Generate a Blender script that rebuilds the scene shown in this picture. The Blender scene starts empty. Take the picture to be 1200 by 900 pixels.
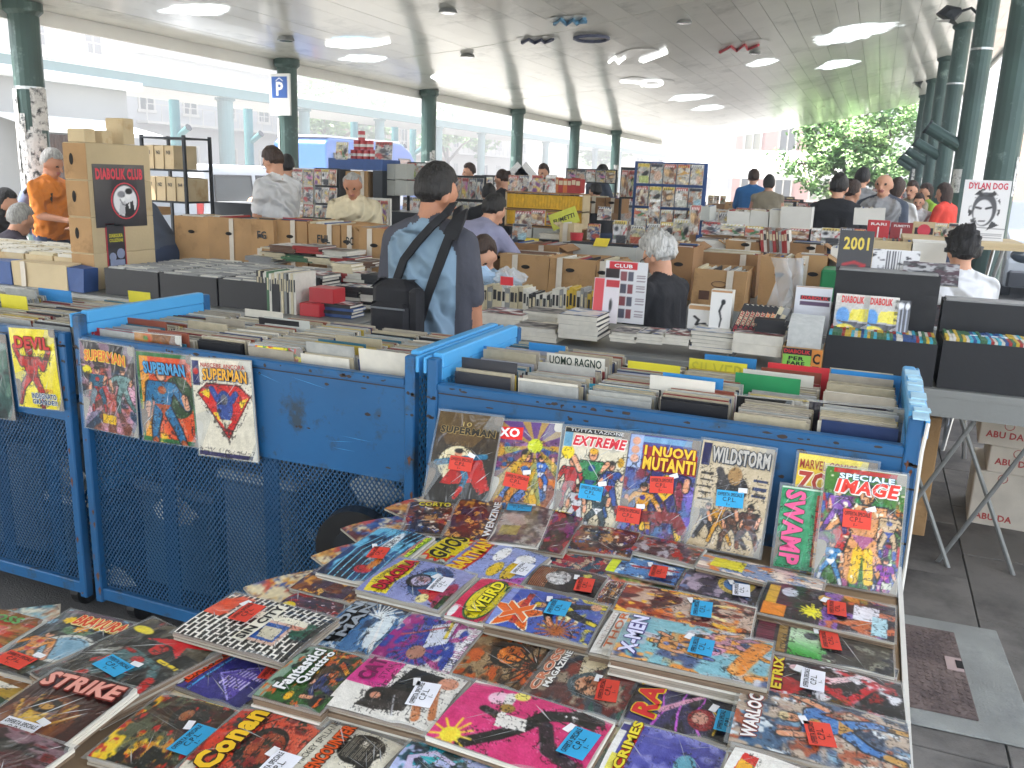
import bpy, bmesh, math, random
import numpy as np
from mathutils import Vector, Matrix, noise as mnoise
R = math.radians
rnd = random.Random(7)
scene = bpy.context.scene

# ------------------------------------------------------------------ camera
CAM_H, FPX = 1.7, 1018.0
_dn = np.array([-150., -4210., -FPX]); _dn /= np.linalg.norm(_dn)
_Z = -_dn
_Y = np.array([430., 231., -FPX]); _Y /= np.linalg.norm(_Y); _Y -= _Y.dot(_Z) * _Z; _Y /= np.linalg.norm(_Y)
_X = np.cross(_Y, _Z)
CM = np.stack([_X, _Y, _Z])
cam_data = bpy.data.cameras.new('camera')
cam = bpy.data.objects.new('camera', cam_data)
scene.collection.objects.link(cam)
cam_data.sensor_fit = 'HORIZONTAL'; cam_data.sensor_width = 36.0; cam_data.lens = 36.0 * FPX / 1200.0
cam_data.clip_start = 0.05; cam_data.clip_end = 2000
cam.matrix_world = Matrix.Translation((0, 0, CAM_H)) @ Matrix([list(r) for r in CM]).to_4x4()
scene.camera = cam

# ------------------------------------------------------------------ sky, sun, exposure
SUN_EL, SUN_AZ = 62.0, 250.0        # azimuth clockwise from +Y : the sun stands over the street on the left, a little behind
world = bpy.data.worlds.new('World'); scene.world = world; world.use_nodes = True
wn = world.node_tree; wn.nodes.clear()
sky = wn.nodes.new('ShaderNodeTexSky'); sky.sky_type = 'NISHITA'; sky.sun_disc = False
sky.sun_elevation = R(SUN_EL); sky.sun_rotation = R(SUN_AZ); sky.dust_density = 3.0; sky.air_density = 1.0
bg = wn.nodes.new('ShaderNodeBackground'); bg.inputs[1].default_value = 0.15
wo = wn.nodes.new('ShaderNodeOutputWorld')
hs_ = wn.nodes.new('ShaderNodeHueSaturation'); hs_.inputs['Saturation'].default_value = .55
wn.links.new(sky.outputs[0], hs_.inputs['Color']); wn.links.new(hs_.outputs[0], bg.inputs[0]); wn.links.new(bg.outputs[0], wo.inputs[0])
sd = bpy.data.lights.new('sun', 'SUN'); sd.energy = 3.8; sd.angle = R(0.5); sd.color = (1, .95, .88)
sun = bpy.data.objects.new('sun', sd); scene.collection.objects.link(sun)
_sdir = Vector((math.sin(R(SUN_AZ)) * math.cos(R(SUN_EL)), math.cos(R(SUN_AZ)) * math.cos(R(SUN_EL)), math.sin(R(SUN_EL))))
sun.rotation_euler = (-_sdir).to_track_quat('-Z', 'Y').to_euler()
sun.location = (0, 0, 30)
scene.view_settings.view_transform = 'Standard'; scene.view_settings.look = 'None'
scene.view_settings.exposure = 2.78; scene.view_settings.gamma = 1.0
scene.render.engine = 'CYCLES'
scene.cycles.max_bounces = 7; scene.cycles.diffuse_bounces = 5; scene.cycles.transparent_max_bounces = 12
scene.cycles.use_denoising = True; scene.cycles.sample_clamp_indirect = 6.0

# ------------------------------------------------------------------ where a sight line meets a plane of the place
def _ray(px, py):
    return CM @ np.array([px - 600., -(py - 450.), -FPX])
def onz(px, py, z):
    r = _ray(px, py); return Vector(r * ((z - CAM_H) / r[2]) + [0, 0, CAM_H])
def ony(px, py, y):
    r = _ray(px, py); return Vector(r * (y / r[1]) + [0, 0, CAM_H])
def onx(px, py, x):
    r = _ray(px, py); return Vector(r * (x / r[0]) + [0, 0, CAM_H])

# ------------------------------------------------------------------ materials
MATS = {}
def lin(c):
    return tuple((x / 12.92 if x <= .04045 else ((x + .055) / 1.055) ** 2.4) for x in c)
def hx(s):
    return lin(tuple(int(s[i:i + 2], 16) / 255. for i in (0, 2, 4)))
def mat(name, col, rough=.6, metal=0., var=.12, scale=8., bump=.0, bscale=60., coat=0., spec=.5, dirt=None, dirtamt=.3, dscale=3., trans=None, emit=None, estr=0., orand=.05):
    if name in MATS: return MATS[name]
    m = bpy.data.materials.new(name); m.use_nodes = True; MATS[name] = m
    nt = m.node_tree; N = nt.nodes; L = nt.links; b = N['Principled BSDF']
    if isinstance(col, str): col = hx(col)
    b.inputs['Roughness'].default_value = rough; b.inputs['Metallic'].default_value = metal
    b.inputs['Coat Weight'].default_value = coat; b.inputs['Coat Roughness'].default_value = .12
    b.inputs['Specular IOR Level'].default_value = spec
    tc = N.new('ShaderNodeTexCoord'); oi = N.new('ShaderNodeObjectInfo')
    va = N.new('ShaderNodeVectorMath'); va.operation = 'ADD'
    L.new(tc.outputs['Object'], va.inputs[0]); L.new(oi.outputs['Random'], va.inputs[1])
    n = N.new('ShaderNodeTexNoise'); n.inputs['Scale'].default_value = scale; n.inputs['Detail'].default_value = 5
    L.new(va.outputs[0], n.inputs['Vector'])
    mr = N.new('ShaderNodeMapRange'); mr.inputs[1].default_value = .3; mr.inputs[2].default_value = .7
    mr.inputs[3].default_value = 1 - var; mr.inputs[4].default_value = 1 + var
    L.new(n.outputs[0], mr.inputs[0])
    if orand:
        orn = N.new('ShaderNodeMapRange'); orn.inputs[3].default_value = 1 - orand; orn.inputs[4].default_value = 1 + orand; L.new(oi.outputs['Random'], orn.inputs[0])
        om = N.new('ShaderNodeMath'); om.operation = 'MULTIPLY'; L.new(mr.outputs[0], om.inputs[0]); L.new(orn.outputs[0], om.inputs[1]); mr = om
    mx = N.new('ShaderNodeMix'); mx.data_type = 'RGBA'; mx.blend_type = 'MULTIPLY'; mx.inputs[0].default_value = 1
    mx.inputs[6].default_value = (*col, 1); L.new(mr.outputs[0], mx.inputs[7])
    out = mx.outputs[2]
    if dirt is not None:
        if isinstance(dirt, str): dirt = hx(dirt)
        n2 = N.new('ShaderNodeTexNoise'); n2.inputs['Scale'].default_value = dscale; n2.inputs['Detail'].default_value = 8; n2.inputs['Roughness'].default_value = .7
        L.new(va.outputs[0], n2.inputs['Vector'])
        r2 = N.new('ShaderNodeMapRange'); r2.inputs[1].default_value = .62 - dirtamt * .3; r2.inputs[2].default_value = .72 - dirtamt * .2
        L.new(n2.outputs[0], r2.inputs[0])
        m2 = N.new('ShaderNodeMix'); m2.data_type = 'RGBA'; L.new(r2.outputs[0], m2.inputs[0]); L.new(out, m2.inputs[6]); m2.inputs[7].default_value = (*dirt, 1)
        out = m2.outputs[2]
    L.new(out, b.inputs['Base Color'])
    if bump:
        n3 = N.new('ShaderNodeTexNoise'); n3.inputs['Scale'].default_value = bscale; n3.inputs['Detail'].default_value = 4
        L.new(va.outputs[0], n3.inputs['Vector'])
        bp = N.new('ShaderNodeBump'); bp.inputs['Strength'].default_value = bump; bp.inputs['Distance'].default_value = .02
        L.new(n3.outputs[0], bp.inputs['Height']); L.new(bp.outputs[0], b.inputs['Normal'])
        if coat: L.new(bp.outputs[0], b.inputs['Coat Normal'])
    if trans is not None:
        b.inputs['Alpha'].default_value = trans
    if emit is not None:
        b.inputs['Emission Color'].default_value = (*emit, 1); b.inputs['Emission Strength'].default_value = estr
    return m
def attr_mat(name, rough, coat, bump, bscale, gloss_var=True):
    m = bpy.data.materials.new(name); m.use_nodes = True; MATS[name] = m
    nt = m.node_tree; N = nt.nodes; L = nt.links; b = N['Principled BSDF']
    a = N.new('ShaderNodeAttribute'); a.attribute_name = 'Col'; L.new(a.outputs['Color'], b.inputs['Base Color'])
    b.inputs['Roughness'].default_value = rough; b.inputs['Coat Weight'].default_value = coat; b.inputs['Coat Roughness'].default_value = .09
    tc = N.new('ShaderNodeTexCoord'); oi = N.new('ShaderNodeObjectInfo'); va = N.new('ShaderNodeVectorMath'); va.operation = 'ADD'
    L.new(tc.outputs['Object'], va.inputs[0]); L.new(oi.outputs['Random'], va.inputs[1])
    n = N.new('ShaderNodeTexNoise'); n.inputs['Scale'].default_value = bscale; n.inputs['Detail'].default_value = 3; n.inputs['Distortion'].default_value = 1.5
    mp = N.new('ShaderNodeMapping'); mp.inputs['Scale'].default_value = (1, .35, 1); mp.inputs['Rotation'].default_value = (0, 0, .6)
    L.new(va.outputs[0], mp.inputs[0]); L.new(mp.outputs[0], n.inputs['Vector'])
    bp = N.new('ShaderNodeBump'); bp.inputs['Strength'].default_value = bump; bp.inputs['Distance'].default_value = .02
    L.new(n.outputs[0], bp.inputs['Height']); L.new(bp.outputs[0], b.inputs['Coat Normal'])
    return m
attr_mat('cover_print', .42, .85, .75, 15.)
attr_mat('paper_print', .6, .15, .15, 22.)
def M(n): return MATS[n]
def flat(hexs, rough=.5, coat=.0):
    return mat('ink_' + hexs + ('_g' if coat else ''), hexs, rough, var=.05, scale=30, coat=coat)

mat('cardboard', 'b08a5c', .85, var=.12, scale=4, bump=.15, bscale=90, dirt='8f6c44', dirtamt=.25)
mat('cardboard_pale', 'c6b28c', .85, var=.08, scale=4, bump=.1, bscale=60, dirt='b08f62', dirtamt=.2)
mat('cardboard_dark', '96714a', .85, var=.12, scale=4, bump=.15, bscale=60)
mat('white_card', 'dcd9d0', .75, var=.06, scale=5, bump=.05)
mat('grey_card', 'b9bab2', .75, var=.06, scale=5)
mat('black_box', '17171a', .55, var=.15, scale=6, bump=.05)
mat('black_cloth', '1b1d20', .9, var=.2, scale=3, bump=.3, bscale=12)
mat('dark_hole', '140f0b', .9)
mat('blue_paint', '185888', .42, var=.10, scale=3, bump=.06, bscale=25, dirt='2c3f4e', dirtamt=.22, dscale=9)
mat('blue_light', '4a9fd6', .38, var=.06, scale=4, bump=.05, bscale=25, dirt='54606a', dirtamt=.02, dscale=10)  # blue paint lightened as if sky-lit, for the end rails; scratches share it
mat('blue_mesh', '1b4b70', .45, var=.12, scale=5)
mat('rust', '6a4028', .9, var=.3, scale=40)
mat('chip', '3a2f28', .8, var=.3, scale=40)
mat('grey_metal', '8b8c88', .45, metal=.3, var=.08, scale=3, bump=.05, dirt='70716c', dirtamt=.2)
mat('steel', 'b5b8ba', .3, metal=.9, var=.05)
mat('dark_metal', '2c3034', .5, metal=.4, var=.1)
mat('rubber', '101010', .45, var=.2)
mat('column_green', '3a524d', .45, metal=.1, var=.18, scale=3, bump=.1, bscale=20, dirt='7a8f8a', dirtamt=.15, dscale=4)
mat('teal_paint', '3d6668', .5, var=.1, scale=2)
mat('white_paint', 'e6e6e2', .5, var=.04, scale=2)
mat('page_white', 'd9d3c4', .8, var=.08, scale=25)
mat('page_grey', 'a39a8a', .8, var=.12, scale=25)
mat('page_brown', '7e6a55', .8, var=.15, scale=25)
mat('plastic_red', 'b5202a', .4, var=.05, coat=.3)
mat('plastic_green', '137a45', .4, var=.05)
mat('sleeve', 'cfd6d8', .15, var=.02, trans=.25, coat=1., bump=.3, bscale=25)
mat('glint_film', 'f4f8fa', .1, var=.02, trans=.42, coat=1.)
mat('clear_bag', 'dfe8ee', .12, var=.02, trans=.35, coat=1., bump=.6, bscale=14)
mat('glass', '26323a', .08, var=.02, coat=1.)

# ------------------------------------------------------------------ mesh building
class MB:
    def __init__(s): s.v = []; s.f = []; s.m = []
    def add(s, vs, fs, mi=0):
        o = len(s.v); s.v += [tuple(p) for p in vs]
        for f in fs: s.f.append(tuple(i + o for i in f)); s.m.append(mi)
        return s
    def box(s, x0, x1, y0, y1, z0, z1, mi=0):
        return s.add([(x0, y0, z0), (x1, y0, z0), (x1, y1, z0), (x0, y1, z0), (x0, y0, z1), (x1, y0, z1), (x1, y1, z1), (x0, y1, z1)],
                     [(0, 3, 2, 1), (4, 5, 6, 7), (0, 1, 5, 4), (1, 2, 6, 5), (2, 3, 7, 6), (3, 0, 4, 7)], mi)
    def obox(s, c, ax, ay, az, mi=0):
        c, ax, ay, az = map(Vector, (c, ax, ay, az))
        p = [c - ax - ay - az, c + ax - ay - az, c + ax + ay - az, c - ax + ay - az, c - ax - ay + az, c + ax - ay + az, c + ax + ay + az, c - ax + ay + az]
        return s.add(p, [(0, 3, 2, 1), (4, 5, 6, 7), (0, 1, 5, 4), (1, 2, 6, 5), (2, 3, 7, 6), (3, 0, 4, 7)], mi)
    def bbox(s, x0, x1, y0, y1, z0, z1, b=.01, mi=0):      # box with chamfered vertical and top edges
        P = []
        for z, i in ((z0, 0), (z1 - b, 0), (z1, b)):
            a, c, d, e = x0 + i, x1 - i, y0 + i, y1 - i
            P += [(a + b, d, z), (c - b, d, z), (c, d + b, z), (c, e - b, z), (c - b, e, z), (a + b, e, z), (a, e - b, z), (a, d + b, z)]
        F = [tuple(range(7, -1, -1)), tuple(range(16, 24))]
        for k in (0, 8):
            for j in range(8): F.append((k + j, k + (j + 1) % 8, k + 8 + (j + 1) % 8, k + 8 + j))
        return s.add(P, F, mi)
    def tube(s, pts, rad, n=8, mi=0, caps=True):
        pts = [Vector(p) for p in pts]; rs = rad if isinstance(rad, (list, tuple)) else [rad] * len(pts)
        up = None; P = []
        for i, p in enumerate(pts):
            d = (pts[min(i + 1, len(pts) - 1)] - pts[max(i - 1, 0)]).normalized()
            if up is None:
                up = d.orthogonal().normalized()
            up = (up - d * up.dot(d)).normalized(); sd_ = d.cross(up)
            for k in range(n):
                a = 2 * math.pi * k / n; P.append(p + (up * math.cos(a) + sd_ * math.sin(a)) * rs[i])
        F = []
        for i in range(len(pts) - 1):
            for k in range(n):
                F.append((i * n + k, i * n + (k + 1) % n, (i + 1) * n + (k + 1) % n, (i + 1) * n + k))
        if caps: F += [tuple(range(n - 1, -1, -1)), tuple(range((len(pts) - 1) * n, len(pts) * n))]
        return s.add(P, F, mi)
    def quad(s, a, b, c, d, mi=0): return s.add([a, b, c, d], [(0, 1, 2, 3)], mi)
    def poly(s, pts, thick, mi=0):   # polygon in XY given thickness in Z (list of (x,y,z))
        n = len(pts); P = [Vector(p) for p in pts]; Q = [p - Vector((0, 0, thick)) for p in P]
        F = [tuple(range(n)), tuple(range(2 * n - 1, n - 1, -1))]
        for i in range(n): j = (i + 1) % n; F.append((i, n + i, n + j, j))
        return s.add(P + Q, F, mi)
    def disc(s, c, r, n=16, normal=(0, 0, 1), mi=0):
        nn = Vector(normal).normalized(); u = nn.orthogonal().normalized(); w = nn.cross(u); c = Vector(c)
        return s.add([c + (u * math.cos(2 * math.pi * k / n) + w * math.sin(2 * math.pi * k / n)) * r for k in range(n)], [tuple(range(n))], mi)
    def sphere(s, c, r, n=10, mi=0):
        rx, ry, rz = r if isinstance(r, tuple) else (r, r, r); P = []; m2 = n // 2 + 1
        for i in range(1, m2):
            t = math.pi * i / m2
            for k in range(n): a = 2 * math.pi * k / n; P.append((c[0] + rx * math.sin(t) * math.cos(a), c[1] + ry * math.sin(t) * math.sin(a), c[2] + rz * math.cos(t)))
        P.append((c[0], c[1], c[2] + rz)); P.append((c[0], c[1], c[2] - rz)); T = len(P) - 2; F = []
        for i in range(m2 - 2):
            for k in range(n): F.append((i * n + k, (i + 1) * n + k, (i + 1) * n + (k + 1) % n, i * n + (k + 1) % n))
        for k in range(n): F.append((T, k, (k + 1) % n)); F.append((T + 1, (m2 - 2) * n + (k + 1) % n, (m2 - 2) * n + k))
        return s.add(P, F, mi)
    def mesh(s, name, mats, smooth=False):
        me = bpy.data.meshes.new(name); me.from_pydata(s.v, [], s.f)
        for m in mats: me.materials.append(M(m) if isinstance(m, str) else m)
        me.polygons.foreach_set('material_index', s.m)
        if smooth: me.polygons.foreach_set('use_smooth', [True] * len(s.f))
        me.update(); return me
    def build(s, name, mats, parent=None, smooth=False, loc=None):
        if not isinstance(mats, (list, tuple)): mats = [mats]
        return link(name, s.mesh(name, mats, smooth), parent, loc)
def link(name, me, parent=None, loc=None):
    o = bpy.data.objects.new(name, me); scene.collection.objects.link(o)
    if parent: o.parent = parent
    if loc is not None: o.location = loc
    return o
def thing(name, label, cat, loc=(0, 0, 0), rz=0, group=None, me=None):
    o = link(name, me); o.location = loc; o.rotation_euler = (0, 0, rz)
    return tag(o, label, cat, group)
def tag(o, label, cat, group=None):
    o['label'] = label; o['category'] = cat
    if group: o['group'] = group
    return o
def struct(o): o['kind'] = 'structure'; return o
def stuff(o): o['kind'] = 'stuff'; return o

# ------------------------------------------------------------------ lettering
TXT = {}
def text_geo(body, bold=.0):
    k = (body, bold)
    if k in TXT: return TXT[k]
    cu = bpy.data.curves.new('t', 'FONT'); cu.body = body; cu.offset = bold; cu.resolution_u = 2; cu.fill_mode = 'FRONT'; cu.space_character = 1.0 + bold * 2
    ob = bpy.data.objects.new('t', cu); me = ob.to_mesh()
    v = np.empty(len(me.vertices) * 3); me.vertices.foreach_get('co', v); v = v.reshape(-1, 3)
    f = [tuple(p.vertices) for p in me.polygons]
    ob.to_mesh_clear(); bpy.data.objects.remove(ob); bpy.data.curves.remove(cu)
    v = v[:, :2]; mn = v.min(0); mxx = v.max(0)
    v = (v - mn) / (mxx - mn)
    TXT[k] = (v, f); return TXT[k]
def put_text(mb, body, x0, x1, y0, y1, z=0., mi=0, bold=.03, fn=None, curve=0., shear=0.):
    v, f = text_geo(body, bold)
    P = []
    for a, b in v:
        x = x0 + (x1 - x0) * a + shear * b * (y1 - y0); y = y0 + (y1 - y0) * b + curve * (1 - (2 * a - 1) ** 2)
        P.append(fn(x, y) if fn else (x, y, z))
    mb.add(P, f, mi)

# ------------------------------------------------------------------ cover art: colours painted by code on a grid of vertices
class Art:
    def __init__(s, nu=72, nv=108, seed=0):
        s.nu, s.nv = nu, nv; s.r = np.random.RandomState(seed)
        s.u, s.v = np.meshgrid(np.linspace(0, 1, nu), np.linspace(0, 1.5, nv)); s.c = np.ones((nv, nu, 3)) * .8
    def C(s, h): return np.array([int(h[i:i + 2], 16) / 255. for i in (0, 2, 4)])
    def put(s, mask, h, a=1.):
        m = np.clip(mask, 0, 1)[..., None] * a; s.c = s.c * (1 - m) + s.C(h) * m; return s
    def soft(s, d): return np.clip(.5 - d * s.nu * .8, 0, 1)
    def fill(s, h): s.c[:] = s.C(h); return s
    def grad(s, h1, h2, ax=1):
        t = (s.v / 1.5 if ax else s.u)[..., None]; s.c = s.C(h1) * (1 - t) + s.C(h2) * t; return s
    def noise(s, n):
        g = s.r.rand(int(n * 1.5) + 3, n + 3); y = s.v / 1.5 * n * 1.5; x = s.u * n
        yi = y.astype(int); xi = x.astype(int); fy = y - yi; fx = x - xi; fy = fy * fy * (3 - 2 * fy); fx = fx * fx * (3 - 2 * fx)
        return (g[yi, xi] * (1 - fx) + g[yi, xi + 1] * fx) * (1 - fy) + (g[yi + 1, xi] * (1 - fx) + g[yi + 1, xi + 1] * fx) * fy
    def blobs(s, pal, n=5, th=.55, mask=None, sharp=9):
        for h in pal:
            m = np.clip((s.noise(n) * .65 + s.noise(n * 3) * .35 - th) * sharp, 0, 1)
            s.put(m if mask is None else m * mask, h)
        return s
    def ell(s, cx, cy, rx, ry, h, rot=0., a=1., ring=0.):
        c_, s_ = math.cos(rot), math.sin(rot); x = s.u - cx; y = s.v - cy
        X = (x * c_ + y * s_) / rx; Y = (-x * s_ + y * c_) / ry; d = (np.sqrt(X * X + Y * Y) - 1) * min(rx, ry)
        if ring: d = np.abs(d) - ring
        return s.put(s.soft(d), h, a)
    def poly(s, pts, h, a=1.):
        ins = np.zeros(s.u.shape, bool); n = len(pts); j = n - 1
        for i in range(n):
            xi, yi = pts[i]; xj, yj = pts[j]
            if yi != yj:
                ins ^= ((yi > s.v) != (yj > s.v)) & (s.u < (xj - xi) * (s.v - yi) / (yj - yi) + xi)
            j = i
        return s.put(ins.astype(float), h, a)
    def line(s, pts, w, h, w2=None, a=1.):
        n = len(pts) - 1
        for i in range(n):
            (x0, y0), (x1, y1) = pts[i], pts[i + 1]; dx, dy = x1 - x0, y1 - y0; q = dx * dx + dy * dy + 1e-9
            t = np.clip(((s.u - x0) * dx + (s.v - y0) * dy) / q, 0, 1); d = np.sqrt((s.u - x0 - t * dx) ** 2 + (s.v - y0 - t * dy) ** 2)
            wa = w if w2 is None else w + (w2 - w) * (i + t) / n
            s.put(s.soft(d - wa), h, a)
        return s
    def rays(s, cx, cy, n, h, a=.8, r0=0.):
        an = np.arctan2(s.v - cy, s.u - cx); d = np.hypot(s.u - cx, s.v - cy)
        s.put((np.sin(an * n + s.r.rand() * 6) > .35) * (d > r0), h, a); return s
    def burst(s, cx, cy, r, h, n=9, k=.3):
        an = np.arctan2(s.v - cy, s.u - cx); d = np.hypot(s.u - cx, s.v - cy)
        return s.put(s.soft(d - r * (1 - k * np.abs(np.sin(an * n / 2)))), h)
    def hatch(s, x0, y0, x1, y1, h, n=12, ax=1, duty=.5, a=1.):
        t = (s.v if ax else s.u) * n; return s.put(((t % 1) < duty) * (s.u > x0) * (s.u < x1) * (s.v > y0) * (s.v < y1), h, a)
    def rect(s, x0, y0, x1, y1, h, a=1.): return s.put((s.u > x0) * (s.u < x1) * (s.v > y0) * (s.v < y1) * 1., h, a)
    def hero(s, cx, cy, z, suit='2455a8', trim='c02020', skin='e0a888', hair='221a18', cape=None, seed=0):
        q = random.Random(seed); J = lambda: q.uniform(-1, 1) * .12
        P = lambda x, y: (cx + x * z, cy + y * z)
        if cape: s.poly([P(-.16, -.3), P(.16, -.3), P(.45 + J(), .35), P(.2, .2 + J()), P(-.1, .45), P(-.4 + J(), .3)], cape)
        limbs = []
        for sg in (-1, 1):
            kn = (sg * (.14 + abs(J())), .32 + J() * .5); ft = (kn[0] + sg * .08 + J(), kn[1] + .3 + J() * .5)
            limbs.append(([P(sg * .08, .08), P(*kn), P(*ft)], .075, .04, suit, trim))
            el = (sg * (.3 + J()), -.1 + J()); ha = (el[0] + sg * .06 + J(), el[1] + q.choice((-.25, .15, .2)) + J())
            limbs.append(([P(sg * .19, -.28), P(*el), P(*ha)], .06, .04, suit, skin))
        for pts, w, w2, c1, c2 in limbs: s.line(pts, (w + .02) * z, '141414', (w2 + .02) * z)
        s.poly([P(-.24, -.36), P(.24, -.36), P(.15, -.02), P(.13, .12), P(-.13, .12), P(-.15, -.02)], '141414')
        for pts, w, w2, c1, c2 in limbs:
            s.line(pts, w * z, c1, w2 * z); s.line([pts[1], pts[2]], (w2 + .004) * z, c2 if c2 == skin else c1, w2 * z)
            s.line([tuple(.4 * a + .6 * b for a, b in zip(pts[1], pts[2])), pts[2]], w2 * 1.15 * z, c2)
        s.poly([P(-.22, -.34), P(.22, -.34), P(.13, -.02), P(.11, .1), P(-.11, .1), P(-.13, -.02)], suit)
        s.poly([P(-.13, .0), P(.13, .0), P(0, .15)], trim); s.ell(*P(0, -.22), .07 * z, .06 * z, trim)
        s.ell(*P(0, -.47), .095 * z, .12 * z, '141414'); s.ell(*P(0, -.46), .075 * z, .1 * z, skin); s.ell(*P(0, -.53), .085 * z, .055 * z, hair)
        s.line([P(-.03, -.45), P(.03, -.45)], .008 * z, '301810')
        return s
    def face(s, cx, cy, z, skin='d99a72', hair='2a1810'):
        s.ell(cx, cy - .06 * z, .34 * z, .42 * z, hair); s.ell(cx, cy, .25 * z, .33 * z, skin); s.ell(cx + .1 * z, cy + .03 * z, .12 * z, .25 * z, '8a4a30', a=.4)
        for q in (-1, 1): s.ell(cx + q * .1 * z, cy - .03 * z, .05 * z, .025 * z, '1a1010'); s.line([(cx + q * .16 * z, cy - .1 * z), (cx + q * .04 * z, cy - .08 * z)], .012 * z, '1a1010')
        s.line([(cx, cy - .02 * z), (cx + .03 * z, cy + .1 * z), (cx - .02 * z, cy + .11 * z)], .01 * z, '70402a'); s.line([(cx - .07 * z, cy + .19 * z), (cx + .07 * z, cy + .18 * z)], .018 * z, '8c2020')
        for k in range(7): a = -2.6 + k * .35; s.line([(cx + .25 * z * math.cos(a), cy + .35 * z * math.sin(a)), (cx + .5 * z * math.cos(a), cy + .5 * z * math.sin(a))], .03 * z, hair, .005)
        return s
    def grain(s, a=.05):
        if s.nu > 40:      # ink work and small printed detail of the drawings
            l_ = s.c.mean(-1); k_ = 5; e_ = np.zeros_like(l_)
            for dy, dx in ((k_, 0), (-k_, 0), (0, k_), (0, -k_), (2, 2), (-2, -2)): e_ = np.maximum(e_, np.abs(s.c - np.roll(s.c, (dy, dx), (0, 1))).max(-1))
            edge = np.clip((e_ - .12) * 5, 0, 1)[..., None]
            for n_, h_, wd in ((9, .0, .028), (15, .0, .022), (12, .9, .02)):
                m = edge * (np.abs(s.noise(n_) * .7 + s.noise(n_ * 2) * .3 - .5) < wd)[..., None] * (.45 if h_ == 0 else .3) * (s.v[..., None] > .3); s.c = s.c * (1 - m) + h_ * m
            s.c = np.clip((s.c - .5) * 1.2 + .42, .01, .97)
        s.c = np.clip(s.c + (s.noise(14)[..., None] - .5) * a * 1.6 + s.r.randn(s.nv, s.nu, 1) * a * .5, .02, .97); return s
def art_mesh(name, art, w, h, material='cover_print', bow=0.):
    nu, nv = art.nu, art.nv
    X = (art.u - .5) * w; Y = (.5 - art.v / 1.5) * h
    Zz = bow * (1 - (2 * art.u - 1) ** 2) + (0 if not bow else .0012 * np.sin(art.u * 5 + art.v * 4))
    co = np.stack([X, Y, Zz], -1).reshape(-1, 3)
    i = np.arange((nv - 1) * nu).reshape(nv - 1, nu)[:, :-1].ravel()
    q = np.stack([i + nu, i + nu + 1, i + 1, i], -1)
    me = bpy.data.meshes.new(name); me.vertices.add(len(co)); me.vertices.foreach_set('co', co.ravel())
    me.loops.add(q.size); me.loops.foreach_set('vertex_index', q.ravel().astype(np.int32))
    me.polygons.add(len(q)); me.polygons.foreach_set('loop_start', np.arange(0, q.size, 4, dtype=np.int32))
    me.update(calc_edges=True)
    ca = me.color_attributes.new('Col', 'FLOAT_COLOR', 'POINT')
    c = art.c.reshape(-1, 3); l = np.where(c <= .04045, c / 12.92, ((c + .055) / 1.055) ** 2.4)
    ca.data.foreach_set('color', np.concatenate([l, np.ones((len(l), 1))], 1).ravel())
    me.materials.append(M(material)); return me
# ================================================================== the setting
GLARE_HAZE = .009
# --- ground
def ground_mat(name, c1, c2, scale, bump=.35, bs=120):
    m = mat(name, c1, .85, var=.18, scale=scale, bump=bump, bscale=bs, dirt=c2, dirtamt=.55, dscale=scale * .35); return m
ground_mat('asphalt', '504f4d', '5e5c59', 3., .4, 140)
ground_mat('street', '8a8983', '96948c', 1.5)
ground_mat('slab_stone', '726d66', '47433e', 3.2, .25, 160)
ground_mat('slab_stone_light', '8b8c86', '6d6f6e', 5., .3, 120)
ground_mat('iron', '77665f', '5a4c48', 14., .5, 60)
struct(MB().quad((-600, -600, -.125), (600, -600, -.125), (600, 600, -.125), (-600, 600, -.125)).build('street', 'street'))
g = struct(MB().box(-9.2, 2.9, -8, 60, -.12, 0).build('pavement', 'asphalt'))
g2 = MB()
for sy in range(13):
    for sx in range(5):
        x0 = .02 + sx * .56; y0 = .6 + sy * .70 + (.3 if sx % 2 else 0)
        mm = MB().bbox(x0 + .003, x0 + .557, y0 + .003, y0 + .697, .001, .010 + rnd.uniform(0, .003), .003)
        if x0 + .7 > 2.9: continue
        mm.build('paving_slab', 'slab_stone', g)
for k in range(68):
    y0 = -8 + k; MB().bbox(-9.4, -9.2, y0 + .004, y0 + .996, -.12, .012, .01).build('kerb_stone', 'slab_stone_light', g)
# manhole with a pale concrete surround
mh = thing('manhole_cover', 'square rust brown iron manhole cover set in pale concrete on the aisle floor', 'manhole cover', (.39, 3.2, .014), R(3))
MB().bbox(-.16, .27, -.39, .40, 0, .006, .003).build('concrete_surround', 'slab_stone_light', mh)
lid = MB().bbox(-.115, .105, -.30, .30, .0065, .014, .002)
for i in range(9):
    for j in range(24):
        x = -.1 + i * .024; y = -.28 + j * .0243
        if rnd.random() < .85: lid.obox((x, y, .015), (.006, .003 * (1 if (i + j) % 2 else -1), 0), (-.002, .003, 0), (0, 0, .0012))
ld = lid.build('lid', 'iron', mh)
MB().box(.045, .10, -.01, .085, .0145, .018).build('lift_plate', mat('pinkish', 'b09a94', .6), ld)
MB().box(.078, .102, .01, .065, .0185, .0195).build('lift_hole', 'dark_hole', ld)

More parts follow.
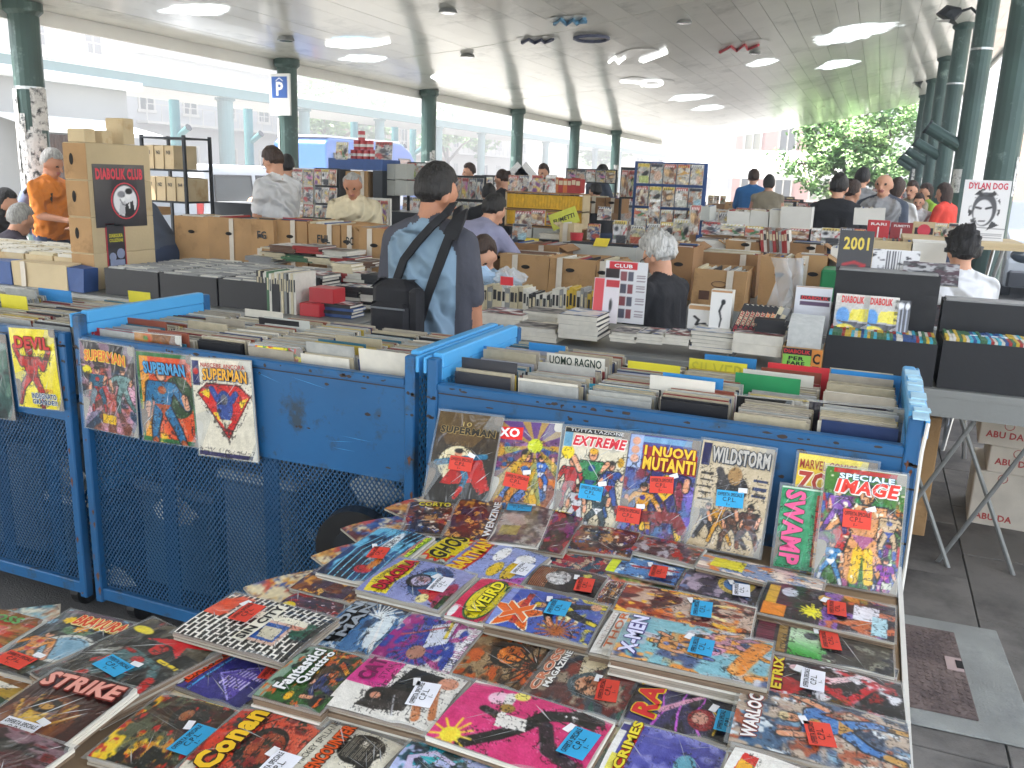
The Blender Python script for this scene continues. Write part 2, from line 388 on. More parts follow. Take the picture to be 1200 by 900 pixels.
# --- the canopy over the market
PRO = [(-8.15, 3.16), (-6.8, 3.25), (-5.4, 3.40), (-3.85, 3.62), (-1.9, 4.0), (-.55, 4.3), (1.1, 4.68), (2.3, 4.92)]
def canz(x):
    for (a, b), (c, d) in zip(PRO, PRO[1:]):
        if x <= c: return b + (d - b) * (x - a) / (c - a)
    return PRO[-1][1]
mat('ceiling_paint', 'd2d3cc', .3, var=.07, scale=1.2, bump=.04, bscale=6, dirt='a2a59e', dirtamt=.3, dscale=.8, coat=.5, orand=.015)
mat('ceiling_gap', '8c8f8a', .9)
can = struct(link('market_canopy', None))
NX = 36; W = (2.3 + 8.15) / NX
for b in range(7):
    y0, y1 = -6 + b * 5.9, -6 + (b + 1) * 5.9
    for i in range(NX):
        xa = -8.15 + i * W; xb = xa + W; g_ = .0025; dz = rnd.uniform(-.0015, .0015)
        p = MB(); za, zb = canz(xa) + dz, canz(xb) + dz
        ys = [y0 + .012, y1 - .012]
        p.add([(xa + g_, ys[0], za), (xb - g_, ys[0], zb), (xb - g_, ys[1], zb), (xa + g_, ys[1], za), (xa + g_, ys[0], za + .03), (xb - g_, ys[0], zb + .03), (xb - g_, ys[1], zb + .03), (xa + g_, ys[1], za + .03)],
              [(0, 1, 2, 3)[::-1], (4, 5, 6, 7), (0, 1, 5, 4), (1, 2, 6, 5), (2, 3, 7, 6), (3, 0, 4, 7)])
        p.build('ceiling_board', 'ceiling_paint', can)
bk = MB()
for (a, b), (c, d) in zip(PRO, PRO[1:]):
    P = [(a, -6, b + .034), (c, -6, d + .034), (c, 35.3, d + .034), (a, 35.3, b + .034)]
    bk.add(P + [(x, y, z + .12) for x, y, z in P], [(3, 2, 1, 0), (4, 5, 6, 7), (0, 1, 5, 4), (1, 2, 6, 5), (2, 3, 7, 6), (3, 0, 4, 7)])
bk.build('roof_deck', 'ceiling_gap', can)
MB().box(-8.22, -8.156, -6, 35.3, 3.02, 3.36).build('eave_trim', 'white_paint', can)
MB().box(2.306, 2.36, -6, 35.3, 4.84, 5.15).build('eave_trim', 'white_paint', can)

# --- round roof lights with spray paint on them, and painted marks between them
mat('roof_light', 'e8ecea', .25, var=.03, emit=(.9, .96, 1.), estr=.5)  # daylight through the roof sheet put in as emission, no opening behind
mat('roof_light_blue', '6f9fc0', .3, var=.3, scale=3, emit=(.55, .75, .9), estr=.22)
mat('spray_dark', '4a5068', .5, var=.3, scale=20)
mat('spray_red', 'b8404a', .5, var=.3, scale=20)
mat('spray_white', 'f2f2ee', .5, var=.1, emit=(1, 1, 1), estr=.35)  # white spray paint, brightened with a glow added to its colour
mat('spray_blue', '5d8fb0', .5, var=.3, scale=20)
for _n in ('roof_light', 'roof_light_blue'):      # frosted sheet, alpha fading so its painted glow ends softly at the rim
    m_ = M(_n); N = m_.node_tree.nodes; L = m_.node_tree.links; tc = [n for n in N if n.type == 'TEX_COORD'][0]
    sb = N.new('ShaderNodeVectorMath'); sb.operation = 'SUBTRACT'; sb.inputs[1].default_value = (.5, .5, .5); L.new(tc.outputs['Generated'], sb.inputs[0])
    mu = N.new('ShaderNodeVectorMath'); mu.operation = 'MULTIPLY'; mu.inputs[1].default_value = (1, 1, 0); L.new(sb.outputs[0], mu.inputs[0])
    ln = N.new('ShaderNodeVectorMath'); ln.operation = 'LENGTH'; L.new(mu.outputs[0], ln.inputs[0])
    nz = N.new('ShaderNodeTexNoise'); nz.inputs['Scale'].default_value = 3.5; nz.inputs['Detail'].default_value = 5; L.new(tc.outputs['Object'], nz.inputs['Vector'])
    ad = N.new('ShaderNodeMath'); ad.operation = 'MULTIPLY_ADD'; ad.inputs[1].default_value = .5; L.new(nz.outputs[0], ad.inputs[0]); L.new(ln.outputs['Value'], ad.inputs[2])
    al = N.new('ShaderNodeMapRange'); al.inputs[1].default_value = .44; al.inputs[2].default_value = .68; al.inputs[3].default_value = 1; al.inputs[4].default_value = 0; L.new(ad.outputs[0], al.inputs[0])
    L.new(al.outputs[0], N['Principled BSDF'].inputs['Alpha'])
def ceil_hit(px, py):
    z = 4.
    for _ in range(12):
        p = onz(px, py, z); z = canz(p.x)
    return onz(px, py, z)
def ceil_frame(p):
    s = (canz(p.x + .05) - canz(p.x - .05)) / .1
    return Vector((1, 0, s)).normalized()
def roof_patch(px0, py0, px1, py1, m, label, glyphs=None, tilt=0.):
    py0, py1 = (py0 + py1) / 2 - (py1 - py0) * .36, (py0 + py1) / 2 + (py1 - py0) * .36
    a = ceil_hit(px0, (py0 + py1) / 2 + tilt); b = ceil_hit(px1, (py0 + py1) / 2 - tilt); c1 = ceil_hit((px0 + px1) / 2, py0); c2 = ceil_hit((px0 + px1) / 2, py1)
    c = (a + b) / 2; ux = (b - a) / 2; uy = (c2 - c1) / 2
    n = 48; q = MB(); P = []
    for k in range(n):
        t = 2 * math.pi * k / n; r = 1 + .16 * math.sin(3 * t + px0) + .05 * math.sin(7 * t + py0); v = ux * math.cos(t) * r + uy * math.sin(t) * r; x = v.x; y = v.y
        P.append((x, y, canz(c.x + x) - canz(c.x) - .008))
    q.add(P, [tuple(range(n))])
    o = thing('roof_light', label, 'roof light', (c.x, c.y, canz(c.x)), me=q.mesh('roof_light', [m, 'white_paint']))
    if glyphs:
        gm, strokes = glyphs; G = MB()
        for st in strokes:
            pts = []
            for (s, t) in st:
                v = ux * s + uy * t; pts.append((v.x, v.y, canz(c.x + v.x) - canz(c.x) - .02))
            G.tube(pts, .028, 5)
        G.build('spray_paint_tag', gm, o)
    return o
Z1 = [(-.8, .5), (-.5, -.5), (-.2, .5), (.1, -.4), (.3, .4), (.7, -.5)]
roof_patch(378, 38, 460, 60, 'roof_light_blue', 'blue tinted roof light with a white smear, the one nearest the parking sign', ('spray_white', [[(-.9, .1), (-.3, .5), (.4, .2), (.9, -.3)]]))
roof_patch(396, 61, 463, 75, 'roof_light', 'plain white oval roof light just under the blue tinted one')
roof_patch(505, 82, 556, 103, 'roof_light', 'white roof light beside the top of the third left column')
roof_patch(607, 40, 655, 52, 'ceiling_paint', 'dull roof light carrying a small dark blue scribble left of the ring', ('spray_dark', [Z1]))
roof_patch(668, 36, 718, 50, 'ceiling_paint', 'dull roof light with a dark sprayed ring', ('spray_dark', [[(.8 * math.cos(t * .5), .7 * math.sin(t * .5)) for t in range(14)]]))
roof_patch(645, 14, 692, 32, 'ceiling_paint', 'dull roof light with pale blue lettering sprayed on it', ('spray_blue', [Z1, [(.2, .1), (.8, 0)]]))
roof_patch(710, 54, 783, 78, 'ceiling_paint', 'dull roof light with white and dark sprayed letters in the middle of the ceiling', ('spray_white', [[(.1, .4), (.9, -.5), (.95, -.2), (.2, .6)], [(-.9, .2), (-.7, -.3), (-.6, .5), (-.4, -.2)]]), 4)
roof_patch(725, 88, 785, 105, 'ceiling_paint', 'dull roof light with bright white letter shapes and a loop', ('spray_white', [[(-.9, -.4), (-.2, -.1), (-.1, .5)], [(.3 + .4 * math.cos(t * .6), .6 * math.sin(t * .6)) for t in range(12)]]))
roof_patch(840, 45, 905, 62, 'ceiling_paint', 'dull roof light with a red and white sprayed zigzag', ('spray_red', [[(-.9, .6), (-.5, -.4), (-.3, .6), (0, -.5), (.1, .5), (.5, -.2)]]), 3)
roof_patch(938, 25, 1058, 54, 'roof_light', 'largest white slanting roof light towards the right hand columns', None, 9)
roof_patch(873, 67, 918, 79, 'roof_light', 'small white roof light under the red zigzag one', None, 3)
roof_patch(950, 69, 1012, 82, 'roof_light', 'narrow white roof light below the largest one', None, 3)
roof_patch(775, 109, 838, 120, 'roof_light', 'faint white roof light far back, left one of a close pair', None, 2)
roof_patch(810, 121, 855, 131, 'roof_light', 'faint white roof light far back, right one of a close pair', None, 2)
roof_patch(610, 105, 650, 112, 'roof_light', 'thin white roof light above the fourth left column')
roof_patch(175, 0, 285, 20, 'roof_light', 'wide white roof light cut by the top edge of the view, towards the left eave')
for (px, py, lb) in [(335, 43, 'left of the blue roof light'), (525, 10, 'near the top edge of the view'), (548, 63, 'in the middle of the left half'), (885, 60, 'beside the red zigzag'), (802, 23, 'next to the top edge right of centre')]:
    c = ceil_hit(px, py)
    sp = thing('spotlight', 'small round metal ceiling spotlight ' + lb, 'ceiling lamp', tuple(c))
    MB().tube([(0, 0, -.005), (0, 0, -.05)], [.09, .11], 14).build('housing', 'steel', sp); MB().disc((0, 0, -.052), .08, 14, (0, 0, -1)).build('lens', 'glass', sp)

# --- columns
def poster_patch(mb, r, z0, z1, a0, a1, mi):
    n = 5; P = []
    for k in range(n + 1):
        a = a0 + (a1 - a0) * k / n
        for z in (z0, z1): P.append(((r + .004) * math.cos(a), (r + .004) * math.sin(a), z))
    mb.add(P, [(2 * k, 2 * k + 2, 2 * k + 3, 2 * k + 1) for k in range(n)], mi)
mat('torn_paper', 'dcdcd8', .8, var=.2, scale=14, dirt='2f3437', dirtamt=.5, dscale=14)
def column(x, y, top, label, r=.14, m='column_green', posters=0, stub=None, cap=True, seed=0, bands=()):
    q = random.Random(seed)
    o = thing('canopy_column', label, 'column', (x, y, 0), group='green steel columns')
    MB().tube([(0, 0, .0), (0, 0, top - .05)], r, 18).build('shaft', m, o, smooth=False)
    if cap: MB().tube([(0, 0, top - .12), (0, 0, top - .08), (0, 0, top)], [r, r * 1.3, r * 1.3], 18).build('cap', m, o)
    MB().tube([(0, 0, 0), (0, 0, .08)], r * 1.35, 18).build('base_ring', m, o)
    for z in bands: MB().tube([(0, 0, z), (0, 0, z + .03)], r * 1.04, 18).build('strap', 'steel', o)
    for k in range(posters):
        a = q.uniform(3.2, 5.8); z = q.uniform(.9, 2.0); pm = MB()
        poster_patch(pm, r + .001 * k, z, z + q.uniform(.12, .45), a, a + q.uniform(.5, 1.4), 0); pm.build('torn_poster', 'torn_paper', o)
    if stub:
        dx, dy, dz, z, L_ = stub
        d = Vector((dx, dy, dz)).normalized(); MB().tube([Vector((0, 0, z)), Vector((0, 0, z)) + d * L_], r * .62, 14).build('branch_stub', m, o)
        MB().tube([Vector((0, 0, z)) + d * L_, Vector((0, 0, z)) + d * (L_ + .03)], r * .72, 14).build('stub_flange', 'dark_metal', o)
    return o
lbl = ['nearest green column on the left, pasted with torn white posters low down', 'green column behind the blue and white parking sign', 'third green column on the left, behind the head of the man',
       'fourth green column of the left row, right of the man in black', 'fifth green column of the left row, small and far', 'sixth and farthest column of the left row']
for i, y in enumerate((6.63, 10.86, 15.2, 19.65, 23.9, 28.1)):
    column(-8, y, canz(-8) - .0, lbl[i], posters=(16, 8, 5, 3, 2, 2)[i], seed=i, bands=((2.35,) if i == 0 else ()))
lbl = ['nearest right hand column beside the black and white comic poster', 'second right hand column with a slanting stub near its top', 'third right hand column, between two thicker ones', 'fourth right hand column with a short stub', 'fifth right hand column', 'farthest right hand column beside the tree']
for i, (px, y) in enumerate(((1172, 9.9), (1128, 14.4), (1104, 18.9), (1089, 23.4), (1078, 27.9), (1071, 32.4))):
    x = ony(px, 205, y).x
    column(x, y, canz(x), lbl[i], r=.145, posters=1, seed=20 + i, stub=(-.85, .0, .5, 2.25, .62) if i else None, bands=(3.6,) if i in (1, 2) else ())
# floodlights fixed to the right-hand columns
for i, (px, py, y, lb) in enumerate([(1125, 24, 14.4, 'dark hooded floodlight on the second right hand column'), (1083, 98, 27.9, 'small dark hooded floodlight on a far right hand column')]):
    c = ony(px, py, y); t = thing('floodlight', lb, 'lamp', tuple(c)); s = 1. if i == 0 else 1.5
    MB().tube([(-.17 * s, 0, .02), (-.13 * s, 0, .1), (0, 0, .13 * s)], [.17 * s, .13 * s, .04], 12).build('hood', 'dark_metal', t)
    MB().disc((-.17 * s, 0, .0), .13 * s, 12, (0, 0, -1)).build('lens', 'white_paint', t)
    MB().tube([(0, 0, .12), (.12, 0, .16), (.24 * s, 0, .05)], .02, 6).build('arm', 'dark_metal', t)
# parking sign hung on the second column
t = thing('parking_sign', 'white hanging sign with a blue square and white letter P on the second left column', 'sign', (-7.93, 10.6, 2.67), R(0))
MB().box(-.17, .17, -.015, .015, -.28, .28).build('panel', 'white_paint', t)
MB().box(-.13, .13, -.018, -.0155, -.045, .24).build('blue_square', flat('2a5fae'), t)
q = MB(); put_text(q, 'P', -.055, .065, -.015, .17, fn=lambda x, y: (x, -.0195, y)); q.add([(-.06, -.0195, .175), (0, -.0195, .215), (.06, -.0195, .175), (.06, -.0195, .187), (0, -.0195, .228), (-.06, -.0195, .187)], [(0, 1, 4, 5), (1, 2, 3, 4)]); q.build('letter_and_roof_mark', flat('f4f4f4'), t)
MB().box(-.012, .012, .0, .22, .2, .23).build('bracket', 'dark_metal', t)

# --- the neighbouring canopy over the street and its posts
nc = thing('second_canopy', 'long pale canopy with a blue green edge beam across the street', 'canopy')
MB().box(-31, -23.9, 4, 130, 4.45, 4.60).build('roof', 'white_paint', nc)
MB().box(-23.9, -23.6, 4, 130, 4.20, 4.55).build('edge_beam', 'teal_paint', nc)
MB().box(-23.59, -23.45, 4, 130, 4.60, 4.72).build('gutter', 'white_paint', nc)
for i, y in enumerate([14.5, 20.4, 28.7, 33.9, 40.4, 47.0, 53.1, 59, 65.1, 70.9, 78, 86]):
    column(-24.1, y, 4.2, 'blue green post %s of the far canopy' % ['at the left edge', 'behind the nearest market column', 'left of the blue van', 'behind the blue van', 'right of the blue van', 'behind the man in the two tone shirt', 'right of the third market column', 'past the leafy branches', 'right of the fourth market column', 'further along the street', 'near the street end', 'at the street end'][i], r=.3 if i == 2 else .24, m='teal_paint', seed=60 + i)
for i, y in enumerate([18.3, 21.2, 26.8, 29.6, 31.0]):
    column(-17, y, 3.3, 'slim grey green street post %s' % ['above the metal shelf of boxes', 'just left of the man in the white T-shirt', 'behind the blue van windows', 'right of the blue van', 'beside the third market column'][i], r=.13, m='teal_paint', stub=(.8, 0, .5, 2.3, .5), seed=80 + i, cap=False)

# --- buildings
mat('facade_cream', 'a3937a', .85, var=.06, scale=.5); mat('facade_white', 'aeaaa0', .85, var=.06, scale=.5); mat('facade_pink', '96706a', .85, var=.08, scale=.5); mat('facade_orange', 'b07c52', .85, var=.08, scale=.5)
mat('facade_grey', '9c9d9b', .85, var=.06, scale=.5); mat('window_glass', '2c3438', .15, var=.2, scale=1); mat('shutter', '6f7064', .7, var=.1); mat('roof_tile', 'a06a4c', .85, var=.2, scale=6)
def building(name, label, x0, x1, y0, y1, h, m, faces, nf, step, win=(1.1, 1.9), ground=True):
    """faces: list of 'E' (towards +x) / 'S' (towards the camera) ; windows with frames, sills, balconies"""
    b = thing(name, label, 'building', ((x0 + x1) / 2, (y0 + y1) / 2, -.12)); cx, cy = (x0 + x1) / 2, (y0 + y1) / 2
    MB().box(x0 - cx, x1 - cx, y0 - cy, y1 - cy, 0, h).build('wall', m, b)
    MB().box(x0 - cx - .5, x1 - cx + .5, y0 - cy - .5, y1 - cy + .5, h + .003, h + .35).build('cornice', 'facade_white', b)
    MB().add([(x0 - cx - .6, y0 - cy - .6, h + .353), (x1 - cx + .6, y0 - cy - .6, h + .353), (x1 - cx + .6, y1 - cy + .6, h + .353), (x0 - cx - .6, y1 - cy + .6, h + .353), (0, y0 - cy + 2, h + 2.4), (0, y1 - cy - 2, h + 2.4)], [(0, 1, 4), (1, 2, 5, 4), (2, 3, 5), (3, 0, 4, 5), (0, 3, 2, 1)]).build('roof', 'roof_tile', b)
    fl = h / nf; ww, wh = win
    wm = {}
    for f in faces:
        L_ = (y1 - y0) if f == 'E' else (x1 - x0); n = max(1, int(L_ / step))
        for k in range(nf):
            z = fl * k + fl * .22
            if k and f == 'E' and n > 1:
                bm = MB(); bm.box(x1 - cx + .003, x1 - cx + .9, y0 - cy + 1, y1 - cy - 1, fl * k + .05, fl * k + .2)
                for q in range(int((y1 - y0 - 2) / 1.2) + 1): bm.box(x1 - cx + .82, x1 - cx + .86, y0 - cy + 1 + q * 1.2, y0 - cy + 1.05 + q * 1.2, fl * k + .2, fl * k + 1.15)
                bm.box(x1 - cx + .8, x1 - cx + .88, y0 - cy + 1, y1 - cy - 1, fl * k + 1.15, fl * k + 1.2); bm.build('balcony', 'facade_white', b)
            for i in range(n):
                c = -L_ / 2 + (i + .5) * L_ / n
                key = f
                if key not in wm:
                    q = MB(); q2 = MB()
                    for (a0, a1, b0, b1) in ((-ww / 2 - .12, -ww / 2, -.1, wh + .1), (ww / 2, ww / 2 + .12, -.1, wh + .1), (-ww / 2, ww / 2, wh, wh + .12), (-ww / 2 - .2, ww / 2 + .2, -.18, 0), (-.04, .04, 0, wh)):
                        if f == 'E': q.box(.0, .09, a0, a1, b0, b1)
                        else: q.box(a0, a1, -.09, .0, b0, b1)
                    if f == 'E': q2.box(.0, .03, -ww / 2, ww / 2, 0, wh)
                    else: q2.box(-ww / 2, ww / 2, -.03, .0, 0, wh)
                    wm[key] = (q.mesh('window_frame', ['facade_white']), q2.mesh('window_pane', ['window_glass']), q2.mesh('window_pane', ['shutter']))
                fr, p1, p2 = wm[key]
                loc = (x1 - cx + .004, c, z) if f == 'E' else (c, y0 - cy - .004, z)
                w_ = link('window', fr, b, loc); link('pane', p1 if rnd.random() < .6 else p2, w_)
    return b
ys = [2, 22, 41, 64, 84, 108]
for i in range(5):
    building('street_building', ['cream street building with balconies at the far left', 'white street building with balconies behind the parking sign', 'grey white street building behind the leafy branches', 'cream street building behind the fourth left column', 'pale street building near the end of the street'][i],
             -58, -42 + (i % 2) * .6, ys[i], ys[i + 1] - .6, [19, 17, 20, 16, 18][i], ['facade_cream', 'facade_white', 'facade_grey', 'facade_cream', 'facade_white'][i], 'E', 5, 3.4)
building('pink_building', 'pinkish building with a cream shutter beyond the end of the canopy', -10.5, -2.9, 70, 84, 13, 'facade_pink', 'S', 4, 2.4)
building('orange_building', 'orange plastered building glimpsed between the right hand columns', 9, 22, 62, 90, 15, 'facade_orange', 'S', 5, 3.)
building('side_building', 'pale building far off behind the right hand columns', 19, 34, 12, 55, 15, 'facade_white', 'S', 4, 3.4)
building('end_building', 'long white building closing the view beyond the stalls', -41, -11, 128, 142, 17, 'facade_white', 'S', 5, 3.2)
# end annex (white awning wall behind the stalls at the far end)
e = thing('white_marquee', 'low white marquee roof beyond the last stalls', 'marquee', (-5.2, 44, -.12))
MB().add([(-5, 0, 2.4), (5, 0, 2.4), (5, 5, 2.4), (-5, 5, 2.4), (-5, 2.5, 3.4), (5, 2.5, 3.4)], [(0, 1, 5, 4), (2, 3, 4, 5), (0, 4, 3), (1, 2, 5)]).build('roof', 'white_paint', e)
MB().box(-5, 5, .0, .02, 2.0, 2.4).build('valance', 'white_paint', e)
for sx in (-4.9, 4.9):
    for sy in (.1, 4.9): MB().tube([(sx, sy, 0), (sx, sy, 2.4)], .04, 6).build('leg', 'steel', e)

# grey kiosk with a brown curtain on the left
k = thing('market_kiosk', 'plain grey kiosk with white awning and a brown curtained doorway at the left', 'kiosk', (-14.6, 9.6, -.12))
MB().box(-1.6, 1.6, -5.6, 3.2, 0, 3.05).build('wall', 'facade_grey', k)
MB().box(-1.75, 1.9, -5.75, 3.3, 3.053, 3.2).build('roof', 'white_paint', k)
MB().obox((2.15, 1.7, 2.35), (.55, 0, -.12), (0, 1.2, 0), (0, 0, .03)).build('awning', 'white_paint', k)
c = MB()
for i in range(14): c.tube([(1.68 + .03 * (i % 2), 1.05 + i * .075, .1), (1.66, 1.05 + i * .075, 2.2)], .045, 6)
c.build('curtain', mat('curtain', '5c463c', .9, var=.2), k)

# --- vehicles
def van(label, name, L_, Wd, prof, belt, col, loc, rz, wins, low=None, decal=None):
    v = thing(name, label, 'van' if 'van' in name else 'car', loc, rz)
    b = MB(); top = max(p[1] for p in prof)
    def hw(z): return Wd / 2 if z <= belt else Wd / 2 - (z - belt) / (top - belt) * Wd * .09
    n = len(prof); P = [(x, -hw(z), z) for x, z in prof] + [(x, hw(z), z) for x, z in prof]
    b.add(P, [tuple(range(n)), tuple(range(2 * n - 1, n - 1, -1))] + [(i, n + i, n + (i + 1) % n, (i + 1) % n) for i in range(n)])
    body = b.build('body', col, v)
    bm_ = body.modifiers.new('edge', 'BEVEL'); bm_.width = .05; bm_.segments = 2; bm_.limit_method = 'ANGLE'
    for (pts) in wins:
        for s in (-1, 1):
            q = MB(); q.add([(x, s * (hw(z) + .006), z) for x, z in pts], [tuple(range(len(pts)))]); w_ = q.build('side_window', 'glass', v)
            q = MB(); q.tube([(x, s * (hw(z) + .012), z) for x, z in pts + [pts[0]]], .02, 4); q.build('frame', 'rubber', w_)
    for x in (L_ * .31, -L_ * .31):
        for s in (-1, 1):
            w = MB().tube([(x, s * Wd / 2 - s * .2, .33), (x, s * (Wd / 2 + .012), .33)], .33, 20).build('wheel', 'rubber', v)
            MB().tube([(x, s * (Wd / 2 + .013), .33), (x, s * (Wd / 2 + .03), .33)], .19, 14).build('rim', 'steel', w)
    MB().bbox(L_ / 2 - .06, L_ / 2 + .07, -Wd / 2 + .05, Wd / 2 - .05, .32, .58, .03).build('bumper', low or col, v)
    MB().bbox(-L_ / 2 - .07, -L_ / 2 + .06, -Wd / 2 + .05, Wd / 2 - .05, .32, .58, .03).build('bumper', low or col, v)
    for s in (-1, 1):
        MB().sphere((L_ / 2 - .03, s * (Wd / 2 - .25), .82), (.07, .2, .13), 12).build('headlight', 'glass', v, True)
        MB().bbox(L_ * .27, L_ * .31, s * (Wd / 2 + .14) - .08, s * (Wd / 2 + .14) + .08, belt, belt + .22, .02).build('mirror', 'rubber', v)
        MB().box(-L_ / 2 - .012, -L_ / 2 + .02, s * (Wd / 2 - .12) - .07, s * (Wd / 2 - .12) + .07, .85, 1.3).build('tail_light', flat('a02020'), v)
    return v
mat('car_white', 'aeb4ba', .25, var=.02, coat=.8); mat('van_blue', '0f529a', .35, var=.03, coat=.3); mat('car_dark', '1d232c', .3, var=.05, coat=.6)
pr = [(-2.1, .3), (-2.15, .9), (-2.0, 1.72), (-1.8, 1.8), (.55, 1.8), (1.25, 1.15), (2.0, 1.0), (2.15, .7), (2.1, .3)]
van('white minivan parked across the street with stock visible through its windows', 'parked_minivan', 4.3, 1.75, pr, 1.02, 'car_white', (-12.3, 15.1, -.12), R(90),
    [[(-1.85, 1.1), (-.75, 1.1), (-.7, 1.6), (-1.75, 1.6)], [(-.6, 1.1), (.2, 1.1), (.2, 1.6), (-.55, 1.6)], [(.3, 1.1), (1.15, 1.1), (.65, 1.6), (.3, 1.6)]])
pr = [(-2.95, .35), (-3.0, 1.0), (-2.9, 2.45), (-2.7, 2.6), (1.2, 2.6), (1.75, 2.35), (2.4, 1.45), (2.95, 1.2), (3.05, .7), (3.0, .35)]
v = van('blue and white delivery van parked behind the second left column', 'parked_van', 6., 2.0, pr, 1.35, 'van_blue', (-14.6, 23.2, -.12), R(90),
    [[(-2.6, 1.45), (-1.2, 1.45), (-1.2, 2.2), (-2.6, 2.2)], [(-1.0, 1.45), (.3, 1.45), (.3, 2.2), (-1.0, 2.2)], [(.9, 1.45), (2.1, 1.45), (1.6, 2.15), (.9, 2.15)]])
for s in (-1, 1): MB().box(-2.85, 1.0, s * .99 - .004, s * .99 + .025, .75, 1.3).build('white_side_panel', 'car_white', v)
MB().box(-2.8, 1.1, -.8, .8, 2.603, 2.66).build('white_roof', 'car_white', v)
pr = [(-2.1, .3), (-2.1, 1.0), (-1.9, 1.62), (.1, 1.66), (.9, 1.2), (1.9, 1.05), (2.1, .75), (2.1, .3)]
van('white car with dark bumper seen at the right edge behind the columns', 'parked_car', 4.2, 1.8, pr, 1.05, 'car_white', (2.95, 18.3, -.12), R(-90),
    [[(-1.7, 1.12), (-.5, 1.12), (-.5, 1.5), (-1.6, 1.5)], [(-.4, 1.12), (.8, 1.12), (.1, 1.5), (-.4, 1.5)]], low='car_dark')

# --- trees
def leaf_mat(name, c):
    m = mat(name, c, .55, var=.45, scale=1.2); return m
leaf_mat('leaf_mid', '7fa466'); leaf_mat('leaf_light', '9cbb7c'); leaf_mat('leaf_dark', '6c9060'); mat('bark', '5f5346', .9, var=.2, scale=6, bump=.4, bscale=20)
def tree(name, label, loc, crown, n, leaf, seed, trunk_h):
    q = random.Random(seed); t = thing(name, label, 'tree', loc)
    tr = MB(); tr.tube([(0, 0, 0), (.08, 0, trunk_h * .5), (0, .1, trunk_h)], [.26, .2, .15], 10)
    ends = []
    for (cx, cy, cz, r) in crown:
        mid = (cx * .45, cy * .45, trunk_h + (cz - trunk_h) * .5); tr.tube([(0, .05, trunk_h * .85), mid, (cx, cy, cz)], [.12, .08, .03], 7)
        for _ in range(4):
            d = Vector((q.uniform(-1, 1), q.uniform(-1, 1), q.uniform(-.3, 1))).normalized() * r * .8; tr.tube([(cx, cy, cz), Vector((cx, cy, cz)) + d], [.035, .01], 5)
    tr.build('trunk', 'bark', t)
    lv = MB()
    for (cx, cy, cz, r) in crown:
        clumps = [(Vector((q.gauss(0, 1), q.gauss(0, 1), q.gauss(0, 1))).normalized() * r * q.uniform(.35, 1.)) for _ in range(int(14 * r * r) + 4)]
        for c in clumps:
            mi = q.choice((0, 0, 1, 2)); cr = q.uniform(.25, .5)
            for _ in range(n):
                d = Vector((q.gauss(0, 1), q.gauss(0, 1), q.gauss(0, .7))) * cr * .5; p = Vector((cx, cy, cz)) + c + d
                a = Vector((q.uniform(-1, 1), q.uniform(-1, 1), q.uniform(-.6, .6))).normalized() * leaf; b2 = a.orthogonal().normalized() * leaf * .45
                lv.add([p - a, p + b2, p + a, p - b2], [(0, 1, 2, 3)], mi)
    c = lv.build('crown', ['leaf_mid', 'leaf_light', 'leaf_dark'], t); return t
tree('plane_tree', 'broad light green leafy tree beyond the stalls left of the right hand columns', (-1.0, 38, -.12), [(0, 0, 4.2, 1.6), (-1.2, .2, 3.6, 1.2), (1.2, -.3, 3.7, 1.3), (.3, .4, 5.1, 1.1), (-.9, -.3, 2.9, .9), (.8, 0, 2.8, 1.), (0, -.6, 3.2, 1.2), (-1.9, -.4, 2.6, 1.), (1.5, -.6, 2.4, 1.), (-.6, -.8, 2.2, 1.), (.5, -.9, 1.9, .9), (-1.6, 0, 4.3, .8), (1.6, .2, 4.6, .8)], 34, .12, 3, 2.2)
tree('street_tree', 'leafy street tree behind the third left column', (-34, 50, -.12), [(0, 0, 6, 2.4), (-2, 3, 5.4, 2), (1.5, -3, 5.2, 2.), (.5, 5, 5, 2)], 12, .26, 4, 3)
tree('street_tree', 'leafy street tree seen under the far canopy right of the third left column', (-33, 66, -.12), [(0, 0, 5.6, 2.2), (1, 4, 5., 2), (1., -4, 4.6, 1.8)], 12, .26, 5, 3)
tree('street_tree', 'distant street tree at the end of the road', (-30, 98, -.12), [(0, 0, 5.6, 2.6), (1, 4, 5., 2), (1., -4, 4.6, 1.8)], 10, .3, 6, 3)

# --- added to imitate lens glare over distance : one closed box of even haze
hz = bpy.data.materials.new('glare_haze'); hz.use_nodes = True; hz.node_tree.nodes.clear()
pv = hz.node_tree.nodes.new('ShaderNodeVolumePrincipled'); pv.inputs['Color'].default_value = (.95, .97, 1, 1); pv.inputs['Density'].default_value = GLARE_HAZE; pv.inputs['Anisotropy'].default_value = .2
ho = hz.node_tree.nodes.new('ShaderNodeOutputMaterial'); hz.node_tree.links.new(pv.outputs[0], ho.inputs['Volume']); MATS['glare_haze'] = hz
stuff(MB().box(-90, 60, -20, 160, -1.2, 26).build('glare_haze', 'glare_haze'))
